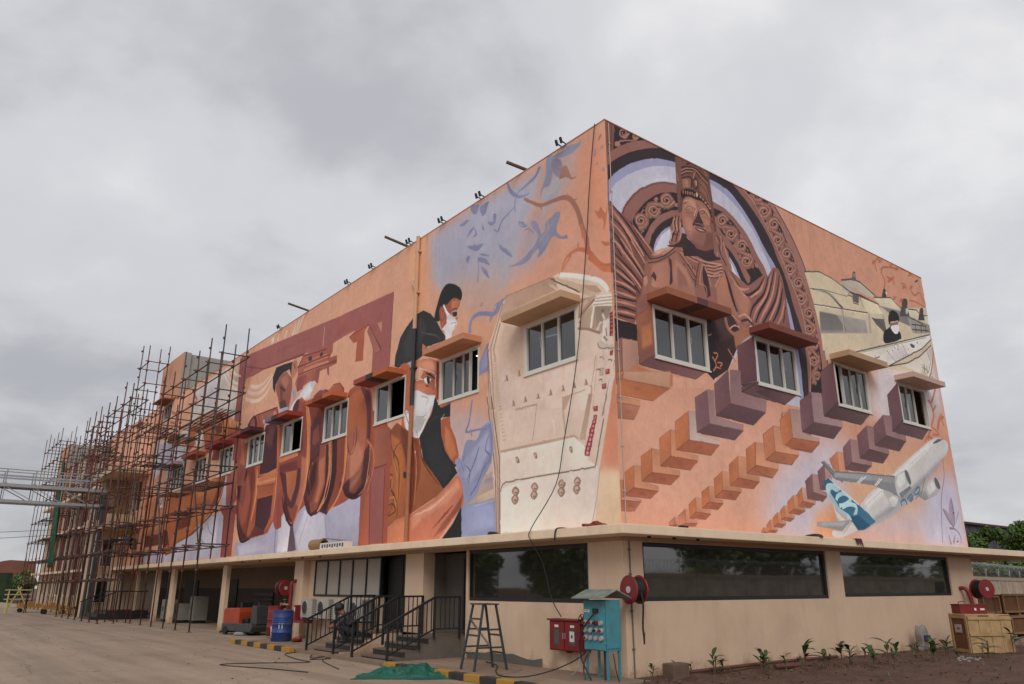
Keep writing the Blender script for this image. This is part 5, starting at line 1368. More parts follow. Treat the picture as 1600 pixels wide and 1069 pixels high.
L|Ps|836655|0|1||248,335 236,344 225,334 236,324
L|Ps|b8988a|0|1||244,334 237,341 230,334 238,327
L|K|5c463c|0|1|1.9|240,332 232,332
L|Ps|836655|0|1||164,349 153,357 142,347 153,338
L|Ps|b8988a|0|1||160,348 153,355 147,348 155,341
L|K|5c463c|0|1|1.8|156,346 149,346
L|Ps|836655|0|1||166,334 155,343 144,333 155,323
L|Ps|b8988a|0|1||162,334 156,340 149,333 157,327
L|K|5c463c|0|1|1.8|158,332 151,331
L|Ps|836655|0|1||119,349 109,357 99,347 110,338
L|Ps|b8988a|0|1||116,348 110,354 104,348 111,341
L|K|5c463c|0|1|1.7|112,346 105,346
L|Ps|836655|0|1||122,335 111,343 101,333 112,324
L|Ps|b8988a|0|1||118,334 112,340 106,334 113,327
L|K|5c463c|0|1|1.7|115,332 107,332
L|P|8a2f3c|0|1||89,394 86,405 72,404 74,391
L|P|c4867f|0|1||84,395 83,401 76,401 77,394
L|P|8a2f3c|0|1||86,402 83,413 69,411 71,399
L|P|c4867f|0|1||81,403 80,409 74,408 75,402
L|P|8a2f3c|0|1||82,410 80,420 66,419 68,407
L|P|c4867f|0|1||78,411 77,417 71,416 72,410
L|P|8a2f3c|0|1||79,418 76,428 64,427 66,415
L|P|c4867f|0|1||75,419 73,425 68,424 69,419
L|P|8a2f3c|0|1||75,426 73,435 61,434 63,424
L|P|c4867f|0|1||71,427 70,432 65,432 66,427
L|P|8a2f3c|0|1||72,435 70,443 59,442 60,432
L|P|c4867f|0|1||68,436 67,440 62,439 63,435
L|P|8a2f3c|0|1||68,443 66,451 56,450 58,440
L|P|c4867f|0|1||65,444 64,448 59,447 60,443
L|P|8a2f3c|0|1||65,451 63,458 53,457 55,448
L|P|c4867f|0|1||62,452 61,456 57,455 57,451
L|P|8a2f3c|0|1||61,459 60,466 51,465 52,457
L|P|c4867f|0|1||58,460 58,463 54,463 54,459
L|P|a98a76|1|1||100,425 72,509 61,507 84,423
L|K|a5846e|0|0.7|2.2|355,535 345,535
L|K|a5846e|0|0.7|2.2|354,527 343,527
L|K|a5846e|0|0.7|2.2|352,518 342,518
L|K|a5846e|0|0.7|2.2|350,510 340,510
L|K|a5846e|0|0.7|2.2|349,501 338,501
L|K|a5846e|0|0.7|2.2|346,492 336,493
L|K|a5846e|0|0.7|2.2|345,484 335,484
L|K|a5846e|0|0.7|2.1|343,476 333,476
L|K|a5846e|0|0.7|2.1|341,467 331,468
L|K|a5846e|0|0.7|2.1|340,459 330,459
L|K|7c6252|0|1|3.9|398,566 367,402 358,264
L|K|a58570|0|1|6.0|390,564 359,407 352,264
L|K|67524a|0|1|3.0|382,563 352,425 348,263
L|Ps|7e80a0|0|1||381,508 416,500 437,474 482,471 502,353 456,349 424,371 403,400 383,422 372,440 375,481
L|P|8385ab|6|1||416,494 389,499 381,472 415,446 442,417 469,395 470,440 443,466
L|Ks|5c5d80|0|1|1.8,4.5,1.8|415,462 436,436 458,393
L|Ks|5c5d80|0|1|1.8,4.4,1.8|388,467 399,431 425,409
L|Ks|5c5d80|0|1|1.8,4.6,1.8|432,474 464,439
L|Ks|5c5d80|0|1|1.8,4.4,1.8|393,414 414,395
L|P|a38d82|0|1||401,393 377,397 366,335 445,329 467,338 424,365
L|P|8a7d86|1|1||406,382 377,385 374,372 403,372
L|P|b79b86|1|1||435,347 372,360 369,341 429,334
L|P|7c83aa|1|1||501,334 366,335 361,260 516,264
L|P|8a92b8|8|1||478,329 371,330 366,282 465,275
L|K|97a0c4|0|1|2.6|445,329 371,334
L|P|2c2c2f|0|1||828,733 826,761 803,809 774,830 731,851 713,854 687,855 651,836 622,809 600,780 576,754 579,744 660,749 686,728 722,721 781,730 804,723
L|P|38383a|11|1||786,788 744,834 701,847 670,798 709,745 767,735
L|Ks|4a403e|0|1|1.8,5.9,1.8|676,788 627,771 599,753
L|Ks|59504e|0|1|1.8|698,798 641,775
L|P|b0643f|0|1||685,763 667,750 673,736 687,744
L|Ps|232426|0|1||630,826 618,854 602,881 579,894 553,888 520,869 507,848 512,831 535,841 563,834 596,829 605,804 629,811
L|Ps|994c34|0|1||607,839 577,838 548,847 528,841 515,830 518,817 527,809 525,787 536,785 562,800 580,770 594,778 605,808
L|P|b56a48|3|1||551,842 519,832 521,818 537,811 553,824
L|P|a35a3c|2|1||603,834 583,832 581,790 594,782
L|K|6b3a2c|0|1|3.4|547,818 527,814
L|Ps|3a2a28|0|1||546,810 527,806 530,796 543,799
L|Ks|b8b0ac|0|1|2.2|550,811 527,807 527,793 546,797 551,810
L|Ks|7d4030|0|1|2.9|597,829 583,821 591,800 599,810
L|P|bcbabb|0|1||590,842 583,832 562,811 530,787 524,774 535,762 547,758 550,736 572,738 580,767 594,778 574,788 572,802
L|P|cfcdcd|3|1||572,798 536,785 529,772 554,763 574,769
L|Ks|9a9697|0|1|2.2|555,782 532,778 535,766
L|K|d6d3d2|0|1|5.2|590,842 566,808
L|Ps|a3502f|0|1||796,722 781,730 759,727 739,713 727,695 740,674 774,638 788,668
L|Ks|5e2e20|0|1|8.5|739,709 747,676 757,658
L|Ks|8f8a8c|0|1|7.4|759,725 729,722 727,691
L|P|97918f|0|1||751,728 725,724 723,694 743,710
L|P|ad5a3e|0|1||778,691 740,706 714,721 677,719 640,712 602,695 599,598 614,595 618,574 650,542 701,534 777,551 771,613
L|P|c98060|6|1||709,723 640,709 613,684 618,668 680,693 713,700
L|P|c07050|6|1||727,671 657,648 620,624 635,613 708,642 730,643
L|P|6f2f24|2|1||614,701 602,692 600,598 610,600
L|P|8d4330|5|1||740,706 725,720 711,677 720,650
L|P|c58a68|3|1||721,702 705,701 708,673 721,673
L|P|d6a88c|3|0.7||713,702 691,700 675,686 689,669 711,671
L|Ks|8a4a38|0|1|2.5|637,661 624,641 628,626
L|Ks|2a2022|0|1|2.1,5.5,2.1|664,677 643,670 619,654
L|Ps|d2c4bc|0|1||673,666 663,669 642,662 637,655 654,649 668,656
L|Ps|2a2326|0|1||658,665 645,662 644,648 653,650
L|Ks|4a2a24|0|1|2.1|673,666 658,668 637,659
L|K|5e3428|0|1|3.0|662,646 646,640
L|Ks|d4b5a4|0|1|2.2|694,697 695,673 673,663
L|Ks|d9c8be|0|1|1.7|691,697 623,669 617,648 618,632
L|K|d9c8be|0|1|1.8|710,668 679,667
L|P|bfbdbc|0|1||727,642 703,643 682,633 650,619 617,612 618,596 632,572 656,546 684,515 710,516 732,525 756,554 770,590 754,599 720,581
L|P|d0cecd|5|1||703,641 655,617 622,608 638,581 683,575 710,591
L|P|a3a2a4|4|1||704,573 656,559 675,535 700,525 718,547
L|P|d2d0ce|4|1||758,588 725,580 712,541 721,523 750,550
L|Ks|8f8d90|0|1|1.7,3.8,1.3|704,574 672,566 657,571
L|Ks|8f8d90|0|1|2.1|681,622 649,610 658,593
L|K|8f8d90|0|1|2.6|723,548 711,524
L|K|8f8d90|0|1|2.5|701,539 692,521
L|K|e2e0de|0|1|4.4|725,642 717,581
L|Ks|7c3a28|0|1|2.2|765,601 740,562 716,531
L|K|b0603c|0|1|2.2|748,592 720,581
L|P|262729|0|1||617,607 601,588 591,578 551,578 546,583 546,546 587,550 580,494 555,460 513,425 576,412 625,443 672,486 684,515 655,543 627,571
L|P|323336|6|1||668,502 631,550 602,561 590,517 579,476 626,456
L|P|a5522f|0|1||593,578 551,581 546,581 551,577 584,574
L|Ks|bdb9b8|0|1|1.6,6.3,1.6|582,548 571,557
L|P|a04d2f|0|1||587,540 578,546 547,546 544,522 520,488 508,456 509,437 541,441 569,467 582,500
L|P|b86540|5|1||572,535 549,536 543,509 524,481 519,455 546,459 570,493
L|P|262729|0|1||680,521 652,541 589,557 583,507 564,467 530,433 510,409 567,376 616,410 661,453
L|P|2c2d30|7|1||664,507 594,520 578,469 530,422 561,386 617,425
L|P|a5522f|0|1||584,537 548,544 540,511 505,448 523,429 564,467
L|P|b9673f|4|1||567,527 546,512 515,453 537,441 565,478
L|P|8d4727|0|1||832,557 800,573 742,543 709,518 687,515 661,453 616,421 560,372 613,359 725,327 840,303 849,395 848,464 925,465 923,528 902,577 841,567
L|P|a2562c|3|1||831,548 780,524 752,472 737,385 748,328 801,320 832,307 846,451 815,464
L|P|b0602f|5|1||811,512 770,507 757,441 773,349 792,390 789,445
L|P|7c3a24|5|1||741,531 686,511 673,416 710,329 726,338 732,462
L|P|95502c|4|1||668,462 602,409 566,372 682,342 698,358 673,416
L|P|6f3320|3|1||779,557 742,539 724,512 730,438 754,496
L|Ks|57291b|0|1|1.9,4.4,1.9|832,561 819,505 783,468 774,412 778,327
L|Ks|57291b|0|1|1.9,4.5,1.9|791,514 809,488 789,445
L|Ks|57291b|0|1|1.9,4.4,1.9|844,427 812,439 818,408 798,375 826,330
L|Ks|57291b|0|1|1.9,4.4,1.9|837,394 808,395 782,365
L|Ks|57291b|0|1|1.8,4.3,1.8|837,354 805,363 788,343 834,330
L|Ks|57291b|0|1|1.8,4.3,1.8|782,549 734,439 733,331
L|Ks|57291b|0|1|1.7,4.0,1.7|678,502 661,453 587,389
L|Ks|57291b|0|1|1.8,4.1,1.8|717,515 702,420 711,333
L|Ks|57291b|0|1|1.9,4.5,1.9|787,513 771,519
L|Ks|b86d3c|0|1|1.9,5.7,1.9|835,418 816,432 810,415 820,392
L|Ks|b86d3c|0|1|1.9,5.6,1.9|835,374 799,379 785,354
L|Ks|b86d3c|0|1|1.9,5.7,1.9|808,479 793,445 782,412
L|Ks|b86d3c|0|1|1.8,5.3,1.8|708,506 692,434 697,351
L|Ps|3a2a28|0|1||755,437 741,436 739,423 752,423
L|K|c9a58a|0|1|6.0|703,482 699,479
L|P|b8674a|0|1||839,299 778,323 710,329 613,355 510,406 490,390 477,361 483,334 507,322 556,284 587,261 840,261
L|P|c87f60|7|1||724,319 586,356 509,395 496,376 558,340 652,318 707,285
L|P|8f4834|4|1||608,269 570,298 520,330 483,361 495,328 556,287
L|P|c06f48|6|1||835,295 770,314 710,318 706,266 836,264
L|Ks|8a4430|0|1|1.5,7.2,2.1|609,290 557,319 526,337
L|Ks|d4997c|0|1|2.2,7.5,3.2|695,325 612,340 528,376
L|P|1f2024|0|1||568,265 525,296 492,331 489,263
L|P|7e81a2|0|1||521,439 505,444 486,431 468,450 432,477 414,499 385,505 374,472 379,418 412,382 435,350 464,336 479,333 490,383 510,409
L|P|8f92b2|7|1||473,437 426,469 391,492 385,446 424,403 460,380 484,396
L|Ks|5b5d84|0|1|1.5,4.0,1.5|479,423 460,407 466,380
L|Ks|5b5d84|0|1|1.5,3.9,1.5|426,458 443,426 472,388
L|Ks|5b5d84|0|1|1.4,3.8,1.4|391,478 402,448 384,429 413,402
L|Ks|5b5d84|0|1|1.5,4.1,1.5|498,433 485,410
L|Ks|5b5d84|0|1|1.4,3.8,1.4|401,421 430,377 459,352
L|Ks|75759c|0|1|6.3,5.3,4.2|456,570 467,519 479,499 437,497 400,494
L|K|75759c|0|1|4.2|462,501 454,485
L|P|96504c|0|1||2126,1061 1677,1024 1220,985 853,960 857,740 960,738 960,815 998,878 991,894 1079,904 1137,905 1233,901 1233,873 1465,924 1813,950 1963,949 2022,932 2110,790 2118,792
L|P|8a4543|3|1||2125,1057 2091,1055 2032,777 2118,792
L|P|c0805f|0|1||2027,951 1963,949 2020,873 2002,783 2015,775 2042,918
L|P|9a4f46|0|0.8||1220,985 1117,971 1110,917 1209,914
L|K|6f3a38|0|1|4.6|2115,1024 1827,948 1464,918
L|K|7a403e|0|1|3.4|853,958 857,740
L|K|7a403e|0|1|4.4|1963,949 1813,950 1453,921
L|P|b57a62|0|1||941,889 912,886 913,853
L|P|a24f38|0|1||1121,892 1079,904 996,900 1017,883 1019,794 1068,801 1065,864 1088,865
L|K|6f342e|0|1|3.0|1121,892 996,900 908,802
L|P|9c564e|1|1||991,894 941,837 912,803 941,798 1003,879
L|K|6f342e|0|1|2.2|986,893 911,799 941,798
L|K|7d3e3e|0|0.7|6.6|1709,985 1695,995
L|K|7d3e3e|0|0.7|6.5|1679,983 1665,993
L|K|7d3e3e|0|0.7|6.5|1649,980 1635,990
L|K|7d3e3e|0|0.7|6.4|1619,978 1606,988
L|K|7d3e3e|0|0.7|6.3|1590,976 1577,986
L|K|7d3e3e|0|0.7|6.0|1511,971 1503,980
L|K|7d3e3e|0|0.7|6.0|1488,970 1480,978
L|K|7d3e3e|0|0.7|5.9|1464,968 1456,976
L|K|7d3e3e|0|0.7|5.8|1441,966 1434,974
L|P|c8c0bc|0|1||1781,1051 1769,1059 1763,1063 1769,1030
L|K|c9b4a4|0|0.75|11.7,16.3|1784,1063 1784,1034
L|K|c9b4a4|0|0.75|11.3,15.8|1716,1062 1723,1033
L|K|c9b4a4|0|0.75|10.9,15.3|1637,1053 1657,1025
L|K|c9b4a4|0|0.75|10.5,14.8|1557,1058 1584,1019
L|K|c9b4a4|0|0.75|10.3,14.4|1494,1068 1545,1015
L|K|c9b4a4|0|0.75|10.4,14.6|1530,1062 1561,1019
L|Ks|cdb4a2|0|0.8|13.7,16.0,5.7|2002,864 1917,839 1841,833 1774,853 1730,899
L|Ks|cdb4a2|0|0.8|13.9,16.2,5.8|1994,891 1893,863 1807,871 1738,906
L|Ks|cdb4a2|0|0.8|13.9,16.2,5.8|1968,909 1886,890 1813,894 1747,914
L|P|2a2628|0|1||1726,854 1736,895 1709,927 1628,922 1562,915 1521,901 1523,880 1548,849 1582,893 1621,891 1671,881 1700,860 1699,827
L|Ps|8d4f40|0|1||1697,849 1671,881 1621,894 1584,873 1546,844 1546,782 1573,736 1628,751 1667,805
L|P|a7654f|6|1||1656,872 1604,877 1572,844 1606,825
L|P|73392f|5|1||1666,858 1620,833 1625,797 1581,774 1631,767
L|K|4a2a28|0|1|9.2|1648,839 1604,819
L|P|54302c|4|1||1649,786 1596,782 1561,739 1626,746
L|P|8c8ba3|0|1||1537,801 1515,812 1497,783 1518,767
L|P|bdbac0|0|1||1548,737 1517,762 1482,770 1440,797 1374,813 1339,800 1385,752 1431,751 1521,727
L|P|cac7ca|5|1||1472,778 1395,802 1367,772 1432,756
L|P|8f9ab5|0|1||1642,759 1565,755 1560,734 1640,748
L|Ps|b06a4c|0|1||1561,910 1524,911 1510,877 1525,860 1554,851
L|K|5a3a38|0|1|6.0|1547,906 1530,882
L|P|9c4f3f|0|1||1511,883 1464,918 1280,901 1236,893 1233,873 1252,858 1199,853 1195,826 1236,826 1333,828 1339,800 1372,803 1409,815 1419,807 1476,799 1493,792 1518,828 1499,854
L|P|b0654b|0|1||1448,894 1276,878 1263,861 1431,870
L|P|b97356|0|1||1454,865 1338,859 1261,851 1249,838 1346,841 1450,846
L|K|6f3434|0|1|4.6|1463,913 1279,893
L|K|6f3434|0|1|4.6|1511,883 1341,874 1253,868
L|K|6f3434|0|1|4.5|1499,854 1347,846 1197,836
L|K|6f3434|0|1|4.9|1464,918 1505,881
L|P|4a2f30|0|1||1423,901 1390,896 1393,881 1420,885
L|P|4a2f30|0|1||1331,891 1305,890 1308,876 1328,878
L|P|8a4440|0|1||1346,841 1318,839 1326,788 1349,798
L|P|8a4440|0|1||1268,828 1252,829 1247,798 1258,802
L|K|c89a80|0|1|3.6|1310,980 1311,909
L|P|8a4440|0|1||1497,844 1425,838 1451,794 1499,793
L|P|a05848|0|1||1426,841 1379,838 1374,813 1407,805
L|P|9a4630|0|1||2015,674 1729,709 875,622 824,527 822,265 980,271 995,391 1240,375 1524,334 1871,309 2005,526
L|P|9a97ad|0|1||1926,258 1959,309 1896,317 1646,331 1568,403 1491,353 1355,401 1194,370 1038,397 982,397 979,265 1549,265
L|P|a5a2b6|10|1||1924,302 1741,310 1619,280 1897,268
L|P|b9b6c4|4|1||1549,267 1546,366 1503,403 1453,350 1460,267
L|P|b4b1c0|7|1||1408,310 1352,387 1203,362 1177,272 1375,266
L|P|54404c|0|1||1460,267 1453,348 1434,349 1393,267
L|K|77738e|0|1|7.5|1573,338 1568,266
L|K|8a86a0|0|1|6.1|1202,358 1172,272
L|Ks|8582a0|0|1|2.5,10.1,2.5|1325,366 1379,285
L|Ps|91462f|0|1||1103,704 1071,724 1023,721 968,700 943,652 925,498 960,423 1058,433 1086,487 1090,614
L|Ps|a85632|3|1||1093,679 1061,706 1014,703 989,660 971,564 983,505 1042,458 1068,455 1085,550
L|P|a3563f|2|1||1081,593 1028,604 979,578 971,510 1042,458 1074,446 1084,475 1064,522 1079,530
L|Ps|5e2b2c|2|1||1022,714 966,687 946,621 948,531 973,474 977,510 964,563 982,659
L|Ks|5a2524|0|1|2.1,5.3,2.1|1088,595 1081,549 1064,522
L|Ks|5a2524|0|1|2.1,5.2,2.1|1038,602 1027,573 1038,531 1064,522
L|Ks|5a2524|0|1|2.1,5.3,2.1|1046,588 1047,544
L|Ks|5a2524|0|1|2.2,5.6,2.2|1096,703 1095,647 1088,595
L|Ps|4f2427|0|1||1096,433 1074,449 1009,468 960,514 943,529 940,460 965,412 1000,394 1037,394 1073,409
L|P|7a3a2c|3|1||1052,433 990,466 977,435 1020,404 1054,412
L|Ks|b5653d|0|1|2.8,6.9,2.8|939,452 958,424 996,402
L|Ps|8f4730|0|1||964,554 949,543 970,524
L|P|9a4a3a|0|1||982,397 918,466 849,462 846,267 979,265
L|P|8f4d48|0|1||927,463 849,460 854,386 846,267 913,270 919,391
L|P|94503c|0|1||921,573 834,564 842,469 918,466
L|P|a45036|3|1||979,265 954,394 933,401 926,266
L|K|5f302e|0|1|3.3|931,459 917,266
L|K|5f302e|0|1|3.2|853,459 846,267
L|K|5f302e|0|1|2.7|918,466 842,469
L|Ks|b5653d|0|1|3.5,8.4,2.8|964,549 924,518 918,466 946,402
L|P|7a3428|0|1||1450,665 1441,707 1413,739 1362,736 1307,755 1268,757 1235,747 1207,762 1161,756 1132,733 1122,685 1098,615 1098,520 1114,438 1410,467
L|P|8d3f2c|0|1||1517,728 1505,756 1453,765 1413,739 1364,658 1343,552 1359,462 1410,467 1447,650
L|Ps|512a30|1|1||1522,729 1505,756 1470,763 1479,721
L|P|7d3f3a|0|1||1356,750 1309,762 1259,752 1266,743 1346,741
L|P|a3523a|1|1||1251,747 1206,759 1161,753 1134,724 1187,731
L|Ks|b9683f|0|1|5.2,14.2,12.9|1453,765 1391,717 1356,640 1348,552 1367,463
L|P|5a2a2e|2|1||1358,651 1325,673 1285,673 1260,574 1288,511 1334,460 1343,552
L|P|7a3d38|2|1||1334,633 1297,648 1280,597 1309,584 1335,591
L|Ks|b9603a|0|1|12.0,14.4,4.8|1300,536 1320,515 1330,483 1330,460
L|P|4a2329|2|1||1276,576 1246,579 1249,506 1286,455 1318,458 1296,512
L|P|8d4430|0|1||1261,578 1208,580 1210,502 1231,450 1278,454 1256,507
L|Ks|c07a45|0|1|14.7|1201,582 1198,517 1208,447
L|P|3d1d23|0|1||1178,579 1156,579 1160,509 1164,443 1193,446 1179,514
L|P|8a3e2a|0|1||1156,579 1114,583 1112,522 1128,440 1160,443 1156,508
L|Ks|b5683f|0|1|8.7|1114,683 1099,599 1099,504 1110,438
L|P|4a2229|0|1||1367,431 1349,492 1335,539 1228,573 1164,578 1103,443 1156,394 1192,361 1237,374 1302,364 1341,391
L|P|8a4230|2|1||1273,580 1228,576 1218,455 1261,385 1304,374 1321,408 1277,475
L|P|6f2f28|3|1||1332,524 1279,547 1274,460 1310,407 1341,419
L|Ks|bd7040|0|1|14.6,19.5,6.5|1205,580 1192,489 1212,417 1259,375
L|P|3a1a20|0|1||1186,582 1154,579 1143,474 1178,405 1215,372 1212,417 1185,479
L|P|873c29|0|1||1154,582 1102,579 1098,478 1128,410 1183,370 1194,370 1153,439 1144,483
L|Ks|b5683f|0|1|9.3,10.9,3.9|1105,668 1089,522 1110,426 1173,373
L|Ks|b05a38|0|1|17.3,19.1,5.2|1315,529 1336,486 1315,436
L|P|8b3d2b|0|1||1466,680 1424,752 1392,714 1356,557 1354,459 1388,389 1441,350 1494,363 1534,425 1555,489 1597,524 1610,579 1452,579
L|P|6b2d2a|4|1||1590,555 1446,553 1427,520 1530,527 1583,523
L|P|aa5732|2|1||1529,522 1440,522 1439,457 1469,425 1516,464
L|P|512630|2|1||1585,533 1528,517 1499,443 1468,420 1441,467 1428,526 1409,523 1409,435 1451,399 1505,413 1543,467
L|Ks|b9683f|0|1|9.1,14.6,9.1,5.5|1411,749 1371,609 1368,470 1401,395 1435,352 1481,362 1516,404
L|Ks|432028|0|1|4.6,11.0,4.6|1545,447 1513,394 1459,350 1429,351
L|P|bd6e42|0|1||1611,584 1439,580 1443,568 1592,563
L|P|46222a|0|1||1780,680 1759,717 1701,721 1648,710 1613,537 1774,544
L|P|5f3434|11|1||1761,665 1713,709 1667,702 1677,626
L|P|a9532f|0|1||1646,704 1624,700 1600,567 1614,370 1676,338 1664,457 1774,459 1809,340 1880,316 1812,570 1774,544 1613,537
L|K|bb7048|0|1|23.5|1806,519 1613,537
L|K|7f3a2a|0|1|6.4|1784,534 1612,528 1617,495 1793,502
L|P|b55f38|0|1||1772,535 1619,532 1618,498 1775,502
L|P|9c4c2e|0|1||1784,495 1624,493 1630,462 1782,462
L|P|47222a|0|1||1773,456 1629,459 1632,387 1677,343 1770,364
L|P|5d2a28|0|1||1801,339 1770,364 1677,343 1674,333 1820,324
L|P|7b3327|0|1||1937,346 1989,486 1988,538 1925,578 1830,578 1806,519 1818,427 1848,315 1896,317
L|P|3e1d24|2|1||2010,582 1909,576 1894,500 1915,434 1981,485
L|Ks|4a2228|0|1|5.6|1865,565 1833,450 1856,315
L|Ks|b2623c|0|1|8.8,15.4,6.6|1804,569 1792,468 1814,383
L|Ks|3a1a20|0|1|7.7|1956,381 1896,317 1804,324
L|P|95403a|0|1||1617,381 1586,450 1552,478 1529,405 1559,337 1581,343
L|P|8a3f33|0|1||1586,450 1550,467 1528,345 1566,340
L|P|9c4a34|0|1||1953,746 1871,778 1670,771 1643,742 1763,735 1786,703 1960,730
L|P|b8704f|0|1||1813,764 1677,760 1664,746 1786,743
L|P|8a5248|2|1||1803,766 1697,760 1692,739 1786,743
L|Ps|4a2630|0|1||1953,746 1915,773 1876,775 1853,730
L|Ps|8c4a40|0|1||1931,751 1891,769 1876,733
L|K|5a2a26|0|1|4.8|1871,776 1664,770 1649,747
L|K|5a2a26|0|1|3.3|1853,771 1800,713
L|P|9a96ac|0|1||1797,745 1682,739 1674,726 1782,728
L|P|8f4537|0|1||2065,721 1982,725 1918,585 1932,519 2004,526 2052,643
L|P|a85a3c|3|1||2022,702 1974,699 1938,595 1994,610
L|P|c07450|6|0.65||1411,564 1362,548 1369,460 1399,395 1428,417 1398,473
L|P|35161b|5|0.75||1525,445 1457,370 1431,353 1482,369 1525,415
L|P|35161b|8|0.5||1465,675 1434,706 1403,583 1444,573
L|P|b05a40|11|0.6||1957,518 1887,556 1836,472 1866,386 1908,367 1954,437
L|P|35161b|7|0.75||1955,403 1896,317 1812,323 1882,349
L|P|c98a5c|3|0.7||1779,517 1615,516 1615,508 1776,506
L|P|c0734e|6|0.65||1276,532 1231,540 1226,460 1262,403 1285,405 1261,459
L|P|2d1218|6|0.7||1332,524 1287,533 1292,467 1325,427 1347,448
L|P|c98462|9|0.5||1064,519 1021,558 987,526 979,465 1014,434 1050,420
L|P|2d1218|4|0.7||1089,433 1047,396 995,396 949,427 976,422 1020,409 1060,417
L|Ks|d9a06c|0|0.85|2.4,4.0,1.6|1190,575 1181,488 1201,416 1248,377
L|Ks|d9a06c|0|0.85|2.3,3.9,1.6|1102,663 1086,522 1105,425 1168,373
L|Ks|d9a06c|0|0.85|2.1,3.5,1.4|942,533 943,490 958,424 996,400
L|Ks|d9a06c|0|0.85|2.7,4.5,1.8|1387,714 1362,607 1359,469 1393,395 1429,351
L|Ks|d9a06c|0|0.85|3.3,5.5,2.2|1799,563 1787,468 1811,386
L|Ks|d9a06c|0|0.85|3.0,5.0,2.0|1609,536 1604,452 1612,373
L|Ks|2a1016|0|0.8|3.4,7.6,3.4|1367,431 1334,385 1296,365
L|Ks|2a1016|0|0.8|2.9,6.6,2.9|1096,433 1073,409 1037,395
L|Ks|2a1016|0|0.8|3.7,8.4,3.7|1545,447 1511,394 1459,350
L|Ks|2a1016|0|0.8|4.6,10.4,4.6|1989,486 1951,381 1892,316
L|P|bcb0a8|0|1||2707,1048 2526,1052 2212,1056 2106,1049 2097,874 2119,803 2200,841 2401,892 2621,905 2757,883 2871,864 3320,872 3273,782 2745,716 2753,873
L|P|b4aeb2|14|1||2557,1027 2359,1060 2339,932 2510,903
L|P|c09a80|13|1||2270,1053 2118,1051 2117,937 2240,962
L|P|8d4442|0|1||2130,1054 2039,1045 2048,892 2119,803 2115,897
L|Ks|d0c4b8|0|0.8|7.2,14.5,7.2|2230,1040 2171,1002 2095,977
L|Ks|d0c4b8|0|0.8|7.2,14.5,7.2|2242,1004 2185,972 2121,950
L|Ks|d0c4b8|0|0.8|7.4,14.7,7.4|2325,1035 2230,969 2125,927
L|Ks|d0c4b8|0|0.8|7.6,15.2,7.6|2306,1052 2242,1004
L|P|a5502f|0|1||2385,847 2368,870 2292,865 2211,838 2155,809 2079,781 2072,756 2121,702 2211,699 2332,700 2435,705 2532,820 2545,853
L|P|b8683c|7|1||2338,856 2235,838 2183,790 2176,734 2281,765 2336,814
L|Ks|7a3524|0|1|5.5,20.1,7.3|2385,847 2312,852 2247,804 2235,734
L|P|5f3126|3|1||2312,819 2269,816 2259,770 2320,771 2356,801
L|P|c27a4c|3|1||2195,824 2093,791 2084,762 2169,779
L|P|8a3a32|0|1||2335,708 2090,744 2088,774 2025,745 1987,621 2357,667
L|P|a9542f|0|1||2751,868 2661,863 2569,843 2543,813 2625,774 2700,749 2780,796
L|P|b98a6a|3|1||2867,854 2803,849 2745,716 2875,732 2878,810
L|P|a0907c|0|1||2645,825 2554,807 2531,748 2619,760
L|P|b8aeb4|0|1||2613,816 2527,807 2519,750 2604,758
L|Ps|96462e|0|1||3102,865 3059,883 2935,864 2877,842 2881,814 2977,814 3089,839
L|P|c0784e|4|1||3049,862 2943,847 2934,827 2999,827
L|Ks|b3593c|0|1|15.1|3139,1014 3020,978 2952,938 3034,937 3110,954
L|Ks|b3593c|0|1|15.7|2743,1027 2683,988 2722,977
L|P|a6a3b4|0|1||3306,880 3071,837 2845,805 2809,724 3273,782
L|P|ada9b8|0|1||3318,877 2799,782 2762,697 3066,734 3257,680 3310,741
L|P|aaa5b4|0|1||3046,732 2762,697 2723,610 3026,615
L|P|bb7148|0|1||3401,595 2977,590 2809,574 2780,437 2905,406 3313,401
L|P|a85730|0|1||2931,570 2578,572 2239,587 2146,581 2208,498 2294,441 2497,375 2703,344 2826,316 2868,294 2950,349 2891,415
L|P|b5622f|4|1||2500,455 2304,467 2340,418 2516,385 2695,362 2727,396
L|P|743420|0|1||2756,459 2543,449 2543,413 2712,400
L|P|8d4a2e|0|1||2515,492 2319,507 2296,484 2506,469
L|P|bb6a3a|2|1||2522,585 2263,580 2260,532 2497,523
L|P|94432a|0|1||2736,601 2589,596 2581,539 2727,543
L|P|7d3a28|2|1||2243,522 2183,576 2152,579 2184,504 2294,441 2290,466
L|Ks|6a2e20|0|1|8.7|2703,344 2497,375 2291,432 2181,495 2151,577
L|Ks|6a2e20|0|1|11.6|2859,294 2828,321 2882,395
L|P|6b3526|3|1||3291,400 2940,403 2931,349 3261,347
L|P|5a2a22|0|1||2957,418 2886,405 2840,345 2921,329
L|P|a4552f|0|1||2907,319 2833,295 2784,301 2787,343 2848,326
L|P|d8c9bb|0|1||3124,572 3056,579 3022,522 3097,520
L|K|8a5a44|0|1|7.9|3124,572 3055,578 3024,522 3094,521 3124,572
L|Ks|8a5a44|0|1|9.2|3079,568 3094,559 3075,542 3061,551 3078,565
L|P|aaa7b8|0|1||3267,321 2935,320 2868,294 2769,305 2703,344 2495,370 2289,428 2161,440 2117,420 2102,267 2908,267 3262,275
L|P|b8b5c2|9|1||2491,361 2286,419 2182,425 2170,317 2437,303
L|Ks|8f8ca4|0|1|7.9|2474,391 2406,405 2401,357
L|Ks|8f8ca4|0|1|7.3|2309,408 2268,371 2208,352
L|Ks|8f8ca4|0|1|7.5|2367,343 2304,323
L|Ks|8f8ca4|0|1|8.2|2597,321 2528,306
L|Ks|8f8ca4|0|1|7.3|2239,437 2205,418
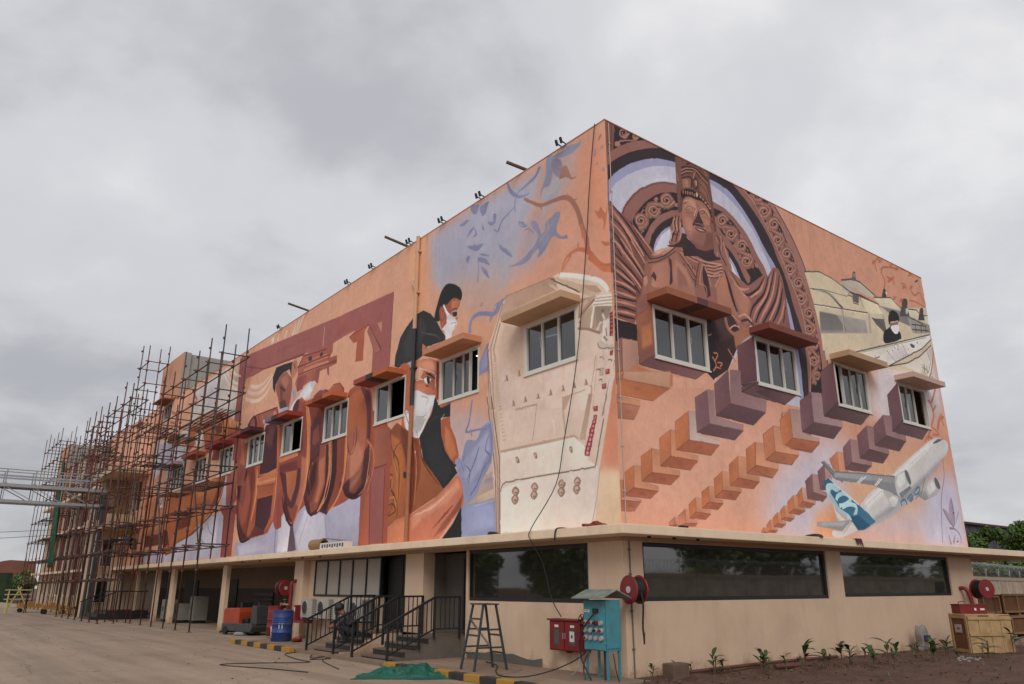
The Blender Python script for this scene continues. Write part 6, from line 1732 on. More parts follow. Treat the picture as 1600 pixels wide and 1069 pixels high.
L|P|b3b0be|0|1||2166,490 2136,588 2050,591 1996,460 2135,438
L|P|8a3c3a|0|1||2181,458 1983,454 1972,418 2117,420
L|P|8d4038|0|1||2118,424 1985,423 1988,268 2102,267
L|P|9a4c42|3|1||2134,584 2026,592 1990,475 2028,446 2105,460
L|K|6f302e|0|1|5.1|2110,420 2096,269
L|K|6f302e|0|1|4.8|1987,411 1984,268
L|K|5a3230|0|1|16.8|2035,451 2025,438
'''
# ---------------------------------------------------------------- wall painting: brush strokes in wall centimetres
def _smooth(P, closed):
    n = len(P)
    if n < 3: return P
    out = []
    for i in range(n if closed else n-1):
        a = P[(i-1)%n] if closed else P[max(i-1,0)]; b = P[i]; c = P[(i+1)%n] if closed else P[i+1]; d = P[(i+2)%n] if closed else P[min(i+2,n-1)]
        for k in range(5):
            t = k/5; out.append(.5*((2*b)+(c-a)*t+(2*a-5*b+4*c-d)*t*t+(3*b-a-3*c+d)*t**3))
    if not closed: out.append(P[-1])
    return np.array(out)
class Canvas:
    def __init__(s, u0, u1, z0, z1, ppc):
        s.u0, s.z1, s.k = u0, z1, ppc; s.w = int((u1-u0)*ppc); s.h = int((z1-z0)*ppc)
        s.img = np.zeros((s.h, s.w, 3), np.float32); s.n = 0; q = np.random.default_rng(9); T = np.zeros((640,640), np.float32)
        for sc, am in ((40,.5),(14,.6),(5,.5)):
            g = q.normal(size=(640//sc+2,640//sc+2)); i = np.arange(640)/sc; a = i.astype(int); f = i-a; f = f*f*(3-2*f)
            G = g[a]*(1-f)[:,None]+g[a+1]*f[:,None]; T += am*(G[:,a]*(1-f)[None]+G[:,a+1]*f[None])
        s.T = T
    def tx(s, H, W, ox, oy):      # uneven hand-brushed coat
        return s.T[(np.arange(H)+oy) % 640][:, (np.arange(W)+ox) % 640]
    def cover(s, P, soft):
        # exact horizontal coverage, four sub-rows per row
        Q = np.stack([(P[:,0]-s.u0)*s.k, (s.z1-P[:,1])*s.k], 1); pad = int(soft*s.k*1.6)+2
        x0 = max(int(Q[:,0].min())-pad, 0); x1 = min(int(Q[:,0].max())+pad+1, s.w); y0 = max(int(Q[:,1].min())-pad, 0); y1 = min(int(Q[:,1].max())+pad+1, s.h)
        if x1 <= x0 or y1 <= y0: return None
        H, W = y1-y0, x1-x0; px = np.arange(W)+x0; acc = np.zeros((H, W), np.float32); A = Q; B = np.roll(Q, -1, 0); SS = 4
        dy = B[:,1]-A[:,1]; dy = np.where(np.abs(dy) < 1e-9, 1e-9, dy)
        for q in range(SS):
            ys = np.arange(y0, y1)+(q+.5)/SS
            hit = (A[None,:,1] <= ys[:,None]) != (B[None,:,1] <= ys[:,None])
            xs = A[None,:,0]+(ys[:,None]-A[None,:,1])/dy[None]*(B[None,:,0]-A[None,:,0])
            xs = np.sort(np.where(hit, xs, 1e9), 1); m = int(hit.sum(1).max()) if hit.size else 0
            for j in range(0, m-1, 2):
                a = np.minimum(xs[:,j], 1e6); b = np.minimum(xs[:,j+1], 1e6)
                acc += np.clip(b[:,None]-px, 0, 1)-np.clip(a[:,None]-px, 0, 1)
        acc /= SS
        r = int(soft*s.k*.55)
        if r >= 1:
            for _ in range(3):
                for ax in (0, 1):
                    c = np.cumsum(np.pad(acc, [(r+1, r) if i == ax else (0,0) for i in (0,1)]), axis=ax)
                    acc = (np.take(c, range(2*r+1, c.shape[ax]), ax)-np.take(c, range(0, c.shape[ax]-2*r-1), ax))/(2*r+1)
        return acc, x0, x1, y0, y1
    def fill(s, P, col, soft=0, a=1, g=None):
        r = s.cover(P, soft)
        if r is None: return
        m, x0, x1, y0, y1 = r; m = (np.clip(m,0,1)*a)[...,None]; c = np.array(col, np.float32)
        s.n += 1; H, W = m.shape[:2]; ang = s.n*2.4; ox, oy = (s.n*37) % 400, (s.n*53) % 200
        ramp = (math.cos(ang)*np.linspace(-1,1,W)[None,:]+math.sin(ang)*np.linspace(-1,1,H)[:,None])*.060 if W*H < 90000 else np.zeros((H,W))
        c = c*(1+(ramp+.020*s.tx(H,W,ox,oy))[...,None])
        if g:
            c2, ax, ay, bx, by = g; d = np.array([bx-ax, by-ay], float); L = (d@d) or 1
            U = (np.arange(x0,x1)+.5)/s.k+s.u0; Z = s.z1-(np.arange(y0,y1)+.5)/s.k
            t = np.clip(((U[None,:]-ax)*d[0]+(Z[:,None]-ay)*d[1])/L, 0, 1)[...,None]; c = c*(1-t)+np.array(c2, np.float32)*t
        s.img[y0:y1,x0:x1] = s.img[y0:y1,x0:x1]*(1-m)+c*m
    def stroke(s, P, ws, col, a=1):
        n = len(P); d = np.gradient(P, axis=0) if n > 2 else np.repeat((P[1:]-P[:1]), n, 0)
        L = np.linalg.norm(d, axis=1, keepdims=True); d = d/np.maximum(L, 1e-6); nn = np.stack([-d[:,1], d[:,0]], 1)
        w = np.interp(np.linspace(0,1,n), np.linspace(0,1,len(ws)), ws)[:,None]/2
        for i in range(n-1):         # overlapping segments would cancel out: one mask, joined by maximum
            pass
        s.fill(np.vstack([P+nn*w, (P-nn*w)[::-1]]), col, 0, a)
def paint(wall, u0, u1, z0, z1, ppc, gain):
    cv = Canvas(u0, u1, z0, z1, ppc); h2 = lambda h: [int(h[i:i+2],16)/255 for i in (0,2,4)]
    for line in MURAL.strip().split('\n'):
        w, t, col, soft, a, g, pts = line.split('|')
        if w != wall: continue
        P = np.array([[float(x) for x in q.split(',')] for q in pts.split()])
        if 's' in t: P = _smooth(P, t[0] == 'P')
        if t[0] == 'P':
            gg = None
            if g: q = g.split(','); gg = (h2(q[0]), *map(float, q[1:]))
            cv.fill(P, h2(col), float(soft), float(a), gg)
        elif len(P) > 1: cv.stroke(P, [max(float(x), .6) for x in g.split(',')], h2(col), float(a))
    im = cv.img; r = np.random.default_rng(3)
    # faint rain streaks below sills and the parapet
    rs = random.Random(5)
    for i in range(int((u1-u0)/22)):
        u = u0+rs.random()*(u1-u0); top = rs.choice((586,1073,1073)); L = rs.uniform(25,130); w_ = rs.uniform(1.2,4)
        cv.fill(np.array([[u-w_,top],[u+w_,top],[u+w_*.4,top-L],[u-w_*.3,top-L]]), (.30,.22,.20), 3, rs.uniform(.03,.11), None)
    im = cv.img
    # the brush wobbles: edges are not drawn with a ruler
    dx = .42*cv.tx(cv.h,cv.w,11,5); dy = .42*cv.tx(cv.h,cv.w,211,315)
    im = im[np.clip(np.arange(cv.h)[:,None]+np.rint(dy).astype(int),0,cv.h-1), np.clip(np.arange(cv.w)[None]+np.rint(dx).astype(int),0,cv.w-1)]
    # brush and roller marks, uneven coats of paint
    def noise(h, w, sy, sx):
        q = r.normal(size=(h//sy+3, w//sx+3)).astype(np.float32); ys = np.arange(h)/sy; xs = np.arange(w)/sx
        yi = ys.astype(int); xi = xs.astype(int); fy = (ys-yi)[:,None]; fx = (xs-xi)[None]
        return (q[yi][:,xi]*(1-fx)+q[yi][:,xi+1]*fx)*(1-fy)+(q[yi+1][:,xi]*(1-fx)+q[yi+1][:,xi+1]*fx)*fy
    k = .011*noise(cv.h,cv.w,70,50)+.006*noise(cv.h,cv.w,26,12)+.007*noise(cv.h,cv.w,7,5)+.006*noise(cv.h,cv.w,2,2)
    lum = im@np.array([.3,.55,.15],np.float32); im = lum[...,None]+(im-lum[...,None])*CHROMA
    im = np.clip(im*(1+k[...,None]), 0, 1)
    lin = np.where(im <= .04045, im/12.92, ((im+.055)/1.055)**2.4)*gain; lin = np.clip(lin, 0, .92)
    out = np.where(lin <= .0031308, lin*12.92, 1.055*lin**(1/2.4)-.055)
    img = bpy.data.images.new('wall_painting', cv.w, cv.h, alpha=False)
    buf = np.ones((cv.h, cv.w, 4), np.float32); buf[...,:3] = out[::-1]; img.pixels.foreach_set(buf.ravel()); img.update(); img.pack()
    m = bpy.data.materials.new('painted_wall'); m.use_nodes = True; nt = m.node_tree; b = nt.nodes['Principled BSDF']; b.inputs['Roughness'].default_value = .72; b.inputs['Specular IOR Level'].default_value = .3
    t = nt.nodes.new('ShaderNodeTexImage'); t.image = img; t.extension = 'EXTEND'
    geo = nt.nodes.new('ShaderNodeNewGeometry'); n3 = nt.nodes.new('ShaderNodeTexNoise'); n3.inputs['Scale'].default_value = .7; n3.inputs['Detail'].default_value = 7
    mp = nt.nodes.new('ShaderNodeMapping'); mp.inputs['Scale'].default_value = (2.2,2.2,.35); nt.links.new(geo.outputs['Position'], mp.inputs[0]); nt.links.new(mp.outputs[0], n3.inputs['Vector'])
    mr = nt.nodes.new('ShaderNodeMapRange'); nt.links.new(n3.outputs['Fac'], mr.inputs[0]); mr.inputs[1].default_value=.25; mr.inputs[2].default_value=.75; mr.inputs[3].default_value=.98; mr.inputs[4].default_value=1.01
    mx = nt.nodes.new('ShaderNodeMix'); mx.data_type='RGBA'; mx.blend_type='MULTIPLY'; mx.inputs[0].default_value=1; nt.links.new(t.outputs[0], mx.inputs[6]); nt.links.new(mr.outputs[0], mx.inputs[7])
    nt.links.new(mx.outputs[2], b.inputs['Base Color'])
    n2 = nt.nodes.new('ShaderNodeTexNoise'); n2.inputs['Scale'].default_value = 28; n2.inputs['Detail'].default_value = 5; nt.links.new(geo.outputs['Position'], n2.inputs['Vector'])
    bp = nt.nodes.new('ShaderNodeBump'); bp.inputs['Strength'].default_value = .10; bp.inputs['Distance'].default_value = .02; nt.links.new(n2.outputs['Fac'], bp.inputs['Height']); nt.links.new(bp.outputs[0], b.inputs['Normal'])
    return m
M_mural_left = paint('L', -10, 4550, 255, 1075, .70, PAINT_L)
M_mural_right = paint('R', 0, 1375, 255, 1075, 1.0, PAINT_R)
# ---------------------------------------------------------------- the ground
def sheet(name, x0, x1, y0, y1, z, m, nx=1, ny=1, amp=0, kind='structure', seed=0):
    xs = np.linspace(x0,x1,nx+1); ys = np.linspace(y0,y1,ny+1); r = np.random.default_rng(seed); b = MB(); vs = []
    for j,y in enumerate(ys):
        for i,x in enumerate(xs):
            vs.append((x,y,z+(0 if not amp else amp*r.normal() if 0<i<nx and 0<j<ny else (-.12 if (i==0 or j==0) else 0))))
    fs = [(j*(nx+1)+i, j*(nx+1)+i+1, (j+1)*(nx+1)+i+1, (j+1)*(nx+1)+i) for j in range(ny) for i in range(nx)]
    b.add(vs, fs); o = b.build(name, m, smooth=bool(amp)); return tag(o, kind=kind)
sheet('ground', -600, 600, -600, 900, GZ-.03, M_soil)
sheet('concrete_yard', -45, -.0, -30, 110, GZ, M_conc)
_b = MB(); _b.box(-1.86,-.003,-.5,13.2,GZ-.02,GZ+.07); tag(_b.build('apron', M_apron), kind='structure')
sheet('garage_floor', .002, 2.25, 13.85, 38.5, GZ+.004, M_conc)
sheet('soil_bed', -.55, 60, -14, -.002, GZ+.055, M_soil, 150, 60, .022, seed=4)
sheet('gravel_yard', 13.72, 60, 0, 24, GZ+.01, mat('dusty_earth',(.15,.08,.05),.95,.25,1.2,bump=.5,bscale=12), 30, 20, .01, seed=5)
# ---------------------------------------------------------------- the painted building
B = thing('painted_building', 'long two storey building with a painted mural on both walls and a white ledge', 'building')
ZT, ZL = 10.73, 2.59
def wall_grid(plane, u0, u1, z0, z1, holes, m, name, depth=.14, uv=None, off=0.0, reveal=None, parent=None):
    """a wall sheet on X=off ('X') or Y=off ('Y') with rectangular openings and their reveals"""
    us = sorted({u0,u1,*[h[0] for h in holes],*[h[1] for h in holes]}); zs = sorted({z0,z1,*[h[2] for h in holes],*[h[3] for h in holes]})
    us = [u for u in us if u0 <= u <= u1]; zs = [z for z in zs if z0 <= z <= z1]
    pt = (lambda u,z,d=0: (off+d,u,z)) if plane == 'X' else (lambda u,z,d=0: (u,off+d,z))
    b = MB()
    for i in range(len(us)-1):
        for j in range(len(zs)-1):
            cu, cz = (us[i]+us[i+1])/2, (zs[j]+zs[j+1])/2
            if any(h[0]<cu<h[1] and h[2]<cz<h[3] for h in holes): continue
            q = [pt(us[i],zs[j]), pt(us[i+1],zs[j]), pt(us[i+1],zs[j+1]), pt(us[i],zs[j+1])]
            b.quad(*(q if plane == 'Y' else q[::-1]))
    b.cur = 1
    for h in holes:
        a0,a1,c0,c1 = h[:4]; d = h[4] if len(h) > 4 else depth
        b.quad(pt(a0,c0),pt(a0,c1),pt(a0,c1,d),pt(a0,c0,d)); b.quad(pt(a1,c0),pt(a1,c0,d),pt(a1,c1,d),pt(a1,c1))
        b.quad(pt(a0,c1),pt(a1,c1),pt(a1,c1,d),pt(a0,c1,d)); b.quad(pt(a0,c0),pt(a0,c0,d),pt(a1,c0,d),pt(a1,c0))
    me = b.mesh(name, [m, reveal or m])
    if uv:
        L = me.uv_layers.new(name='wall'); 
        co = np.empty(len(me.vertices)*3); me.vertices.foreach_get('co', co); co = co.reshape(-1,3)
        li = np.empty(len(me.loops), int); me.loops.foreach_get('vertex_index', li)
        c = co[li]; u = (c[:,1 if plane=='X' else 0]*100-uv[0])/(uv[1]-uv[0]); v = (c[:,2]*100-uv[2])/(uv[3]-uv[2])
        L.data.foreach_set('uv', np.stack([u,v],1).ravel())
    o = bpy.data.objects.new(name, me); COL.objects.link(o); o.parent = parent or B; return o
WZ0, WZ1 = 5.86, 6.96
LW = [(.99+3.315*i, 2.63+3.315*i) for i in range(9)]          # windows of the long wall
RW = [(1.13,2.80),(4.49,6.10),(7.78,9.36),(11.04,12.62)]
holesL = [(a,b,WZ0,WZ1) for a,b in LW]; holesR = [(a,b,WZ0,WZ1) for a,b in RW]
holesL += [(31.0,32.5,9.75,10.60)] + [(35.1,36.6,5.4,7.1)]
wall_grid('X', 0, 44.7, ZL-.01, ZT, holesL, M_mural_left, 'mural_wall', uv=(-10,4550,255,1075), reveal=M_beige)
wall_grid('Y', 0, 13.72, ZL-.01, ZT, holesR, M_mural_right, 'mural_wall', uv=(0,1375,255,1075), reveal=M_beige)
b = MB(); b.box(13.5,13.72,.002,12,0,ZT-.003); b.box(.25,13.5,11.8,12,0,ZT-.003); b.build('rear_wall', M_beige, B)
b = MB(); b.box(.25,9,44.4,44.69,0,ZT-.003); b.build('end_wall', M_beige, B)
b = MB(); b.box(.02,13.7,.02,44.68,ZT-.35,ZT-.30); b.build('roof_slab', M_grey, B)
b = MB(); b.box(-.012,.15,-.012,44.7,ZT,ZT+.02); b.box(.15,13.73,-.012,.15,ZT,ZT+.02); b.build('parapet_coping', mat('peach_coping',(.55,.30,.19),.8,.08,2), B)
# dark rooms behind the openings
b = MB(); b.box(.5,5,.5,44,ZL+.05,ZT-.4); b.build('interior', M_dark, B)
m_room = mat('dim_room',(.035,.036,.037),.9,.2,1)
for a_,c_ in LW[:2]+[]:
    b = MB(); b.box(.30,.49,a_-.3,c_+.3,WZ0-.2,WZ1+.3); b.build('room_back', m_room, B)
m_lit = bpy.data.materials.new('fluorescent_tube'); m_lit.use_nodes = True; m_lit.node_tree.nodes['Principled BSDF'].inputs['Emission Color'].default_value = (.85,.95,1,1); m_lit.node_tree.nodes['Principled BSDF'].inputs['Emission Strength'].default_value = 2.2
for y0,y1,z in ((1.75,2.45,6.62),(4.42,4.75,6.78)):
    b = MB(); b.tube((.24,y0,z),(.24,y1,z+.06),.014,8); b.build('tube_light', m_lit, B)
# ---- first floor windows
def window(plane, a, b_, z0, z1, sashes, depth=.05, open_=None, name='window', parent=None, curtain=False):
    P = (lambda u,z,d: (d,u,z)) if plane == 'X' else (lambda u,z,d: (u,d,z))
    f = MB(); t = .046
    def bx(u0,u1,w0,w1,d0,d1):
        q = [P(u0,w0,d0),P(u1,w0,d0),P(u1,w1,d0),P(u0,w1,d0),P(u0,w0,d1),P(u1,w0,d1),P(u1,w1,d1),P(u0,w1,d1)]
        return q, [(0,3,2,1),(4,5,6,7),(0,1,5,4),(1,2,6,5),(2,3,7,6),(3,0,4,7)]
    d0, d1 = depth-.06, depth+.04
    for q in ((a,a+t,z0,z1),(b_-t,b_,z0,z1),(a+t,b_-t,z0,z0+t),(a+t,b_-t,z1-t,z1)): f.add(*bx(*q,d0,d1))
    W = (b_-a-2*t)
    for s0,s1 in sashes:       # sash frames, as fractions of the opening
        u0,u1 = a+t+W*s0, a+t+W*s1; s = .022
        for q in ((u0,u0+s,z0+t,z1-t),(u1-s,u1,z0+t,z1-t),(u0+s,u1-s,z0+t,z0+t+s),(u0+s,u1-s,z1-t-s,z1-t)): f.add(*bx(*q,d0+.012,d1-.012))
    fo = f.build(name, M_white, parent or B)
    for s0,s1 in sashes:
        u0,u1 = a+t+W*s0+.03, a+t+W*s1-.03; g = MB(); g.add(*bx(u0,u1,z0+t+.03,z1-t-.03,depth-.006,depth+.006)); g.build('pane', M_pane, fo)
    sl = MB(); sl.add(*bx(a-.02,b_+.02,z0-.035,z0-.001,d0-.02,d1)); sl.build('sill', M_white, fo)
    h = MB(); u = a+t+W*sashes[-1][0]+.02; h.add(*bx(u-.008,u+.008,(z0+z1)/2-.07,(z0+z1)/2+.07,d0-.012,d0)); h.build('handle', mat('handle_grey',(.3,.3,.3),.4), fo)
    for c0,c1 in (curtain or []):       # pale curtains behind the panes
        c = MB(); n = 14; u0,u1 = a+t+W*c0, a+t+W*c1; vs = [P(u0+(u1-u0)*i/n, z, depth+.10+.025*math.sin(i*2.2)) for z in (z0+t,z1-t) for i in range(n+1)]
        c.add(vs, [(i,i+1,n+2+i,n+1+i) for i in range(n)]); c.build('curtain', mat('curtain_cloth',(.42,.43,.42),.9,.1,6), fo)
    return fo
T3 = [(0,.335),(.333,.667),(.665,1)]
window('Y', *RW[0], WZ0, WZ1, T3); window('Y', *RW[1], WZ0, WZ1, T3, curtain=[(.72,1)])
window('Y', *RW[2], WZ0, WZ1, [(.20,.50),(.48,.76),(.74,1)], curtain=[(.5,.82)]); window('Y', *RW[3], WZ0, WZ1, [(0,.3),(.28,.56)], curtain=[(0,.24)])
# long wall: u grows away from the corner, so the near side of each opening is u small
window('X', *LW[0], WZ0, WZ1, T3); window('X', *LW[1], WZ0, WZ1, [(.22,.42),(.40,.68),(.66,1)], curtain=[(.5,.62),(.8,.97)]); window('X', *LW[2], WZ0, WZ1, [(.56,1)], curtain=[(.6,.9)])
window('X', *LW[3], WZ0, WZ1, T3); window('X', *LW[4], WZ0, WZ1, [(.55,1)])
for q in LW[5:]: window('X', *q, WZ0, WZ1, T3)
window('X', 31.0,32.5,9.75,10.60, T3[:2]); window('X', 35.1,36.6,5.4,7.1, [(0,.5),(.5,1)])
# ---- sun hoods over the windows, painted as part of the picture
def hood(plane, u0, u1, z0, z1, e, cols, parent=None):
    """cols: list of (fraction end, colour) bands along the slab"""
    ms = [mat('hood_'+c, tuple(v*1.05 for v in hexc(c)), .78, .07, 3, bump=.08, bscale=30) for _, c in cols]
    b = MB(); s = 0
    for i,(t,c) in enumerate(cols):
        a, d = u0+(u1-u0)*s, u0+(u1-u0)*t; b.cur = i; s = t
        if plane == 'X': b.box(-e, .02, a, d, z0, z1)
        else: b.box(a, d, -e, .02, z0, z1)
    return b.build('window_hood', ms, parent or B)
hood('Y', .98, 3.0, 7.0, 7.14, .52, [(.45,'9c6048'),(.62,'5b3c3a'),(1,'86503f')])
hood('Y', 4.33, 6.26, 7.0, 7.14, .52, [(.3,'7c4438'),(1,'7a473c')])
hood('Y', 7.64, 9.52, 7.0, 7.14, .52, [(1,'b59474')]); hood('Y', 10.9, 12.8, 7.0, 7.14, .52, [(1,'bda294')])
hood('X', .87, 2.81, 7.0, 7.14, .52, [(1,'bd987a')]); hood('X', 4.22, 5.98, 7.0, 7.14, .52, [(1,'bf8465')])
hood('X', 7.76, 9.65, 7.0, 7.14, .52, [(.40,'b5643c'),(.62,'3a3230'),(1,'9c4a3c')]); hood('X', 11.05, 12.95, 7.0, 7.14, .52, [(.33,'b8643c'),(.72,'8a3c2c'),(1,'b0563a')])
hood('X', 14.4, 16.3, 7.0, 7.14, .52, [(.4,'96382c'),(.7,'4a2a30'),(1,'6a6480')]); hood('X', 17.75, 19.65, 7.0, 7.14, .52, [(.5,'46242a'),(1,'8f3a34')])
hood('X', 21.05, 22.9, 7.0, 7.14, .52, [(1,'86302c')]); hood('X', 24.4, 26.2, 7.0, 7.14, .52, [(1,'a4523a')]); hood('X', 27.7, 29.5, 7.0, 7.14, .52, [(1,'a49aa4')])
hood('X', 30.8, 32.7, 10.64, 10.70, .6, [(1,'8a5238')])
# ---- ledge all round
b = MB(); E = .58; z0, z1 = 2.435, 2.59
b.add([(-E,-E,z0),(20.5,-E,z0),(20.5,0.02,z0),(.02,.02,z0),(.02,38.5,z0),(-E,38.5,z0),(-E,-E,z1),(20.5,-E,z1),(20.5,.02,z1),(.02,.02,z1),(.02,38.5,z1),(-E,38.5,z1)],
      [(6,7,8,9),(6,9,10,11),(0,3,2,1),(0,5,4,3),(0,1,7,6),(1,2,8,7),(2,3,9,8),(3,4,10,9),(4,5,11,10),(5,0,6,11)])
b.build('ledge', M_ledge, B, bevel=.012)
b = MB(); b.box(13.74,20.5,.03,7,2.46,2.58); b.build('canopy_slab', M_ledge, B)
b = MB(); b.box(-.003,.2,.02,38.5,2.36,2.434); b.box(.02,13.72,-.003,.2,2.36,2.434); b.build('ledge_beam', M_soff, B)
# ---- tower over the roof and the recess beside it
b = MB(); b.box(-.06,.30,29.9,30.35,ZT-.1,12.95); b.box(.05,5.5,30.0,33.7,ZT-.3,12.90)
to = b.build('stair_tower', [M_greyp], B)
b = MB(); b.box(-.065,-.062,29.9,33.75,ZT,12.95); b.box(-.0615,.05,30.36,33.75,ZT,12.95); b.build('tower_front', mat('peach_wall',(.60,.30,.18),.75,.08,1.2), B)
# ---------------------------------------------------------------- ground floor, right wall
GR = [(.49,6.36,1.365,2.355,.12),(6.97,12.30,1.39,2.355,.12)]
wall_grid('Y', 0, 13.72, 0, 2.36, GR, M_beige, 'gable_wall')
def big_glass(plane, a, b_, z0, z1, mull, depth=.09, name='ground_window', parent=None, mat_=None, fr=None):
    P = (lambda u,z,d: (d,u,z)) if plane == 'X' else (lambda u,z,d: (u,d,z)); f = MB(); t = .07
    def bx(u0,u1,w0,w1,d0,d1): return [P(u0,w0,d0),P(u1,w0,d0),P(u1,w1,d0),P(u0,w1,d0),P(u0,w0,d1),P(u1,w0,d1),P(u1,w1,d1),P(u0,w1,d1)], [(0,3,2,1),(4,5,6,7),(0,1,5,4),(1,2,6,5),(2,3,7,6),(3,0,4,7)]
    for q in ((a,a+t,z0,z1),(b_-t,b_,z0,z1),(a+t,b_-t,z0,z0+t),(a+t,b_-t,z1-t,z1)): f.add(*bx(*q,depth-.05,depth+.04))
    fo = f.build(name, fr or M_black, parent or B); us = [a+t]+[a+(b_-a)*m for m in mull]+[b_-t]
    for i in range(len(us)-1):
        g = MB(); g.add(*bx(us[i]+.004,us[i+1]-.004,z0+t,z1-t,depth-.004+.001*i,depth+.008)); g.build('pane', mat_ or M_glassb, fo)
    return fo
big_glass('Y', *GR[0][:4], [.26,.515,.76], mat_=M_glassr); big_glass('Y', *GR[1][:4], [.3,.55,.75], mat_=M_glassr)
# ---------------------------------------------------------------- ground floor, long wall
GLW = (.87,4.66,1.325,2.36)
wall_grid('X', 0, 4.68, 0, 2.36, [(GLW[0],GLW[1],GLW[2],2.361,.12)], M_beige, 'sill_wall')
big_glass('X', GLW[0], GLW[1], GLW[2], 2.355, [.11,.5,.74])
b = MB(); b.box(.002,.7,4.60,4.679,0,2.355); b.build('door_reveal', M_beige, B)
b = MB(); b.box(-.002,.22,6.42,7.24,.0,2.357); b.box(.22,.30,6.42,6.50,.0,2.357); b.build('pillar', M_beige, B)
b = MB(); b.box(-.002,.5,13.22,13.88,0,2.357); b.build('pillar', M_beige, B)
b = MB(); b.box(.20,.32,8.80,13.22,0,1.35); b.build('panel_wall', M_beige, B)
# five pale panels in black frames
f = MB(); ys = [8.80,9.58,10.39,11.17,11.97,12.78]
for y in ys: f.box(.17,.26,y-.025,y+.025,1.35,2.355)
f.box(.172,.258,8.825,12.755,1.352,1.40); f.box(.172,.258,8.825,12.755,2.31,2.353)
fo = f.build('panel_frame', M_black, B)
for i in range(5):
    g = MB(); g.box(.205,.225,ys[i]+.025,ys[i+1]-.025,1.40,2.31); g.build('panel', M_panel, fo)
b = MB(); b.box(.20,.32,12.80,13.22,1.35,2.355); b.build('panel_wall', M_beige, B)
# dark double door and glass door at the back of the porch
b = MB(); b.box(.42,.50,7.24,8.80,.60,2.355); d = b.build('door', M_black, B)
for y in (7.28,8.04):
    g = MB(); g.box(.395,.42,y,y+.72,.64,2.30); g.build('door_leaf', mat('black_door',(.010,.010,.010),.6), d)
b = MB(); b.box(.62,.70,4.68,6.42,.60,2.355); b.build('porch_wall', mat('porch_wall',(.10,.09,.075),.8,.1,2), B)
fr = big_glass('X', 4.70, 5.62, .62, 2.30, [.5], depth=.60, name='glass_door', fr=mat('door_channel',(.03,.03,.03),.4))
h = MB()
for y in (5.08,5.22):
    h.tube((.50,y,.95),(.50,y,1.75),.014,8); h.tube((.50,y,1.05),(.59,y,1.05),.008,6); h.tube((.50,y,1.65),(.59,y,1.65),.008,6)
h.build('handle', mat('chrome',(.7,.7,.7),.2,.05,3,metal=1), fr)
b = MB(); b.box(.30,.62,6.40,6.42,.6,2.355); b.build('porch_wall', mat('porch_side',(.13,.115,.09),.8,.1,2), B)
# landing in front of and behind the wall line
b = MB(); b.box(-.002,1.0,4.68,8.80,0,.598); b.build('porch_floor', M_tread, B)
# bare plaster patch at the foot of the wall
pl = [(4.6,.10),(4.6,.30),(4.3,.33),(4.0,.33),(3.8,.36),(3.5,.34),(3.2,.36),(3.05,.37),(2.8,.33),(2.6,.30),(2.4,.30),(2.25,.33),(2.16,.34),(2.16,.10)]
b = MB(); b.prism(pl, lambda u,v,s: (-.004-.006*s,u,v)); b.build('plaster_patch', M_grey, B)
# ---- open bays under the building
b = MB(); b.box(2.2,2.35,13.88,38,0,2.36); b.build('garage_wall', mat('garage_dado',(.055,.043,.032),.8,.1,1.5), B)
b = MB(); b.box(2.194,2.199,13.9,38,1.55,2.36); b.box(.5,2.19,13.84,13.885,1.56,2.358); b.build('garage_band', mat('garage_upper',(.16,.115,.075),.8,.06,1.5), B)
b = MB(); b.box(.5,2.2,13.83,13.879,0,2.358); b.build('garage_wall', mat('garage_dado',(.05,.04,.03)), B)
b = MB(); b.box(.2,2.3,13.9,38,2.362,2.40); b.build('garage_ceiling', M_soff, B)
for y0,y1 in ((20.05,20.5),(26.8,27.3),(29.4,29.85),(33.2,33.6)):
    b = MB(); b.box(-.002,.14,y0,y1,0,2.357); b.build('column', M_beige, B)
f = MB(); f.box(2.15,2.193,20.9,22.9,.14,1.38); lo = f.build('louvre', M_black, B)
for k in range(7):
    g = MB(); g.add([(2.10,20.95,.22+k*.16),(2.10,22.85,.22+k*.16),(2.148,22.85,.32+k*.16),(2.148,20.95,.32+k*.16)],[(0,1,2,3)]); g.build('slat', mat('louvre_slat',(.03,.03,.03),.5), lo)
b = MB(); b.box(2.14,2.19,25.0,26.4,.12,1.9); b.build('door', M_black, B); b = MB(); b.box(2.14,2.19,30.5,32.6,.12,1.9); b.build('door', M_black, B)
b = MB(); b.tube((2.17,17.5,2.36),(2.17,17.5,1.15),.02,6); b.box(2.10,2.19,17.42,17.58,1.03,1.15); b.build('conduit', mat('pvc_grey',(.35,.33,.3),.6), B)
# ---- portico: balcony, canopy and entrance wall beyond the ledge
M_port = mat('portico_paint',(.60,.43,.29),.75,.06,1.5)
b = MB(); b.box(-1.65,-.003,33.9,34.05,4.45,5.12); b.box(-1.65,-.003,34.05,39.2,4.45,4.6); b.box(-1.65,-1.5,38.6,39.2,4.6,5.1); b.box(-1.65,-1.5,36.2,36.5,4.6,4.95); b.build('balcony', M_port, B)
b = MB(); b.box(-1.75,-.003,33.7,38.8,7.22,7.45); b.build('portico_canopy', M_port, B)
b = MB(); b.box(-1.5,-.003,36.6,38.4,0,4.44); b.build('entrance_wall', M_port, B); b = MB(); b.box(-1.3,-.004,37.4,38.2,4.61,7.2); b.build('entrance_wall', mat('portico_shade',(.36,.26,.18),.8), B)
for y,z in ((36.595,.8),(36.595,2.6)):
    b = MB(); b.box(-1.2,-.6,y-.03,y,z,z+1.3); w = b.build('window', M_white, B); g = MB(); g.box(-1.15,-.65,y-.04,y-.031,z+.05,z+1.25); g.build('pane', M_glass, w)
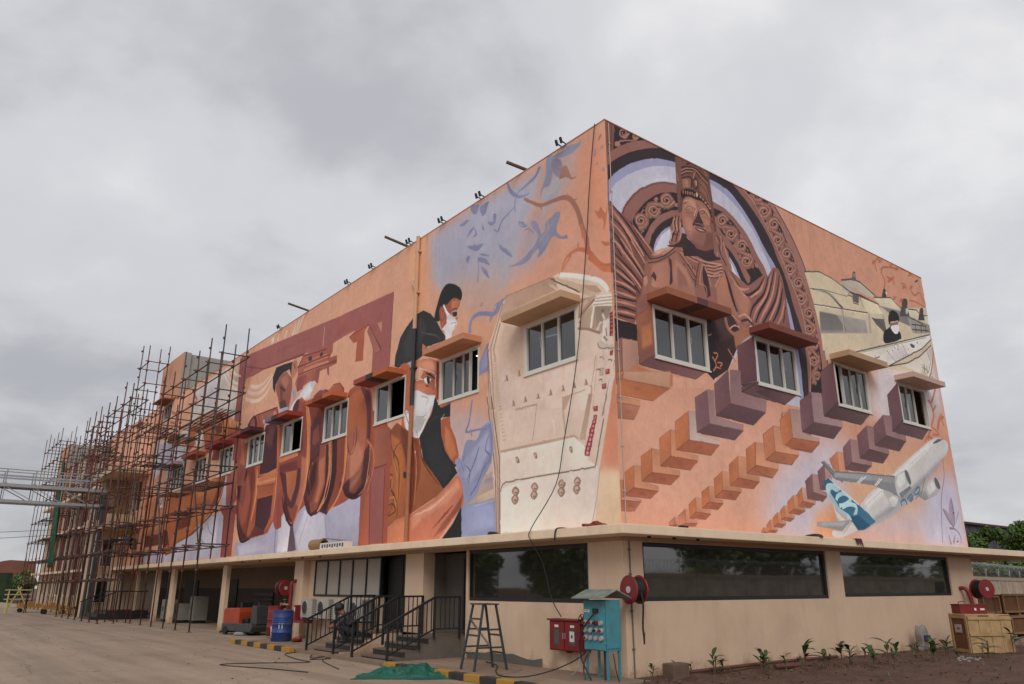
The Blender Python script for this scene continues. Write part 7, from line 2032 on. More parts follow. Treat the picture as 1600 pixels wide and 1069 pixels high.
# ---- pipes and cables fixed to the walls
pk = mat('peach_pipe',(.62,.36,.22),.6,.06,2)
b = MB(); b.tube((-.07,7.16,8.1),(-.07,7.16,ZT+.05),.055,10); b.tube((-.07,7.42,9.55),(-.07,7.16,9.2),.045,8)
for z in (10.3,9.1): b.box(-.10,-.001,7.06,7.26,z,z+.05)
b.build('downpipe', pk, B)
b = MB(); b.tube((-.07,7.16,6.02),(-.07,7.16,8.098),.055,10)
for z in (7.0,): b.box(-.10,-.001,7.06,7.26,z,z+.05)
b.build('downpipe', mat('painted_pipe_dark',(.028,.027,.030),.6), B)
b = MB(); b.tube((-.07,7.16,ZL),(-.07,7.16,6.018),.055,10); b.build('downpipe', mat('painted_pipe_orange',(.38,.15,.07),.6), B)
b = MB(); b.tube((.10,-.012,2.6),(.10,-.012,ZT-.05),.010,5)
for z in (10.2,9.1,8.0,6.9,5.8,4.9,4.0,3.2): b.box(.07,.13,-.02,-.001,z,z+.03)
b.build('lightning_conductor', mat('conductor',(.45,.40,.36),.5), B)
b = MB(); b.tube((.15,-.015,.1),(.15,-.015,2.36),.014,6)
for z in (.6,1.2,1.8,2.2): b.box(.12,.18,-.022,-.001,z,z+.03)
b.build('lightning_conductor', mat('conductor_dark',(.16,.12,.10),.5), B)
b = MB()
for x in (.3,.95,1.6): b.box(x,x+.04,-.35,-.30,2.40,2.434)
for y in (11.4,12.6,13.6,16.,17.6): b.box(-.35,-.30,y,y+.05,2.40,2.434)
b.build('soffit_hook', M_black, B)
# ---------------------------------------------------------------- far wing
FW = thing('far_wing', 'cream and peach far wing with a grey roof tower, behind the last scaffolding', 'building')
M_cream = mat('cream_wall',(.50,.37,.26),.75,.06,1.2); M_peachw = mat('peach_wall',(.60,.30,.18)); M_plum = mat('plum_paint',(.17,.06,.07),.75,.1,2); M_orng = mat('orange_paint',(.48,.19,.07),.75,.1,2)
fwin = [(46+3.3*i, 47.5+3.3*i, z, z+1.2) for i in range(6) for z in (1.0,5.8)] + [(46+3.3*i, 47.2+3.3*i, 3.4, 4.5) for i in range(6)]
w = wall_grid('X', 44.75, 66, 0, 10.7, fwin, M_cream, 'wall', parent=FW, off=.05)
b = MB(); b.box(.4,6,44.75,66,0,10.4); b.box(.06,.4,65.8,66,0,10.69); b.box(.06,6,44.75,44.9,0,10.69); b.build('core', M_dark, FW)
for q in fwin:
    f = MB(); y0,y1,z0,z1 = q
    for a in ((y0,y0+.06,z0,z1),(y1-.06,y1,z0,z1),(y0+.06,y1-.06,z0,z0+.06),(y0+.06,y1-.06,z1-.06,z1),((y0+y1)/2-.03,(y0+y1)/2+.03,z0+.06,z1-.06)): f.box(.09,.14,*a)
    fo = f.build('window', M_white, FW); g = MB(); g.box(.115,.125,y0+.05,y1-.05,z0+.05,z1-.05); g.build('pane', M_glass, fo)
for z in (2.5,5.2,7.5):
    b = MB(); b.box(-.55,.049,44.75,66,z,z+.14); b.build('ledge', M_ledge, FW)
for y0,y1,m in ((45.2,45.8,M_orng),(50.2,51.3,M_plum),(56.5,57.4,M_plum),(59.4,60.2,M_orng)):
    b = MB(); b.box(-.08,.049,y0,y1,2.65,10.6); b.build('pilaster', m, FW)
b = MB(); b.box(-.05,6,61,65,10.7,12.65); b.build('stair_tower', M_greyp, FW); b = MB(); b.box(-.056,-.052,61,65.02,8.0,12.65); b.build('tower_front', M_peachw, FW)
# ---------------------------------------------------------------- scaffolding
def scaffold(label, ys, levels, xi=-.35, xo=-1.3, zi=ZL, topx=(.5,1.3), decks=(), inner_ground=False, braces=True, group='scaffolding along the long wall', extra=None):
    t = thing('scaffolding', label, 'scaffolding', (0, ys[0], 0), 0, group); y0 = ys[0]; r = .026
    unit = MB(); unit.tube((0,0,0),(0,0,1),r,6); ums = [unit.mesh('tube', q, True) for q in (M_rust,M_rust,M_rust2,M_rust3)]
    rnd = random.Random(int(y0*10)); sm = {}
    for y in ys:
        for x in (xi, xo):
            zb = zi if x == xi and not inner_ground else GZ
            zt = levels[-1]+rnd.uniform(*topx); m = MB(); m.tube((0,0,zb),(rnd.uniform(-.05,.05),rnd.uniform(-.06,.06),zt),r,6)
            z = zb+2.0
            while z < zt-.2: m.tube((0,0,z),(0,0,z+.09),r*1.75,6); z += 1.43
            for q in levels:
                if zb+.2 < q < zt-.1: m.tube((0,0,q-.07),(0,0,q+.05),r*1.9,6)
            m.box(-.07,.07,-.07,.07,zb,zb+.015)
            o = m.build('standard', rnd.choice((M_rust,M_rust,M_rust2,M_rust3)), t, smooth=True); o.location = (x, y-y0, 0)
    def rod(name, p, q):
        p, q = Vector(p), Vector(q); o = inst(name, rnd.choice(ums), t, p); o.rotation_mode = 'QUATERNION'; o.rotation_quaternion = (q-p).to_track_quat('Z','Y'); o.scale = (1,1,(q-p).length)
    for z in levels:
        for i,y in enumerate(ys):
            e = rnd.uniform(-.015,.015)
            rod('transom', (xi+.12,y-y0+.03,z+.02), (xo-.12,y-y0+.03,z+.02+e))
            if i+1 < len(ys):
                for x in (xi,xo):
                    if rnd.random() < .94: rod('ledger', (x+.03,y-y0-.06,z-.03+e), (x+.03,ys[i+1]-y0+.06,z-.03))
    if braces:
        for i in range(0,len(ys)-1,3): rod('brace', (xo-.05,ys[i]-y0,levels[0]), (xo-.05,ys[i+1]-y0,levels[min(2,len(levels)-1)]))
    for (i,z,w0,w1) in decks:       # steel grating boards lying on the transoms
        a, c = ys[i]-y0-.1, ys[i+1]-y0+.1; m = MB(); x0, x1 = xo+w0, xo+w1
        for k in range(int((x1-x0)/.16)+1): m.box(x0+.16*k, x0+.16*k+.025, a, c, z+.06, z+.08)
        for k in range(int((c-a)/.2)+1): m.box(x0, x1, a+.2*k, a+.2*k+.018, z+.05, z+.06)
        m.box(x0-.02,x0,a,c,z+.05,z+.11); m.box(x1,x1+.02,a,c,z+.05,z+.11); m.build('platform', mat('deck_steel',(.028,.019,.015),.8,.3,6), t)
    return t
LV = [3.05,4.40,5.85,7.28,8.71,10.15]
YA = [19.4,21.08,22.7,24.4,26.05,27.8]
scaffold('rusty tube scaffolding nearest the corner, over the painted steel rings', YA, LV, decks=[(0,7.9,.05,.9),(1,7.9,.05,.9),(2,7.9,.1,.85),(3,7.6,.1,.85),(0,5.2,.05,.9),(1,5.2,.05,.85),(4,6.6,.1,.8),(3,5.25,.1,.8),(2,4.35,.1,.7),(4,8.0,.05,.8)])
scaffold('tall rusty scaffold bay rising above the roof beside the grey tower', [31.75,33.5], LV+[11.5,12.65], topx=(.7,1.3), decks=[(0,9.4,.1,.6),(0,4.4,.1,.8)])
scaffold('middle run of rusty scaffolding between tall bay and nearest run', [28.6,30.2,31.2], LV[:5], topx=(.9,1.5), decks=[(0,7.0,.1,.8),(1,7.6,.1,.8),(0,8.7,.1,.8)])
scaffold('rusty scaffolding standing behind the portico balcony, against the peach facade', [39.6,41.2,42.8,44.2], [1.9,3.3,4.7,6.2,7.6,9.0,10.2], topx=(.6,1.4), inner_ground=True, decks=[(0,9.0,.1,.8),(1,7.6,.1,.8),(2,9.0,.1,.7),(1,4.7,.1,.8)])
scaffold('rusty scaffolding round the balcony and the end of the steel footbridge', [28.4,30.1,31.8,33.5,35.2,36.9,38.6], [1.9,3.1,4.3,5.8,7.2,8.6,9.9], xi=-1.82, xo=-2.45, topx=(.5,1.2), inner_ground=True, decks=[(0,3.55,.05,.8),(1,3.55,.05,.8),(2,7.6,.1,.7),(3,8.3,.1,.7),(2,5.2,.1,.7)])
scaffold('rusty scaffolding in front of the plum striped far wing', [44.6,46.4,48.2,50.0,51.8,53.6,55.4], [1.9,3.4,4.9,6.4,7.9,9.4,10.4], topx=(.6,1.6), inner_ground=True, decks=[(i,z,.1,.8) for i,z in ((0,4.9),(1,6.4),(2,3.4),(3,7.9),(4,4.9),(5,6.4),(0,9.4))])
scaffold('farthest rusty scaffolding at the left end, braced by leaning tubes', [57.2,59.0,60.8,62.6,64.4], [1.9,3.4,4.9,6.4,7.9,9.4,10.9,12.2], topx=(.6,1.3), inner_ground=True, decks=[(i,z,.1,.8) for i,z in ((0,4.9),(1,6.4),(2,3.4),(3,9.4),(2,7.9))])
# green debris net hanging on the far scaffolding
b = MB(); n = 14; rr = random.Random(2); vs = []
for i in range(n+1):
    z = 10.0-7.2*i/n; w = .20+.62*min(1,i/5)*(1-.25*(i>10)); cy = 52.6-1.9*i/n
    for j in range(7): vs.append((-1.42-.10*math.sin(j*2.1+i*.3)-.03*rr.random(), cy+w*(j/6-.5)*2, z+.1*rr.random()))
fs = [(i*7+j,i*7+j+1,(i+1)*7+j+1,(i+1)*7+j) for i in range(n) for j in range(6)]
b.add(vs, fs); o = b.build('debris_net', mat('green_net',(.010,.065,.030),.8,.35,3), smooth=True); tag(o,'long strip of green netting hanging on the far scaffolding','net')
sm = o.modifiers.new('thick','SOLIDIFY'); sm.thickness = .03
# ---------------------------------------------------------------- steel footbridge
t = thing('footbridge', 'grey steel lattice footbridge running off to the left from the balcony', 'footbridge', (-1.5,36,0))
for yo in (0,1.1):
    b = MB(); b.box(-22,0,yo-.06,yo+.06,6.34,6.50); b.build('chord', M_galv, t); b = MB(); b.box(-22,0,yo-.06,yo+.06,5.58,5.72); b.build('chord', M_galv, t)
    b = MB(); b.box(-22,-.7,yo-.035,yo+.035,6.84,6.92); b.build('handrail', M_galv, t); b = MB(); b.tube((-22,yo,7.2),(-.4,yo,7.2),.025,6); b.bar((-.7,yo,6.88),(-.05,yo,7.3),.05); b.build('handrail', M_galv, t)
    k = 0; x = -.8
    while x > -21:
        p = MB(); p.box(x-.03,x+.03,yo-.03,yo+.03,6.5,7.22); p.box(x-.07,x+.07,yo-.07,yo+.07,6.5,6.54); p.build('post', M_galv, t)
        p = MB(); p.bar((x,yo,5.7),(x,yo,6.36),.04); p.bar((x,yo,5.72),(x-1.2,yo,6.34),.035); p.build('lattice_bar', M_galv, t); x -= 1.25
b = MB(); b.box(-22,0,.06,1.04,6.40,6.44); b.build('deck', M_galv, t)
b = MB(); b.box(-.1,.12,-.1,.12,GZ,6.34); b.box(-.1,.12,.95,1.2,GZ,6.34); b.build('column', mat('column_grey',(.055,.05,.05),.6), t)
b = MB(); b.path([(-26,52,3.5),(-14,50,4.1),(-1.2,49,5.2)],.016,5); b.path([(-26,53,3.0),(-14,51,3.7),(-1.2,50,4.9)],.016,5); o = b.build('overhead_cable', M_hose); tag(o,'pair of thin black cables sagging to the far scaffolding','cable')
# ---------------------------------------------------------------- entrance stairs and railings
def staircase(y0, y1, label):
    t = thing('entrance_steps', label, 'steps', (0,(y0+y1)/2,0), 0, 'entrance steps'); h = (y1-y0)/2
    for i in range(4):
        x0 = -1.60+.275*i; z0 = GZ+.0+.12*i; z1 = GZ+.12*(i+1)
        b = MB(); b.box(x0,-.004,-h+.0,h,z0+.0005,z1-.022); s = b.build('step', M_riser, t)
        b = MB(); b.box(x0-.015,-.004 if i==3 else x0+.29,-h-.004,h,z1-.022,z1); b.build('tread', M_tread, s)
    b = MB(); prof = [(-1.60,GZ)]
    for i in range(4): prof += [(-1.60+.275*i,GZ+.12*(i+1)-.024)]+([(-1.60+.275*(i+1),GZ+.12*(i+1)-.024)] if i<3 else [])
    prof += [(-.004,.576),(-.004,GZ)]
    b.prism(prof, lambda u,v,s: (u,-h-.03+.029*s,v)); b.build('side_wall', M_grey if y0 < 6 else M_beige, t)
    return t
staircase(7.28, 8.56, 'left black granite entrance steps under the black doorway')
staircase(4.88, 6.22, 'right black granite entrance steps by the glass door, grey rendered side')
def railing(y, label, flat_end=-.05, lower=True):
    t = thing('railing', label, 'railing', (0,y,0), 0, 'stair railings'); r = .022
    rail = MB(); rail.bar((-1.90,0,.835),(-.70,0,1.395),.05,.04); rail.bar((-.71,0,1.395),(flat_end,0,1.40),.05,.04); rail.build('handrail', M_black, t)
    bl = MB(); bl.bar((-1.78,0,.30),(-.70,0,.77),.03); bl.bar((-.70,0,.77),(flat_end,0,.77),.03); bl.build('bottom_rail', M_black, t)
    for x,z0,z1 in ((-1.78,GZ,.87),(-1.06,.40,1.21),(-.70,.60,1.38),(flat_end-.02,.60,1.39)):
        p = MB(); p.bar((x,0,z0),(x,0,z1),.045); p.build('post', M_black, t)
    for i in range(1,16):
        x = -1.78+.112*i
        if x > flat_end-.1: break
        if min(abs(x-q) for q in (-1.06,-.70)) < .05: continue
        k = min(1,(x+1.9)/1.2); z1 = .835+.56*k; z0 = .30+.47*min(1,(x+1.78)/1.08)
        p = MB(); p.bar((x,0,z0),(x,0,z1),.018); p.build('baluster', M_black, t)
    return t
railing(8.62, 'leftmost black stair railing, in front of the air conditioners')
railing(7.2, 'black railing on the right side of the left steps'); railing(6.3, 'black railing on the left side of the right steps')
railing(4.80, 'rightmost black stair railing, above the grey rendered side')
# ---------------------------------------------------------------- kerbs
def kerb(label, y0, y1, n, x=-1.95, first=0):
    t = thing('kerb', label, 'kerb', (x,y0,GZ), 0, 'striped kerbs'); d = (y1-y0)/n
    for i in range(n):
        b = MB(); b.box(-.075,.075,i*d+.004,(i+1)*d-.004,0,.115); b.build('kerb_block', (M_yel,M_blk)[(i+first)%2], t, bevel=.012)
kerb('yellow and black kerb beside the blue drum', 9.05, 13.2, 9)
kerb('yellow and black kerb in front of the ladder', -.9, 4.5, 12, first=1)
# ---------------------------------------------------------------- air conditioner units
M_ac = mat('ac_casing',(.37,.345,.305),.5,.06,3)
def ac(y, label):
    t = thing('air_conditioner', label, 'air conditioner', (-.16,y,.78), 0, 'air conditioner units on the wall')
    b = MB(); b.box(-.15,.15,-.36,.36,0,.52); b.build('casing', M_ac, t, bevel=.012)
    b = MB(); b.lathe([(.205,-.152),(.205,-.158),(.19,-.164),(.18,-.158)],(0,.09,.26),24,'x',False); b.build('fan_ring', M_ac, t)
    b = MB(); b.lathe([(.18,-.1530),(.001,-.1535)],(0,.09,.26),24,'x',False)
    for k in range(8): a = k*math.pi/4; b.bar((-.158,.09,.26),(-.158,.09+.18*math.cos(a),.26+.18*math.sin(a)),.008)
    for q in (.08,.13): b.lathe([(q,-.156),(q+.006,-.160),(q+.012,-.156)],(0,.09,.26),20,'x',False)
    b.build('fan_grille', mat('ac_grille',(.05,.05,.05),.5), t)
    b = MB()
    for k in range(9): b.box(-.12,.12,-.367,-.361,.06+k*.05,.08+k*.05)
    b.build('side_louvre', mat('ac_louvre',(.2,.19,.17),.6), t)
    
    for s_ in (-.30,.26): b = MB(); b.box(-.15,.36,s_,s_+.04,-.05,-.002); b.build('bracket', M_galv, t)
for y,l in ((12.15,'white air conditioner unit hung by the pillar, leftmost of the row'),(11.1,'second white air conditioner unit from the pillar'),(10.05,'third white air conditioner unit, behind the left railing'),(9.15,'white air conditioner unit nearest the black doorway')): ac(y,l)
# ---------------------------------------------------------------- red things by the pillar
def hose_reel(loc, rz, label, r=.24, stand=None):
    t = thing('hose_reel', label, 'hose reel', loc, rz, 'red fire hose reels')
    for s in (-.11,.11):
        b = MB(); b.lathe([(.03,s-.012),(r,s-.012),(r+.012,s),(r,s+.012),(.03,s+.012)],n=28,axis='y'); b.build('disc', M_red, t, smooth=False)
        b = MB(); b.lathe([(.001,s-.020),(.055,s-.020),(.055,s+.020),(.001,s+.020)],n=14,axis='y'); b.build('hub', mat('hub_white',(.45,.40,.38),.5), t)
    b = MB(); b.lathe([(.08,-.095)]+[(r*.84+(.012 if k%2 else -.006),-.09+.018*k) for k in range(11)]+[(.08,.095)],n=26,axis='y'); b.build('hose', M_hose, t, smooth=True)
    b = MB(); b.path([(r*.8,.0,-.05),(r*.86,.02,-.25),(r*.7,.02,-.55),(r*.78,.02,-.72)],.016,6); b.tube((r*.78,.02,-.66),(r*.78,.02,-.84),.020,8,.012); b.build('nozzle_hose', M_hose, t)
    b = MB(); b.bar((0,.13,0),(0,.30,0),.06); b.build('bracket', M_red, t)
    return t
hose_reel((-.02,-.24,1.56), R(-97), 'red fire hose reel at the building corner, above the turquoise cabinet', .22)
hose_reel((-.28,13.95,1.57), R(10), 'red fire hose reel in the shaded bay beside the blue drum', .22)
t = thing('fire_hydrant', 'red hydrant pipe with brass valves behind the blue drum', 'hydrant', (-.15,13.7,GZ+.07))
b = MB(); b.path([(0,0,0),(0,0,1.2),(0,.0,1.5),(.15,0,1.6)],.05,10); b.lathe([(.10,0),(.10,.03),(.06,.04)],n=12); b.build('riser', M_red, t)
for z,s in ((.75,-1),(.9,1)):
    b = MB(); b.tube((0,0,z),(-.2,s*.16,z+.02),.035,8); b.lathe([(.05,-.02),(.055,0),(.05,.02)],(-.2,s*.16,z+.02),10,'x'); b.tube((-.12,s*.1,z),(-.12,s*.1,z+.14),.012,6); b.lathe([(.06,0),(.065,.01),(.06,.02)],(-.12,s*.1,z+.14),12); b.build('valve', mat('brass',(.25,.17,.10),.4,.1,5,metal=.6), t)
t = thing('fire_bucket_box', 'red open fire box fixed to the pillar under the air conditioners', 'fire box', (-.2,12.6,.62))
b = MB(); b.box(-.13,.15,-.42,.42,0,.07); b.box(.12,.15,-.42,.42,.07,.22); b.build('tray', M_red, t); b = MB(); b.box(-.10,.15,.30,.42,.072,.48); b.build('case', M_red, t); b = MB(); b.box(-.108,-.101,.33,.39,.3,.42); b.build('sticker', M_white, t)
def drum(loc, m, label, h=.80, r=.275):
    t = thing('oil_drum', label, 'drum', loc, 0, 'steel drums by the pillar'); pr = [(r*.94,.0),(r,.012)]
    for z in (.27,.53): pr += [(r,h*z),(r+.014,h*(z+.015)),(r+.014,h*(z+.03)),(r,h*(z+.045))]
    for k in range(3): z = .62+.07*k; pr += [(r,h*z),(r+.006,h*(z+.012)),(r,h*(z+.024))]
    pr += [(r,h-.012),(r*1.02,h),(r*.96,h),(r*.95,h-.02)]
    b = MB(); b.lathe(pr,n=32); o = b.build('shell', m, t, smooth=True); b = MB(); b.lathe([(.001,h-.021),(r*.955,h-.021)],n=32,cap=False); b.lathe([(.03,h-.02),(.03,h+.004)],(.13,.08,0),10); b.build('lid', m, t)
    b = MB(); a = R(238); b.add([(math.cos(a+d)*(r+.003),math.sin(a+d)*(r+.003),z) for d,z in ((-.2,.33),(.2,.33),(.2,.47),(-.2,.47))],[(0,1,2,3)]); b.build('label', mat('paper_label',(.45,.42,.38),.8), t)
drum((-1.0,12.05,GZ+.07), mat('blue_drum',(.012,.045,.19),.5,.2,4,dirt=(.10,.09,.09),dscale=6,damt=.7), 'blue steel drum standing behind the striped kerb')
drum((-.15,14.6,GZ+.07), M_red, 'red steel drum standing half hidden behind the blue drum', .86)
b = MB(); b.lathe([(.13,0),(.16,.30),(.165,.31),(.15,.30),(.12,.02)],(-.55,13.6,GZ+.07),20); o = b.build('bucket', M_white); tag(o,'white plastic bucket on the floor beside the blue drum','bucket')
b = MB(); b.path([(-.9,11.5,GZ+.11),(-.8,11.35,GZ+.16),(-.7,11.5,GZ+.11),(-.85,11.6,GZ+.11)],.06,8); o = b.build('rolled_hose', M_red); tag(o,'small roll of red hose on the kerb edge by the blue drum','hose')
# ---------------------------------------------------------------- orange floor scrubber in the bay
t = thing('floor_scrubber', 'orange and grey ride on floor scrubber parked in the open bay', 'floor scrubber', (-.25,16.9,GZ), R(-90+12)); t.scale = (.88,.88,.88); mo = mat('orange_plastic',(.36,.05,.015),.5,.15,3,dirt=(.14,.06,.03),dscale=5,damt=.6); mg = mat('grey_plastic',(.05,.05,.05),.5,.15,4)
b = MB(); b.prism([(-.95,.38),(-.95,.86),(-.86,.93),(.05,.95),(.12,.80),(.12,.38)], lambda u,v,s: (u,-.40+.8*s,v)); b.build('tank', mo, t, bevel=.03)
b = MB(); b.prism([(-.97,.14),(-.97,.40),(.98,.42),(1.05,.30),(.95,.12)], lambda u,v,s: (u,-.42+.84*s,v)); b.build('chassis', mg, t, bevel=.03)
b = MB(); b.prism([(.62,.40),(.70,1.05),(.98,1.0),(1.05,.38)], lambda u,v,s: (u,-.24+.48*s,v)); b.build('console', mg, t, bevel=.02)
b = MB(); b.box(.0,.5,-.25,.25,.42,.58); b.prism([(-.02,.58),(-.14,1.12),(-.02,1.14),(.08,.58)], lambda u,v,s: (u,-.24+.48*s,v)); b.build('seat', M_black, t, bevel=.02)
b = MB(); b.lathe([(.16,0),(.18,.012),(.16,.025)],(.66,0,1.20),18,'z',False); b.tube((.80,0,1.0),(.66,0,1.2),.02,6); b.bar((.50,0,1.21),(.82,0,1.21),.02); b.build('steering_wheel', M_black, t)
for x,y in ((-.7,-.40),(-.7,.40),(.75,0)):
    b = MB(); b.lathe([(.05,-.05),(.14,-.05),(.15,0),(.14,.05),(.05,.05)],(x,y,.15),16,'y'); b.build('wheel', M_hose, t)
b = MB(); b.lathe([(.26,0),(.27,.05),(.20,.10)],(.25,-.32,.02),18); b.build('brush', mat('brush_grey',(.25,.24,.23),.8), t); b = MB(); b.box(-1.05,-.98,-.45,.45,.05,.12); b.build('squeegee', mg, t)
# equipment deeper in the bays
for y,x,w,h,l in ((26.2,1.0,.6,1.1,'white machine cabinet standing in the shaded bay, the taller one'),(27.1,.6,.7,.8,'white machine cabinet with a round dial in the shaded bay, the lower one'),(28.7,.5,.55,.95,'white plastic container on a dark trolley at the far column')):
    t = thing('machine_cabinet', l, 'machine', (x,y,GZ), 0, 'machines in the open bays'); b = MB(); b.box(-.3,.3,-w/2,w/2,.12,h); b.build('case', mat('dirty_white',(.20,.185,.165),.6,.1,3), t, bevel=.02)
    b = MB(); b.box(-.27,.27,-w/2+.05,w/2-.05,0,.118); b.build('base', M_black, t); b = MB(); b.lathe([(.02,-.31),(.12,-.312),(.12,-.301)],(0,0,h*.6),16,'x'); b.build('dial', mg, t)
# ---------------------------------------------------------------- platform ladder by the window
t = thing('step_ladder', 'dark steel platform ladder standing in front of the ground floor window', 'ladder', (-1.08,2.52,GZ+.07), R(-8)); ms = mat('ladder_steel',(.035,.045,.05),.55,.25,6)
for sx in (-1,1):
    for sy in (-1,1):
        b = MB(); b.bar((sx*.33,sy*.26,0),(sx*.13,sy*.20,1.10),.035); b.build('leg', ms, t)
b = MB(); b.box(-.17,.17,-.25,.25,1.10,1.125); b.build('top', ms, t)
for z in (.28,.58,.86):
    for sx,sy0,sy1 in ((-1,-1,1),(1,-1,1)):
        k = z/1.10; x = sx*(.33-.20*k); y = .26-.06*k
        if z > .8 and sx > 0: continue
        b = MB(); b.bar((x,-y,z),(x,y,z),.03); b.build('rung', ms, t)
    if z < .6:
        for sy in (-1,1):
            k = (z+.1)/1.10; b = MB(); b.bar((-(.33-.20*k),sy*(.26-.06*k),z+.1),((.33-.20*k),sy*(.26-.06*k),z+.1),.03); b.build('rung', ms, t)
b = MB(); b.bar((-.19,.21,.86),(.27,.24,.35),.03); b.build('brace', mat('pale_brace',(.3,.3,.3),.6), t)
# ---------------------------------------------------------------- red hose cabinet, turquoise distribution board
t = thing('fire_hose_cabinet', 'red double door fire hose cabinet on the wall beside the turquoise board', 'fire cabinet', (-.002,1.27,.53))
b = MB(); b.box(-.22,0,-.42,.42,0,.50); b.build('body', M_red, t, bevel=.008); b = MB(); b.box(-.26,.0,-.45,.45,.502,.53); b.build('lid', M_red, t)
for s in (-1,1):
    b = MB(); y0,y1 = (.015,.40) if s > 0 else (-.40,-.015); b.box(-.238,-.222,y0,y1,.02,.48); d = b.build('door', M_red, t, bevel=.004)
    b = MB(); c = (y0+y1)/2; b.box(-.242,-.2385,c-.07,c+.07,.10,.36); b.build('glass', mat('cabinet_glass',(.09,.085,.08),.2), d); b = MB(); b.box(-.243,-.2385,c-.05,c+.05,.39,.43); b.build('sign', M_white, d)
    b = MB(); b.tube((-.25,s*.03,.2),(-.25,s*.03,.3),.008,6); b.build('handle', M_galv, d)
b = MB(); b.box(-.2465,-.244,-.26,-.14,.16,.33); n_ = b.build('notice', mat('paper',(.6,.58,.55),.8), t); b = MB(); b.box(-.2485,-.247,-.22,-.18,.22,.27); b.build('print', M_black, t)
b = MB(); b.box(-.16,-.05,-.02,.06,-.03,-.001); b.build('drain_box', M_black, t)
b = MB(); b.lathe([(.09,0),(.10,.012),(.09,.024)],(-.28,-.50,.53),20,'x',False)
for k in range(3): a = k*math.pi/3; b.bar((-.268,-.50-.09*math.cos(a),.53-.09*math.sin(a)),(-.268,-.50+.09*math.cos(a),.53+.09*math.sin(a)),.016)
b.tube((-.268,-.5,.53),(-.05,-.5,.53),.016,8); o = b.build('hand_wheel', M_black, t)
t = thing('distribution_board', 'turquoise outdoor electrical distribution board on legs under a small sheet roof', 'electrical cabinet', (-.52,.03,GZ+.03), R(0))
# front looks towards -X, side towards -Y
b = MB(); b.box(-.16,.16,-.26,.26,.48,1.25); b.build('body', M_turq, t, bevel=.006)
b = MB(); b.box(-.178,-.161,-.245,.245,.495,1.235); b.build('door', M_turq, t, bevel=.004)
b = MB(); b.box(-.175,.14,-.272,-.2605,.52,1.21); b.build('side_door', M_turq, t, bevel=.003)
for sx in (-.13,.13):
    for sy in (-.23,.23): b = MB(); b.bar((sx,sy,-.03),(sx,sy,.479),.035); b.build('leg', M_turq, t)
b = MB(); b.prism([(-.34,1.27),(0,1.40),(.34,1.27),(.34,1.285),(0,1.415),(-.34,1.285)], lambda u,v,s: (u,-.36+.72*s,v)); b.build('roof', mat('weathered_sheet',(.19,.22,.19),.6,.25,6,dirt=(.35,.33,.28),dscale=6,damt=.5), t)
rr = random.Random(4)
for r_ in range(3):
    for c_ in range(4):
        y = .19-c_*.12; z = .90-r_*.115
        s = MB(); s.lathe([(.040,0),(.040,-.03),(.034,-.045),(.001,-.045)],(-.178,y,z),12,'x'); s.build('socket', M_red if (r_,c_)==(0,2) else mat('socket_grey',(.35,.34,.32),.5,.1,5), t)
        if rr.random() < .6: s = MB(); s.lathe([(.022,-.045),(.022,-.085),(.001,-.085)],(-.178,y,z),8,'x'); s.build('plug', M_red if rr.random()<.4 else M_hose, t)
b = MB(); b.box(-.184,-.1785,.10,.22,1.06,1.10); b.build('label', M_white, t); b = MB(); b.box(-.1865,-.1845,.12,.20,1.075,1.085); b.build('print', M_black, t)
b = MB(); b.box(-.20,-.1785,-.10,.02,1.05,1.12); b.build('meter', M_black, t)
for z in (.58,1.05): b = MB(); b.tube((-.186,-.255,z),(-.186,-.255,z+.06),.012,6); b.build('hinge', M_turq, t)
b = MB(); b.bar((.02,-.05,-.03),(.02,-.05,.479),.06); b.build('conduit', mat('conduit_grey',(.05,.055,.055),.5), t)
# cables hanging off the board
def cable(label, pts, r=.012, m=None, name='cable', cat='cable', group=None, sub=5):
    b = MB(); b.path(pts, r, 6, sub); o = b.build(name, m or M_hose, smooth=True); return tag(o,label,cat,group)
cable('long black cable hanging down the mural from the roof edge to the cabinets', [(-.03,.26,ZT+.03),(-.05,.45,9.4),(-.06,.62,7.9),(-.10,.90,5.85),(-.12,1.30,4.3),(-.13,1.56,3.45),(-.62,1.72,2.62),(-.62,1.72,2.42),(-.42,1.62,2.0),(-.34,1.48,1.4),(-.30,1.28,1.1)], .010)
cable('black cable plugged in the meter of the turquoise board', [(-.72,0,1.20),(-.80,.15,1.0),(-.82,.26,.75),(-.80,.24,.5),(-.78,.05,.2)], .014)
cable('thick black cable drooping from the board towards the kerb', [(-.70,.20,.62),(-.80,.42,.46),(-1.0,.75,.30),(-1.3,1.05,GZ+.085),(-1.55,1.35,GZ+.085),(-1.2,2.0,GZ+.085),(-.5,2.9,GZ+.082),(-.25,3.6,GZ+.082)], .010)
cable('brown cable hanging from the board to the ground', [(-.72,.15,.62),(-.75,.25,.4),(-.78,.18,.17)], .014, mat('brown_cable',(.10,.03,.02),.6))
cable('thin black cable beside the turquoise board legs', [(-.60,-.28,.6),(-.60,-.33,.35),(-.58,-.38,.17)], .010)
cable('grey cable looping under the red hose cabinet', [(-.22,.9,.55),(-.3,.86,.3),(-.5,.8,.2)], .010, M_galv)
cable('black cable looped on the yard in front of the steps', [(-1.8,9.0,GZ+.012),(-2.3,8.6,GZ+.012),(-2.6,7.2,GZ+.012),(-2.7,6.4,GZ+.012),(-3.6,6.9,GZ+.012),(-4.3,7.0,GZ+.012),(-3.8,5.6,GZ+.012),(-3.5,4.6,GZ+.012)], .009)
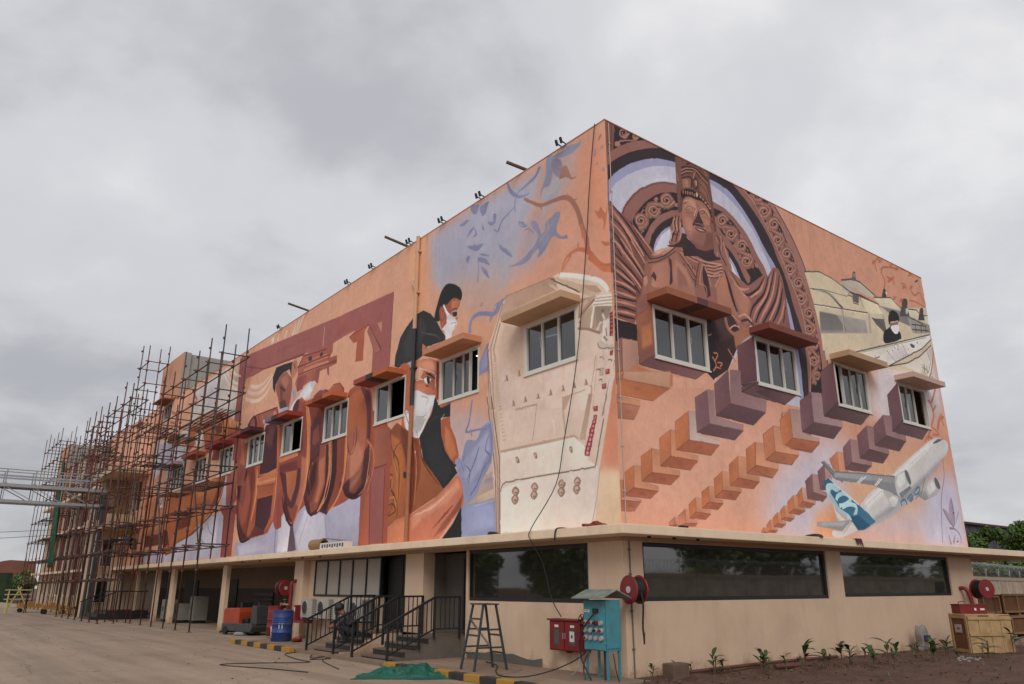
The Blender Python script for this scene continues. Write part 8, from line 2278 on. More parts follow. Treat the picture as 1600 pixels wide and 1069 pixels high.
cable('tangled black cable lying at the foot of the left steps', [(-1.9,8.0,GZ+.012),(-2.2,7.4,GZ+.02),(-2.0,7.1,GZ+.04),(-2.4,7.0,GZ+.012),(-2.1,6.7,GZ+.03),(-1.9,7.2,GZ+.012),(-2.3,6.6,GZ+.012),(-2.6,5.6,GZ+.012),(-2.8,4.8,GZ+.012)], .009)
# ---------------------------------------------------------------- crumpled green tarp
bm = bmesh.new(); bmesh.ops.create_grid(bm, x_segments=130, y_segments=80, size=.5)
from mathutils import noise as mn
fr_ = random.Random(31); folds = []
for k in range(46):
    cx, cy = fr_.gauss(0,.45), fr_.gauss(0,.42); a = fr_.gauss(.35,.75); folds.append((cx,cy,math.cos(a),math.sin(a),fr_.uniform(.18,.6),fr_.uniform(.028,.075),fr_.uniform(.02,.085),fr_.uniform(-1.2,1.2)))
for v in bm.verts:
    u, w = v.co.x*2, v.co.y*2; e = max(0,1-(abs(u)**2.6+abs(w)**2.2)); z = 0
    for cx,cy,c,s_,L,wd,hh,cv in folds:
        du, dw = u-cx, w-cy; al = du*c+dw*s_; ac_ = -du*s_+dw*c+cv*al*al
        if abs(al) < L*1.6: z = max(z, z*.55+hh*math.exp(-(ac_/wd)**2)*math.exp(-(al/L)**4))
    big = .12*math.exp(-((u-.25)/.42)**2-((w-.1)/.55)**2)+.07*math.exp(-((u+.45)/.3)**2-(w/.5)**2)
    v.co.z = e**.45*(.012+big*.75+1.1*z+.006*mn.noise(Vector((u*14,w*11,2))))
    v.co.x = u*1.12+.12*mn.noise(Vector((u*1.3+5,w*1.3+5,5)))+.03*mn.noise(Vector((u*6,w*6,1))); v.co.y = w*.58+.16*mn.noise(Vector((u*1.6+9,w+2,1)))+.05*mn.noise(Vector((u*5+3,w*4,4)))
me = bpy.data.meshes.new('tarp'); bm.to_mesh(me); bm.free(); me.polygons.foreach_set('use_smooth',[True]*len(me.polygons)); me.materials.append(M_green)
o = bpy.data.objects.new('tarp', me); COL.objects.link(o); o.location = (-2.42,2.98,GZ+.01); o.rotation_euler = (0,0,R(-40)); o.scale = (.76,.80,1.0); tag(o,'crumpled green tarpaulin lying in front of the right steps','tarpaulin')
so = o.modifiers.new('thick','SOLIDIFY'); so.thickness = .008
# ---------------------------------------------------------------- things on the ledge and roof
t = thing('cardboard_roll', 'roll of brown cardboard lying on the ledge under the mural', 'cardboard', (-.33,11.6,ZL)); mc = mat('cardboard',(.30,.19,.09),.85,.12,5)
b = MB(); b.lathe([(.10,-.35),(.155,-.35),(.155,.35),(.10,.35)],(0,0,.155),20,'y',False); b.build('roll', mc, t); b = MB(); b.add([(-.05,-1.5,.20),(.16,-1.5,.22),(.16,-.36,.31),(-.05,-.36,.31),(-.05,-1.5,.21),(.16,-1.5,.23),(.16,-.36,.32),(-.05,-.36,.32)],[(0,1,2,3),(7,6,5,4),(0,4,5,1),(2,6,7,3)]); b.build('loose_sheet', mc, t)
t = thing('printed_carton', 'long white carton with blurred blue and red print on the ledge', 'carton', (-.36,10.4,ZL)); b = MB(); b.box(-.12,.12,-.75,.75,.001,.17); b.build('box', M_white, t)
b = MB()
for k in range(9): y = -.70+.155*k; b.box(-.1235,-.1205,y,y+.09,.03+.02*(k%2),.13)
b.build('print', mat('carton_print',(.08,.05,.12),.7,.6,9), t)
def rag(loc, label, m, s=1):
    bm = bmesh.new(); bmesh.ops.create_icosphere(bm, subdivisions=3, radius=.16*s)
    for v in bm.verts: n = mn.noise(v.co*9+Vector(loc)); v.co = Vector((v.co.x*(1.2+n),v.co.y*(1.5+.8*n),max(0,v.co.z*.5*(1+1.2*n)+.02)))
    me = bpy.data.meshes.new('paint_rag'); bm.to_mesh(me); bm.free(); me.materials.append(m); o = bpy.data.objects.new('paint_rag', me); COL.objects.link(o); o.location = loc; tag(o,label,'rag',group='paint rags left on the ledge')
rag((-.35,.30,ZL),'crumpled red and black rag on the ledge near the corner',M_red,.9); rag((-.40,3.2,ZL),'small dark clod on the ledge under the painted console',mat('brown_rag',(.04,.03,.02),.9),.6)
rag((5.3,-.40,ZL),'dark rag on the ledge below the painted cubes',M_black,.8); rag((1.1,-.45,ZL),'tiny black rag on the ledge right of the corner',M_black,.4)
t = thing('hanging_cloth', 'maroon cloth hanging over the ledge above the wide window', 'cloth', (6.72,-.60,ZL)); b = MB(); b.add([(-.10,.1,.012),(.12,.1,.012),(.12,-.02,.02),(-.10,-.02,.02),(.16,-.03,-.16),(.03,-.03,-.05),(-.06,-.03,-.12)],[(0,1,2,3),(3,2,4,5),(3,5,6)]); o = b.build('cloth', mat('maroon_cloth',(.08,.03,.04),.9,.3,9), t); s_ = o.modifiers.new('t','SOLIDIFY'); s_.thickness = .01
cable('short black cable end hanging over the ledge near the corner', [(-.2,1.1,ZL+.01),(-.5,1.0,ZL+.015),(-.595,1.05,ZL-.02),(-.60,1.08,ZL-.2)], .014)
for k,(x,z) in enumerate(((-.45,2.35),(-.45,2.35))): pass
def lamp(y, label, two=True):
    t = thing('floodlight', label, 'floodlight', (-.05,y,ZT+.02), 0, 'small floodlights on the roof edge')
    for q in ((-.07,.07) if two else (0,)):
        b = MB(); b.bar((.05,q,.0),(-.09,q,.03),.02); b.build('arm', M_black, t); b = MB(); b.box(-.10,-.06,q-.025,q+.025,.0,.13); o = b.build('head', M_black, t); o.rotation_euler = (0,R(-18),0)
for y,l in ((1.25,'floodlight on the roof edge nearest the corner'),(4.25,'floodlight cluster on the roof edge above the lavender flowers'),(5.95,'pair of floodlights on the roof edge left of the lavender flowers'),(7.6,'floodlight on the roof edge above the downpipe'),(9.8,'small floodlight on the roof edge above the masked workers'),(11.4,'single small floodlight on the roof edge above the painted frame'),(16.95,'pair of floodlights on the roof edge above the white stripes')): lamp(y,l)
for y,p,l in ((2.55,(-.38,2.8,ZT+.20),'bamboo pole sticking out over the roof edge above the twigs'),(14.6,(-.70,14.7,ZT+.18),'bamboo pole sticking out over the roof edge above the painted frame'),(7.9,(-.5,8.3,ZT+.35),'short pole leaning on the roof edge by the downpipe')):
    b = MB(); b.tube((.4,y-.1,ZT-.05),p,.04,8); o = b.build('pole', mat('bamboo',(.10,.065,.035),.7,.2,6)); tag(o,l,'pole','poles on the roof edge')
# ---------------------------------------------------------------- right end: crates, toolbox, bag, reel
t = thing('hose_reel', 'red fire hose reel on a bent pipe at the far right end of the building', 'hose reel', (13.05,-.42,1.55), R(-24), 'red fire hose reels')
for s in (-.16,.16):
    b = MB(); b.lathe([(.03,s-.012),(.24,s-.012),(.25,s),(.24,s+.012),(.03,s+.012)],n=28,axis='y'); b.build('disc', M_red, t)
    b = MB(); b.lathe([(.001,s-.020),(.05,s-.020),(.05,s+.020),(.001,s+.020)],n=14,axis='y'); b.build('hub', MATS['hub_white'], t)
b = MB(); b.lathe([(.08,-.145)]+[(.20+(.012 if k%2 else -.006),-.14+.028*k) for k in range(11)]+[(.08,.145)],n=26,axis='y'); b.build('hose', M_hose, t, smooth=True)
b = MB(); b.path([(-.52,.32,0.0),(-.42,.16,0.02),(-.36,.08,-.1),(-.30,.05,-.45),(-.15,.02,-.66),(.1,.0,-.70)],.05,10); b.build('pipe', M_red, t, smooth=True)
b = MB(); b.tube((.1,0,-.76),(.1,0,-.62),.06,10); b.tube((.1,0,-.70),(.25,-.1,-.74),.03,8); b.build('valve', MATS['brass'], t); b = MB(); b.path([(.2,-.1,-.1),(.22,-.1,-.4),(.2,-.12,-.6)],.014,6); b.build('nozzle_hose', M_hose, t)
t = thing('wooden_crate', 'pale plank crate with a brown panel end, standing by the right end of the wall', 'crate', (9.95,-1.02,GZ+.06), R(-33))
# local x along the plank side, -y towards the viewer
L_, W_, H_ = 1.05, .62, .80
b = MB(); b.box(0,.02,-W_/2+.03,W_/2-.03,.03,H_-.03); b.box(.02,L_-.02,W_/2-.03,W_/2-.01,.03,H_-.03); b.build('end_panel', M_ply, t)
for y in (-W_/2,W_/2-.07):
    b = MB(); b.box(-.02,.0,y,y+.07,0,H_); b.build('batten', M_wood, t)
for z in (0,H_-.07):
    b = MB(); b.box(-.021,-.001,-W_/2+.07,W_/2-.07,z,z+.07); b.build('batten', M_wood, t)
for i in range(4):
    for j,(z0,z1) in enumerate(((.0,.40),(.41,H_))):
        x0 = i*L_/4; b = MB(); b.box(x0+.004,x0+L_/4-.004,-W_/2-.022+.004*((i+j)%2),-W_/2-.002,z0+.012*(i%2),z1-.012*((i+j)%3)); b.build('plank', M_wood, t, bevel=.003)
b = MB(); b.box(.0,L_,-W_/2-.045,-W_/2-.0225,H_-.09,H_-.03); b.build('batten', M_wood, t); b = MB(); b.box(.0,L_*.8,-W_/2-.045,-W_/2-.0225,.36,.42); b.build('batten', M_wood, t)
b = MB()
for i in range(5): b.box(-.02,L_,-W_/2+i*.126,-W_/2+i*.126+.115,H_+.001,H_+.022)
b.build('lid', M_wood, t); b = MB(); b.box(-.0225,-.0205,-.12,.13,.42,.60); l_ = b.build('paper_label', mat('paper_pink',(.50,.40,.40),.8,.1,8), t); b = MB(); b.box(-.0245,-.023,-.04,.05,.49,.53); b.build('print', M_red, t)
t = thing('toolbox', 'dark red metal box lying on top of the pale crate', 'box', (10.25,-.92,GZ+.06+H_+.023), R(-33)); b = MB(); b.box(-.05,.62,-.16,.16,.0,.19); b.build('body', M_red, t, bevel=.01); b = MB(); b.box(-.06,.63,-.17,.17,.191,.215); b.build('lid', M_red, t, bevel=.006)
b = MB(); b.lathe([(.03,-.164),(.03,-.161)],(.33,0,.1),12,'y'); b.box(.45,.56,-.164,-.161,.08,.12); b.build('label', M_white, t); b = MB(); b.path([(.05,0,.21),(.05,0,.26),(.2,0,.27)],.010,6); b.build('handle', M_red, t)
bm = bmesh.new(); bmesh.ops.create_cube(bm, size=1); bmesh.ops.subdivide_edges(bm, edges=bm.edges, cuts=6, use_grid_fill=True)
for v in bm.verts: n = mn.noise(v.co*3); v.co = Vector((v.co.x*.30*(1+.15*math.sin(v.co.z*9)),v.co.y*.17*(1-.45*abs(v.co.z)**2*4),(v.co.z+.5)*.55))*(1+.12*n)
me = bpy.data.meshes.new('cement_bag'); bm.to_mesh(me); bm.free(); me.polygons.foreach_set('use_smooth',[True]*len(me.polygons)); me.materials.append(mat('bag_white',(.24,.215,.19),.8,.15,6)); 
t = thing('cement_bag', 'white printed sack leaning on the wall left of the crate', 'sack', (9.55,-.32,GZ+.05)); o = inst('sack', me, t); b = MB(); b.box(-.11,.11,-.150,-.10,.26,.36); b.build('print', mat('bag_print',(.06,.05,.08),.8,.5,9), t)
def far_crate(x,y,z,rz,lab,L=1.7,H=.52,W=.9):
    t = thing('packing_crate', lab, 'crate', (x,y,z), R(rz), 'brown packing crates under the canopy'); b = MB(); b.box(.03,L-.03,.02,W,.03,H-.03); b.build('panel', M_ply, t)
    for q in ((0,L,0,.06),(0,L,H-.06,H),(0,.06,.06,H-.06),(L-.06,L,.06,H-.06),(L/2-.03,L/2+.03,.06,H-.06)): b = MB(); b.box(q[0],q[1],-.025,.019,q[2],q[3]); b.build('batten', mat('batten_wood',(.27,.15,.065),.8,.2,5), t)
    for x0 in (.1,L/2,L-.2): b = MB(); b.box(x0,x0+.1,0,W,-.08,-.001); b.build('skid', MATS['batten_wood'], t)
far_crate(15.3,.9,GZ+.12,-8,'lower brown packing crate under the canopy, left stack'); far_crate(15.25,.95,GZ+.73,-8,'upper brown packing crate under the canopy, left stack',1.75,.50)
far_crate(17.3,.6,GZ+.12,-8,'lower brown packing crate at the right picture edge'); far_crate(17.2,.7,GZ+.73,-8,'upper brown packing crate at the right picture edge',1.6,.55)
far_crate(15.2,2.6,GZ+.12,-4,'long brown crate behind the left stack',2.4,1.0)
b = MB(); b.prism([(0,.0),(1.0,.22),(1.9,-.12),(1.85,-.16),(1.0,.17),(0,-.05)], lambda u,v,s: (16.3+u,1.5+.9*s,1.55+v)); o = b.build('bent_sheet', M_ply); tag(o,'warped brown board lying on the stacked crates','board')
t = thing('scrap_heap', 'small heap of white plastic scrap and wire right of the pale crate', 'scrap', (11.6,-1.0,GZ+.06))
for k in range(5):
    b = MB(); a = rr.random()*6; b.path([(.5*rr.random()-.2,.3*rr.random(),0.02),(.2*rr.random(),.2*rr.random(),.45+.1*rr.random()),(.5+.3*rr.random(),.2*rr.random(),.35),(.7,.1,.02)],.012,5); b.build('wire', M_galv, t)
bm = bmesh.new(); bmesh.ops.create_icosphere(bm, subdivisions=3, radius=.25)
for v in bm.verts: n = mn.noise(v.co*8); v.co = Vector((v.co.x*1.5,v.co.y,abs(v.co.z)*1.2))*(1+.6*n)
me = bpy.data.meshes.new('sheet'); bm.to_mesh(me); bm.free(); me.materials.append(mat('white_plastic',(.35,.34,.33),.6,.2,9)); inst('plastic_sheet', me, t, (.25,.15,0))
b = MB(); b.box(13.0,19.5,-1.0,-.6,GZ+.02,GZ+.20); o = b.build('stone_kerb', M_apron); tag(o,'low concrete kerb in the soil at the right edge','kerb')
# ---------------------------------------------------------------- young canna plants in the soil bed
def canna(x,y,h,seed,label,nl=6):
    h *= .86; t = thing('canna_plant', label, 'plant', (x,y,GZ+.05), 0, 'young plants along the wall'); r = random.Random(seed)
    for s in range(r.choice((1,2,2))):
        sx, sy = r.uniform(-.07,.07), r.uniform(-.05,.05); b = MB(); top = (sx+r.uniform(-.05,.05),sy,h*.8); b.path([(sx,sy,0),(sx+.01,sy,h*.4),top],.009,5); b.build('stem', mat('stem_brown',(.10,.06,.03),.8,.3,9), t)
        for i in range(nl//2+1):
            a = r.uniform(0,6.28); L = h*r.uniform(.45,.8); w = L*.16; z = h*(.35+.5*i/(nl//2+1)); el = r.uniform(.3,1.15); d = Vector((math.cos(a)*math.cos(el),math.sin(a)*math.cos(el),math.sin(el))); sd = Vector((-math.sin(a),math.cos(a),0)); m = MB(); vs = []
            for q in range(6):
                u = q/5; wd = w*math.sin(math.pi*(u*.93+.05))**.8; c = Vector((sx,sy,z))+d*L*u+Vector((0,0,-L*.35*u*u)); up = d.cross(sd)*wd*.25; vs += [c+sd*wd+up, c, c-sd*wd+up]
            m.add(vs,[f for q in range(5) for f in ((q*3,q*3+1,q*3+4,q*3+3),(q*3+1,q*3+2,q*3+5,q*3+4))]); m.build('leaf', M_leaf, t, smooth=True)
pls = [(.18,-.32,.30,'young plant at the foot of the turquoise board'),(1.15,-.40,.28,'low young plant left end of the bed by the stone block'),(1.70,-.45,.45,'young plant with a dark folded leaf in the left part of the bed'),(2.9,-.55,.45,'young plant with one long upright leaf under the wide window'),(2.35,-.95,.42,'bushy young plant nearest the front, under the wide window'),(3.0,-.95,.40,'second bushy young plant right of the front one'),(4.15,-.60,.55,'tall leaning young plant under the middle of the wide window'),(4.0,-1.15,.42,'leafy young plant at the front under the window mullion'),(4.9,-1.1,.45,'young plant with drooping leaf near the right end of the wide window'),(5.6,-.55,.50,'thin young plant close to the wall below the pillar'),(4.95,-1.55,.48,'forked young plant at the front below the pillar'),(5.7,-1.45,.62,'tall young plant with broad leaves below the second window'),(6.6,-1.2,.5,'spreading young plant below the second window'),(7.0,-1.65,.55,'upright young plant below the second window'),(7.7,-1.0,.42,'small young plant left of the white sack'),(7.6,-1.75,.58,'dense young plant in front of the white sack'),(8.6,-1.3,.40,'sparse young plant between sack and crate'),(8.6,-2.1,.52,'young plant standing in front of the pale crate'),(10.4,-1.9,.70,'broad young plant right of the pale crate'),(11.0,-1.7,.5,'young plant among the white scrap')]
for i,(x,y,h,l) in enumerate(pls): canna(x,y,h,i+3,l,7)
r = random.Random(21)
for i,lm in enumerate(('beside the stone block','under the left end of the wide window','under the mullion of the wide window','under the right end of the wide window','below the pillar between the windows','under the left half of the second window','under the right half of the second window','in front of the white sack')):
    canna(1.15+1.12*i+r.uniform(-.2,.2), -.2-.03*i, r.uniform(.18,.34), 100+i, 'small young shoot close to the wall '+lm, 5)
    canna(1.45+1.10*i+r.uniform(-.2,.2), -.75-.15*i, r.uniform(.16,.32), 120+i, 'small young shoot towards the front '+lm, 5)
b = MB()
for k in range(420):       # weeds and dead leaves
    x, y = r.uniform(-.4,13), -abs(r.gauss(0,1.3))-.03; h = r.uniform(.02,.09); a = r.random()*6; d = Vector((math.cos(a),math.sin(a),0))*h*.5; w = Vector((-d.y,d.x,0))*.35; p = Vector((x,y,GZ+.055)); b.cur = 0 if k % 3 else 1; z = Vector((0,0,h if k % 3 else h*.25))
    b.add([p-w,p+w,p+d+z*.8+w*.6,p+d*1.6+z],[(0,1,2,3)])
o = b.build('weeds', [M_leaf, mat('dead_leaf',(.12,.06,.025),.8,.4,9)]); tag(o,'scattered weeds and dead leaves in the planting bed','weeds',kind='stuff')
b = MB(); r = random.Random(8)
for k in range(520):       # grit and litter on the slab
    x, y = -r.random()**.7*9-.2, r.uniform(-1,32); s_ = r.uniform(.006,.022)*(1 if r.random()<.93 else 2); a = r.random()*6
    vs = [Vector((x+s_*math.cos(a+q*1.57),y+s_*math.sin(a+q*1.57)*.7,GZ+.004)) for q in range(4)]+[Vector((x,y,GZ+s_*.6))]; b.cur = 0 if r.random()<.85 else 1
    b.add(vs,[(0,1,4),(1,2,4),(2,3,4),(3,0,4)])
o = b.build('yard_litter', [mat('grit',(.09,.06,.045),.95,.5,9), mat('litter_pale',(.36,.32,.28),.8,.3,9)]); tag(o,'grit, small stones and scraps scattered over the concrete yard','litter',kind='stuff')
b = MB(); b.path([(1.2,-.25,GZ+.10),(2.5,-.28,GZ+.12),(4.2,-.22,GZ+.12),(6.0,-.2,GZ+.11)],.03,8); o = b.build('irrigation_pipe', mat('rust_pipe',(.12,.045,.03),.7,.2,6)); tag(o,'rusty pipe lying on the soil along the wall','pipe')
b = MB(); b.path([(3.2,-.6,GZ+.10),(4.1,-.75,GZ+.10)],.045,8); o = b.build('irrigation_pipe', MATS['rust_pipe']); tag(o,'short loose pipe on the soil in front of the long one','pipe')
b = MB(); b.box(.55,.95,-.5,-.25,GZ+.0,GZ+.28); o = b.build('stone_block', mat('stone_brown',(.13,.08,.055),.9,.2,6,bump=.4,bscale=20), bevel=.02); tag(o,'square brown stone block at the foot of the wall by the pipe','stone')
r = random.Random(11); b = MB()
for k in range(900):
    x, y = r.uniform(.2,16), -abs(r.gauss(0,2.2))-.05; s = r.uniform(.006,.03); z = GZ+.06+s*.3; a = r.random()*6
    vs = [Vector((x+s*math.cos(a+q*1.57)*(1+.3*r.random()),y+s*math.sin(a+q*1.57),z)) for q in range(4)]+[Vector((x,y,z+s*.8)),Vector((x,y,z-s))]
    b.add(vs,[(0,1,4),(1,2,4),(2,3,4),(3,0,4),(1,0,5),(2,1,5),(3,2,5),(0,3,5)])
o = b.build('soil_clods', mat('clods',(.13,.07,.045),.95,.5,3)); tag(o,'loose clods and pebbles scattered over the red soil','pebbles',kind='stuff')
b = MB()
for k in range(60):
    x,y = (8.0+r.gauss(0,.25),-2.0+r.gauss(0,.12)) if k < 30 else (9.3+r.gauss(0,.2),-3.0+r.gauss(0,.1)); s = r.uniform(.012,.04); b.box(x-s,x+s,y-s*.7,y+s*.7,GZ+.065,GZ+.07+s*.7)
o = b.build('white_scraps', MATS['white_plastic']); tag(o,'scraps of white paper and plaster on the soil','litter',kind='stuff')
# ---------------------------------------------------------------- boundary walls with razor wire
def boundary(p0, p1, zt, label, wire=True, grp='boundary walls'):
    p0 = Vector((*p0,0)); p1 = Vector((*p1,0)); d = (p1-p0); L = d.length; t = thing('boundary_wall', label, 'wall', p0, math.atan2(d.y,d.x), grp)
    b = MB(); b.box(0,L,-.1,.1,0,zt-.18); b.build('panel_wall', mat('block_wall',(.42,.34,.26),.9,.35,1.1,bump=.3,bscale=8,dirt=(.12,.09,.07),dscale=1.3,damt=.6), t)
    b = MB(); b.box(-.01,L+.01,-.14,.14,zt-.18,zt); b.build('coping', mat('coping_beige',(.36,.28,.20),.8,.08,1), t)
    n = int(L/3)
    for i in range(n+1): b = MB(); x = min(i*3,L-.3); b.box(x,x+.3,-.13,-.101,0,zt-.181); b.build('pier', MATS['coping_beige'], t)
    if wire:
        for i in range(n+1):
            b = MB(); x = i*3+.4; b.bar((x,0,zt),(x-.25,0,zt+.42),.035); b.bar((x,0,zt),(x+.25,0,zt+.42),.035); b.build('bracket', M_galv, t)
        pts = []; k = 0; m = int(L/.26); b = MB(); rz = random.Random(5)
        for i in range(m*10):
            a = i/10*2*math.pi; pts.append((i*L/(m*10), .33*math.cos(a), zt+.36+.33*math.sin(a)+.03*math.sin(i*.13)))
        b.path(pts,.008,3,1); b.build('razor_wire', mat('wire_steel',(.16,.16,.16),.5,.1,5,metal=.3), t)
    return t
boundary((24,6.3),(52,11.2),2.12,'beige capped boundary wall with razor wire beyond the canopy')
boundary((2,-15.5),(60,-15.5),2.2,'beige capped boundary wall with razor wire facing the right wall', wire=True)
# ---------------------------------------------------------------- trees
def leaf_mesh(name, m, blobs, n, size, seed):
    r = np.random.default_rng(seed); V = []; 
    w = np.array([q[3]**2 for q in blobs]); idx = r.choice(len(blobs), n, p=w/w.sum()); bl = np.array([q[:3] for q in blobs])[idx]; ra = np.array([q[3] for q in blobs])[idx]
    d = r.normal(size=(n,3)); d /= np.linalg.norm(d,axis=1,keepdims=True); d[:,2] = d[:,2]*.8
    c = bl + d*(ra*(r.random(n)**.42))[:,None]
    a = r.normal(size=(n,3)); a /= np.linalg.norm(a,axis=1,keepdims=True); bb = np.cross(a, r.normal(size=(n,3))); bb /= np.linalg.norm(bb,axis=1,keepdims=True); s = (size*(.6+.8*r.random(n)))[:,None]
    V = np.stack([c-a*s, c+bb*s*.5, c+a*s, c-bb*s*.5],1).reshape(-1,3); F = np.arange(n*4).reshape(-1,4)
    me = bpy.data.meshes.new(name); me.from_pydata(V.tolist(), [], F.tolist()); 
    for q in m: me.materials.append(q)
    me.polygons.foreach_set('material_index', (r.random(n) < .3).astype(np.int32)); me.update(); return me
def tree(x, y, h, w, seed, label, n=4500, grp='trees beyond the boundary wall'):
    r = random.Random(seed); t = thing('tree', label, 'tree', (x,y,0), 0, grp); b = MB(); b.path([(0,0,0),(r.uniform(-.2,.2),r.uniform(-.2,.2),h*.3),(r.uniform(-.3,.3),r.uniform(-.3,.3),h*.62)],h*.022,8)
    blobs = []
    for i in range(13):
        a = r.random()*6.28; q = r.random()**.6*w*.36; z = h*(.20+.66*r.random()); q *= 1.15-abs(z/h-.5); rad = w*r.uniform(.13,.24)
        p = (q*math.cos(a), q*math.sin(a), z); blobs.append((*p,rad)); b.path([(0,0,h*.28),(p[0]*.4,p[1]*.4,(h*.28+z)/2),p],h*.007,5)
    blobs.append((0,0,h*.9,w*.13)); b.build('trunk', M_bark, t, smooth=True)
    inst('crown', leaf_mesh('crown', (M_tleaf,M_tleaf2), blobs, n, .20*w/5, seed), t)
for i,(x,y,h,w,l) in enumerate(((46.5,12.0,5.7,2.9,'rounded bright tree just right of the building end beyond the wall'),(54.5,12.5,6.4,4.0,'larger tree at the right picture edge beyond the wall'),(49.5,13.4,3.6,4,'low dark bush tree between the two larger trees'),(39,11.2,3.3,3,'low green shrub tree behind the razor wire, nearest the building'),(64,14.5,7.0,4.5,'green tree at the far right behind the larger one'))): tree(x,y,h,w,i+20,l,6500)
rt = [(29,-22,5.5,6),(34.5,-20,6.5,6.5),(40,-23,6,6),(52,-21,5.5,6),(58,-24,7,7),(66,-22,6,6)]
for i,(x,y,h,w) in enumerate(rt): tree(x,y,h,w,40+i,'leafy tree standing behind the boundary wall that faces the right wall',1900,'trees reflected in the right windows')
lt = [(-36-(i%2)*5, 6+6.2*i, 5.6+(i*53%4)*.7, 7.5) for i in range(9)]
for i,(x,y,h,w) in enumerate(lt): tree(x,y,h,w,60+i,'leafy tree standing across the yard from the long wall',3500,'trees reflected in the long wall')
t = thing('warehouse', 'dark grey shed with a red roof edge behind the trees on the right', 'shed', (58,20.5,0), R(0)); b = MB(); b.box(0,45,0,10,0,6.9); b.build('wall', mat('shed_grey',(.06,.065,.075),.7,.1,1), t)
for k in range(30): b = MB(); b.box(1.5*k,1.5*k+.08,-.05,-.001,0,6.88); b.build('rib', MATS['shed_grey'], t)
b = MB(); b.box(-.2,45,-.3,10,6.91,7.1); b.build('roof_edge', mat('roof_red',(.07,.025,.022),.7,.1,1), t)
# ---------------------------------------------------------------- far left
t = thing('hedge_wall', 'dark green screened fence at the far left end of the yard', 'fence', (-9,88,0)); b = MB(); b.box(0,9.6,0,.2,0,3.0); b.build('screen', mat('green_screen',(.018,.035,.014),.9,.4,2,bump=.6,bscale=6), t)
for k in range(5): b = MB(); b.box(2.3*k,2.3*k+.08,-.05,-.001,0,3.02); b.build('post', MATS['green_screen'], t)
b = MB(); b.prism([(0,0),(12,0),(12,4.5),(9.3,4.62),(8.6,4.5),(7.2,3.9),(0,3.3)], lambda u,v,s: (-8+u,100+8*s,v)); o = b.build('tiled_house', mat('red_roof',(.19,.075,.05),.85,.15,1)); tag(o,'low house with a sloping red roof beyond the green fence','house')
tree(-.3,109,5.4,4,91,'dark tree at the left picture edge beside the red roof',4000,'far trees at the left')
for i,(x,y,h,w,l) in enumerate(((2.2,92,3.3,4,'green bush at the left beyond the scaffolding'),(.6,90,2.2,3,'low green bush beside the dark green fence'))): tree(x,y,h,w,95+i,l,2500,'far trees at the left')
def barrier(x,y,label,rz=0):
    t = thing('barrier', label, 'barrier', (x,y,GZ), R(rz), 'yellow trestles in the yard'); my = mat('pale_yellow',(.50,.43,.12),.6,.1,3); mw = mat('trestle_white',(.36,.34,.24),.6)
    for s in (-.5,.5): b = MB(); b.bar((s-.12,-.25,0),(s,0,1.35),.05); b.bar((s+.12,.25,0),(s,0,1.35),.05); b.build('leg', my if s<0 else M_black, t)
    for z in (.75,1.02,1.28): b = MB(); b.box(-.72,.72,-.04,.04,z,z+.07); b.build('bar', mw, t)
    b = MB(); b.bar((-.5,0,.2),(.1,0,1.5),.06); b.bar((.5,0,.4),(-.1,0,1.5),.06); b.build('brace', my, t)
barrier(-3.35,47.0,'pale yellow and white trestle barrier in the yard at the left',8)
def cart(x,y,l,s=1):
    t = thing('hand_cart', l, 'cart', (x,y,GZ), 0, 'yellow trolleys under the far scaffolding'); b = MB(); b.box(-.9*s,.9*s,-.4,.4,.28,.36); b.build('deck', M_yel, t)
    for a in (-.65,.65):
        for c_ in (-.35,.35): b = MB(); b.lathe([(.04,-.03),(.12,-.03),(.12,.03),(.04,.03)],(a*s,c_,.12),12,'y'); b.build('wheel', M_hose, t)
    b = MB(); b.tube((.88*s,-.35,.3),(.95*s,-.35,.9),.02,6); b.tube((.88*s,.35,.3),(.95*s,.35,.9),.02,6); b.tube((.95*s,-.35,.9),(.95*s,.35,.9),.02,6); b.build('handle', M_yel, t)
    for k in range(3): b = MB(); b.box(-.8*s+.5*s*k,-.45*s+.5*s*k,-.3,.3,.361,.50+.12*(k%2)); b.build('load', mat('orange_timber',(.35,.16,.04),.8,.2,3), t)
cart(-2.3,48.5,'yellow trolley with stacked orange timber at the far left'); cart(-1.9,43.5,'small yellow trolley with timber behind the walking man',.7)
for i,(x,y,l) in enumerate(((-1.6,39.6,'low orange bench trestle beside the walking man'),(-1.9,41.0,'second low orange trestle under the scaffolding'))):
    t = thing('low_trestle', l, 'trestle', (x,y,GZ), R(70), 'low orange trestles'); b = MB(); b.box(-.6,.6,-.12,.12,.42,.48); b.build('top', MATS['orange_timber'], t)
    for s in (-.45,.45): b = MB(); b.bar((s,-.2,0),(s,-.05,.42),.05); b.bar((s,.2,0),(s,.05,.42),.05); b.build('leg', MATS['orange_timber'], t)
# far railing and steps at the portico
t = thing('portico_steps', 'dark steps with black railing at the portico, behind the scaffolding', 'steps', (-1.0,33.4,0))
for i in range(3): b = MB(); b.box(-.9+.3*i,1.6,-.6,1.9,GZ+.13*i,GZ+.13*(i+1)-.002); b.build('step', M_riser, t)
for y in (-.55,1.85):
    b = MB(); b.bar((-1.0,y,.9),(.1,y,1.4),.05); b.bar((.1,y,1.4),(1.5,y,1.4),.05); b.build('handrail', M_black, t)
    for k in range(14): x = -.95+.18*k; z1 = .92+.48*min(1,(x+1)/1.1); b = MB(); b.bar((x,y,z1-.85 if z1 < 1.3 else .5),(x,y,z1),.022); b.build('baluster', M_black, t)
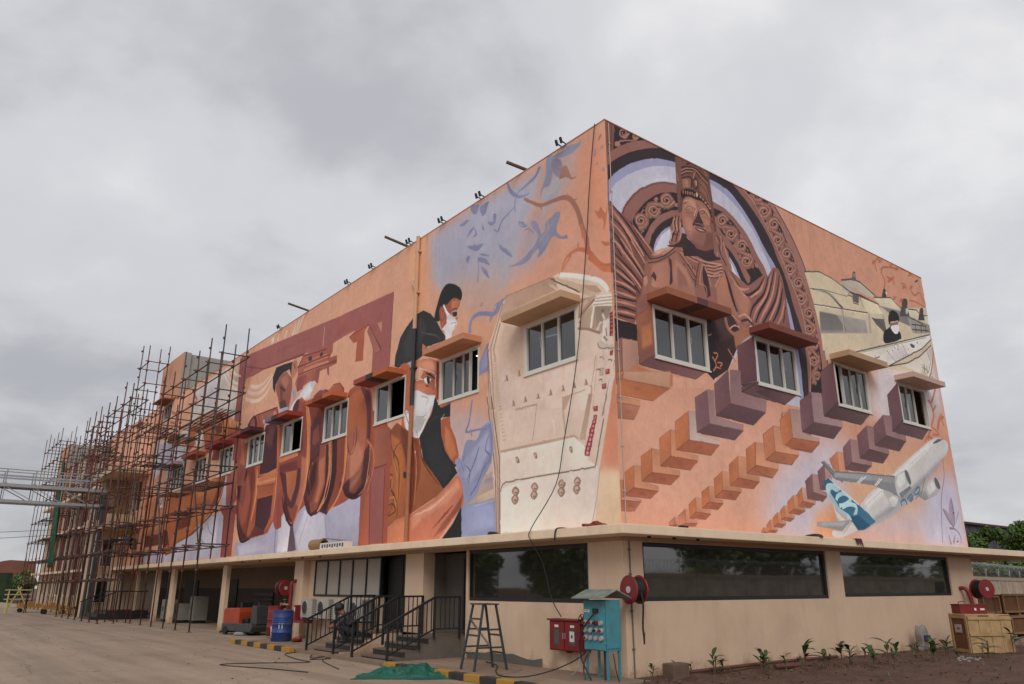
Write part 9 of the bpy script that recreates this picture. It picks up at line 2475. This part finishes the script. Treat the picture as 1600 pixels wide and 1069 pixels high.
# ---------------------------------------------------------------- people
def person(label, J, rad, loc, rz, mats, hair=True, group=None, bag=None):
    """J: joint -> point, one continuous skinned body; materials by nearest bone"""
    bones = [('pelvis','chest'),('chest','neck'),('neck','head'),('head','crown'),('chest','shl'),('shl','ell'),('ell','hal'),('hal','fil'),('chest','shr'),('shr','elr'),('elr','har'),('har','fir'),('pelvis','hil'),('hil','knl'),('knl','anl'),('anl','tol'),('pelvis','hir'),('hir','knr'),('knr','anr'),('anr','tor')]
    names = list(J); me = bpy.data.meshes.new('person'); me.from_pydata([J[n] for n in names], [(names.index(a),names.index(b)) for a,b in bones], []); o = bpy.data.objects.new('person', me); COL.objects.link(o)
    sk = o.modifiers.new('skin','SKIN'); sk.use_smooth_shade = True; su = o.modifiers.new('sub','SUBSURF'); su.levels = 2; su.render_levels = 2
    lay = me.skin_vertices[0] if me.skin_vertices else None
    if lay is None:
        bm = bmesh.new(); bm.from_mesh(me); bm.verts.layers.skin.verify(); bm.to_mesh(me); bm.free(); lay = me.skin_vertices[0]
    for i,n in enumerate(names): q = rad[n]; lay.data[i].radius = q if isinstance(q,tuple) else (q,q)
    lay.data[names.index('pelvis')].use_root = True
    dg = bpy.context.evaluated_depsgraph_get(); nm = bpy.data.meshes.new_from_object(o.evaluated_get(dg)); bpy.data.objects.remove(o)
    nm.name = 'body'; nm.materials.clear(); keys = ['skin','top','legs','shoe']; [nm.materials.append(mats[k]) for k in keys]
    def which(p):
        best = (1e9,'top')
        for a,b_ in bones:
            A,B_ = Vector(J[a]),Vector(J[b_]); d = B_-A; t_ = max(0,min(1,(p-A).dot(d)/d.length_squared)); e = (p-(A+d*t_)).length
            k = 'skin' if b_ in ('head','crown','hal','fil','har','fir') and not (b_ in ('hal','har') and mats.get('long')) else 'shoe' if b_ in ('tol','tor') else 'legs' if b_ in ('knl','knr','anl','anr','hil','hir') else 'top'
            if e < best[0]: best = (e,k)
        return best[1]
    for f in nm.polygons: f.material_index = keys.index(which(Vector(f.center))); f.use_smooth = True
    t = thing('person', label, 'person', loc, rz); inst('body', nm, t)
    hp = Vector(J['crown']); b = MB(); b.lathe([(.02,.105),(.075,.085),(.105,.03),(.108,-.03),(.09,-.07)],(hp.x-.012,hp.y,hp.z-.015),14); b.build('hair', mats['hair'], t, smooth=True)
    return t
sk_ = mat('skin',(.20,.085,.05),.6,.1,8); hr_ = mat('hair',(.012,.010,.009),.6)
RD = dict(pelvis=(.15,.12),chest=(.17,.125),neck=.06,head=(.085,.095),crown=(.08,.085),shl=.07,ell=.045,hal=.035,fil=.022,shr=.07,elr=.045,har=.035,fir=.022,hil=.10,knl=.065,anl=.045,tol=.035,hir=.10,knr=.065,anr=.045,tor=.035)
# walking man, local +x is forward
Jw = dict(pelvis=(0,0,.92),chest=(.07,0,1.28),neck=(.12,0,1.43),head=(.18,0,1.53),crown=(.20,0,1.63),shl=(.08,.20,1.38),ell=(.20,.26,1.14),hal=(.42,.16,1.18),fil=(.50,.12,1.20),shr=(.08,-.20,1.38),elr=(.22,-.25,1.14),har=(.42,-.14,1.16),fir=(.50,-.10,1.18),hil=(.0,.10,.86),knl=(.32,.11,.50),anl=(.52,.11,.12),tol=(.68,.12,.05),hir=(0,-.10,.86),knr=(-.02,-.10,.47),anr=(-.10,-.10,.09),tor=(.08,-.11,.04))
jean = mat('jeans_blue',(.05,.065,.10),.8,.2,9); dkj = mat('black_jacket',(.012,.012,.014),.8,.2,9)
person('person in a black jacket and blue jeans striding under the far scaffolding', Jw, RD, (-.95,38.3,GZ), R(130), dict(skin=sk_,top=dkj,legs=jean,shoe=M_black,hair=hr_,long=True))
t = thing('backpack', 'black backpack on the back of the striding person', 'backpack', (-.95,38.3,GZ), R(130)); b = MB(); b.prism([(-.30,.95),(-.32,1.2),(-.22,1.42),(-.10,1.42),(-.10,.95)], lambda u,v,s: (u,-.15+.3*s,v)); b.build('bag', M_black, t, bevel=.04); b = MB(); b.box(-.345,-.318,-.1,.1,1.0,1.18); b.build('pocket', M_black, t, bevel=.01)
# person crouching on the left steps
Jc = dict(pelvis=(0,0,.22),chest=(.20,0,.52),neck=(.30,0,.64),head=(.38,0,.71),crown=(.42,0,.80),shl=(.22,.19,.60),ell=(.36,.24,.40),hal=(.56,.12,.36),fil=(.64,.08,.34),shr=(.22,-.19,.60),elr=(.36,-.24,.40),har=(.55,-.10,.34),fir=(.62,-.06,.31),hil=(.02,.12,.22),knl=(.40,.18,.40),anl=(.16,.15,.07),tol=(.34,.16,.04),hir=(.02,-.12,.22),knr=(.40,-.18,.40),anr=(.16,-.15,.07),tor=(.34,-.16,.04))
person('person in dark clothes crouching on the landing of the left steps', Jc, RD, (-.98,7.75,.36), R(140), dict(skin=sk_,top=mat('grey_shirt',(.035,.035,.04),.8),legs=dkj,shoe=M_black,hair=hr_))
# painter sitting on the scaffold board
Js = dict(pelvis=(0,0,.10),chest=(.06,0,.44),neck=(.10,0,.58),head=(.14,0,.67),crown=(.16,0,.76),shl=(.06,.19,.53),ell=(.26,.22,.40),hal=(.46,.15,.52),fil=(.54,.12,.56),shr=(.06,-.19,.53),elr=(.16,-.24,.30),har=(.34,-.16,.22),fir=(.42,-.12,.20),hil=(.02,.10,.09),knl=(.40,.12,.10),anl=(.42,.12,-.32),tol=(.56,.12,-.38),hir=(.02,-.10,.09),knr=(.40,-.11,.10),anr=(.44,-.11,-.32),tor=(.58,-.11,-.38))
person('person in a mustard shirt sitting on a scaffold board and painting', Js, RD, (-.85,32.4,3.72), R(-70), dict(skin=sk_,top=mat('mustard_shirt',(.20,.14,.012),.8,.2,9),legs=mat('brown_trousers',(.04,.03,.025),.8),shoe=M_black,hair=hr_))
b = MB(); b.box(-1.25,-.40,31.7,33.6,3.60,3.66); o = b.build('scaffold_board', mat('plank_brown',(.12,.075,.045),.85,.25,4)); tag(o,'wooden board across the tall scaffold bay under the painter','board')
for i,(y,m,l) in enumerate(((31.9,mat('paint_blue',(.05,.08,.25),.5),'blue paint bucket on the scaffold board beside the painter'),(33.3,M_white,'white paint bucket on the scaffold board behind the painter'))):
    b = MB(); b.lathe([(.11,0),(.14,.26),(.145,.27),(.12,.26),(.10,.02)],(-1.0,y,3.66),16); o = b.build('paint_bucket', m); tag(o,l,'bucket','paint buckets')
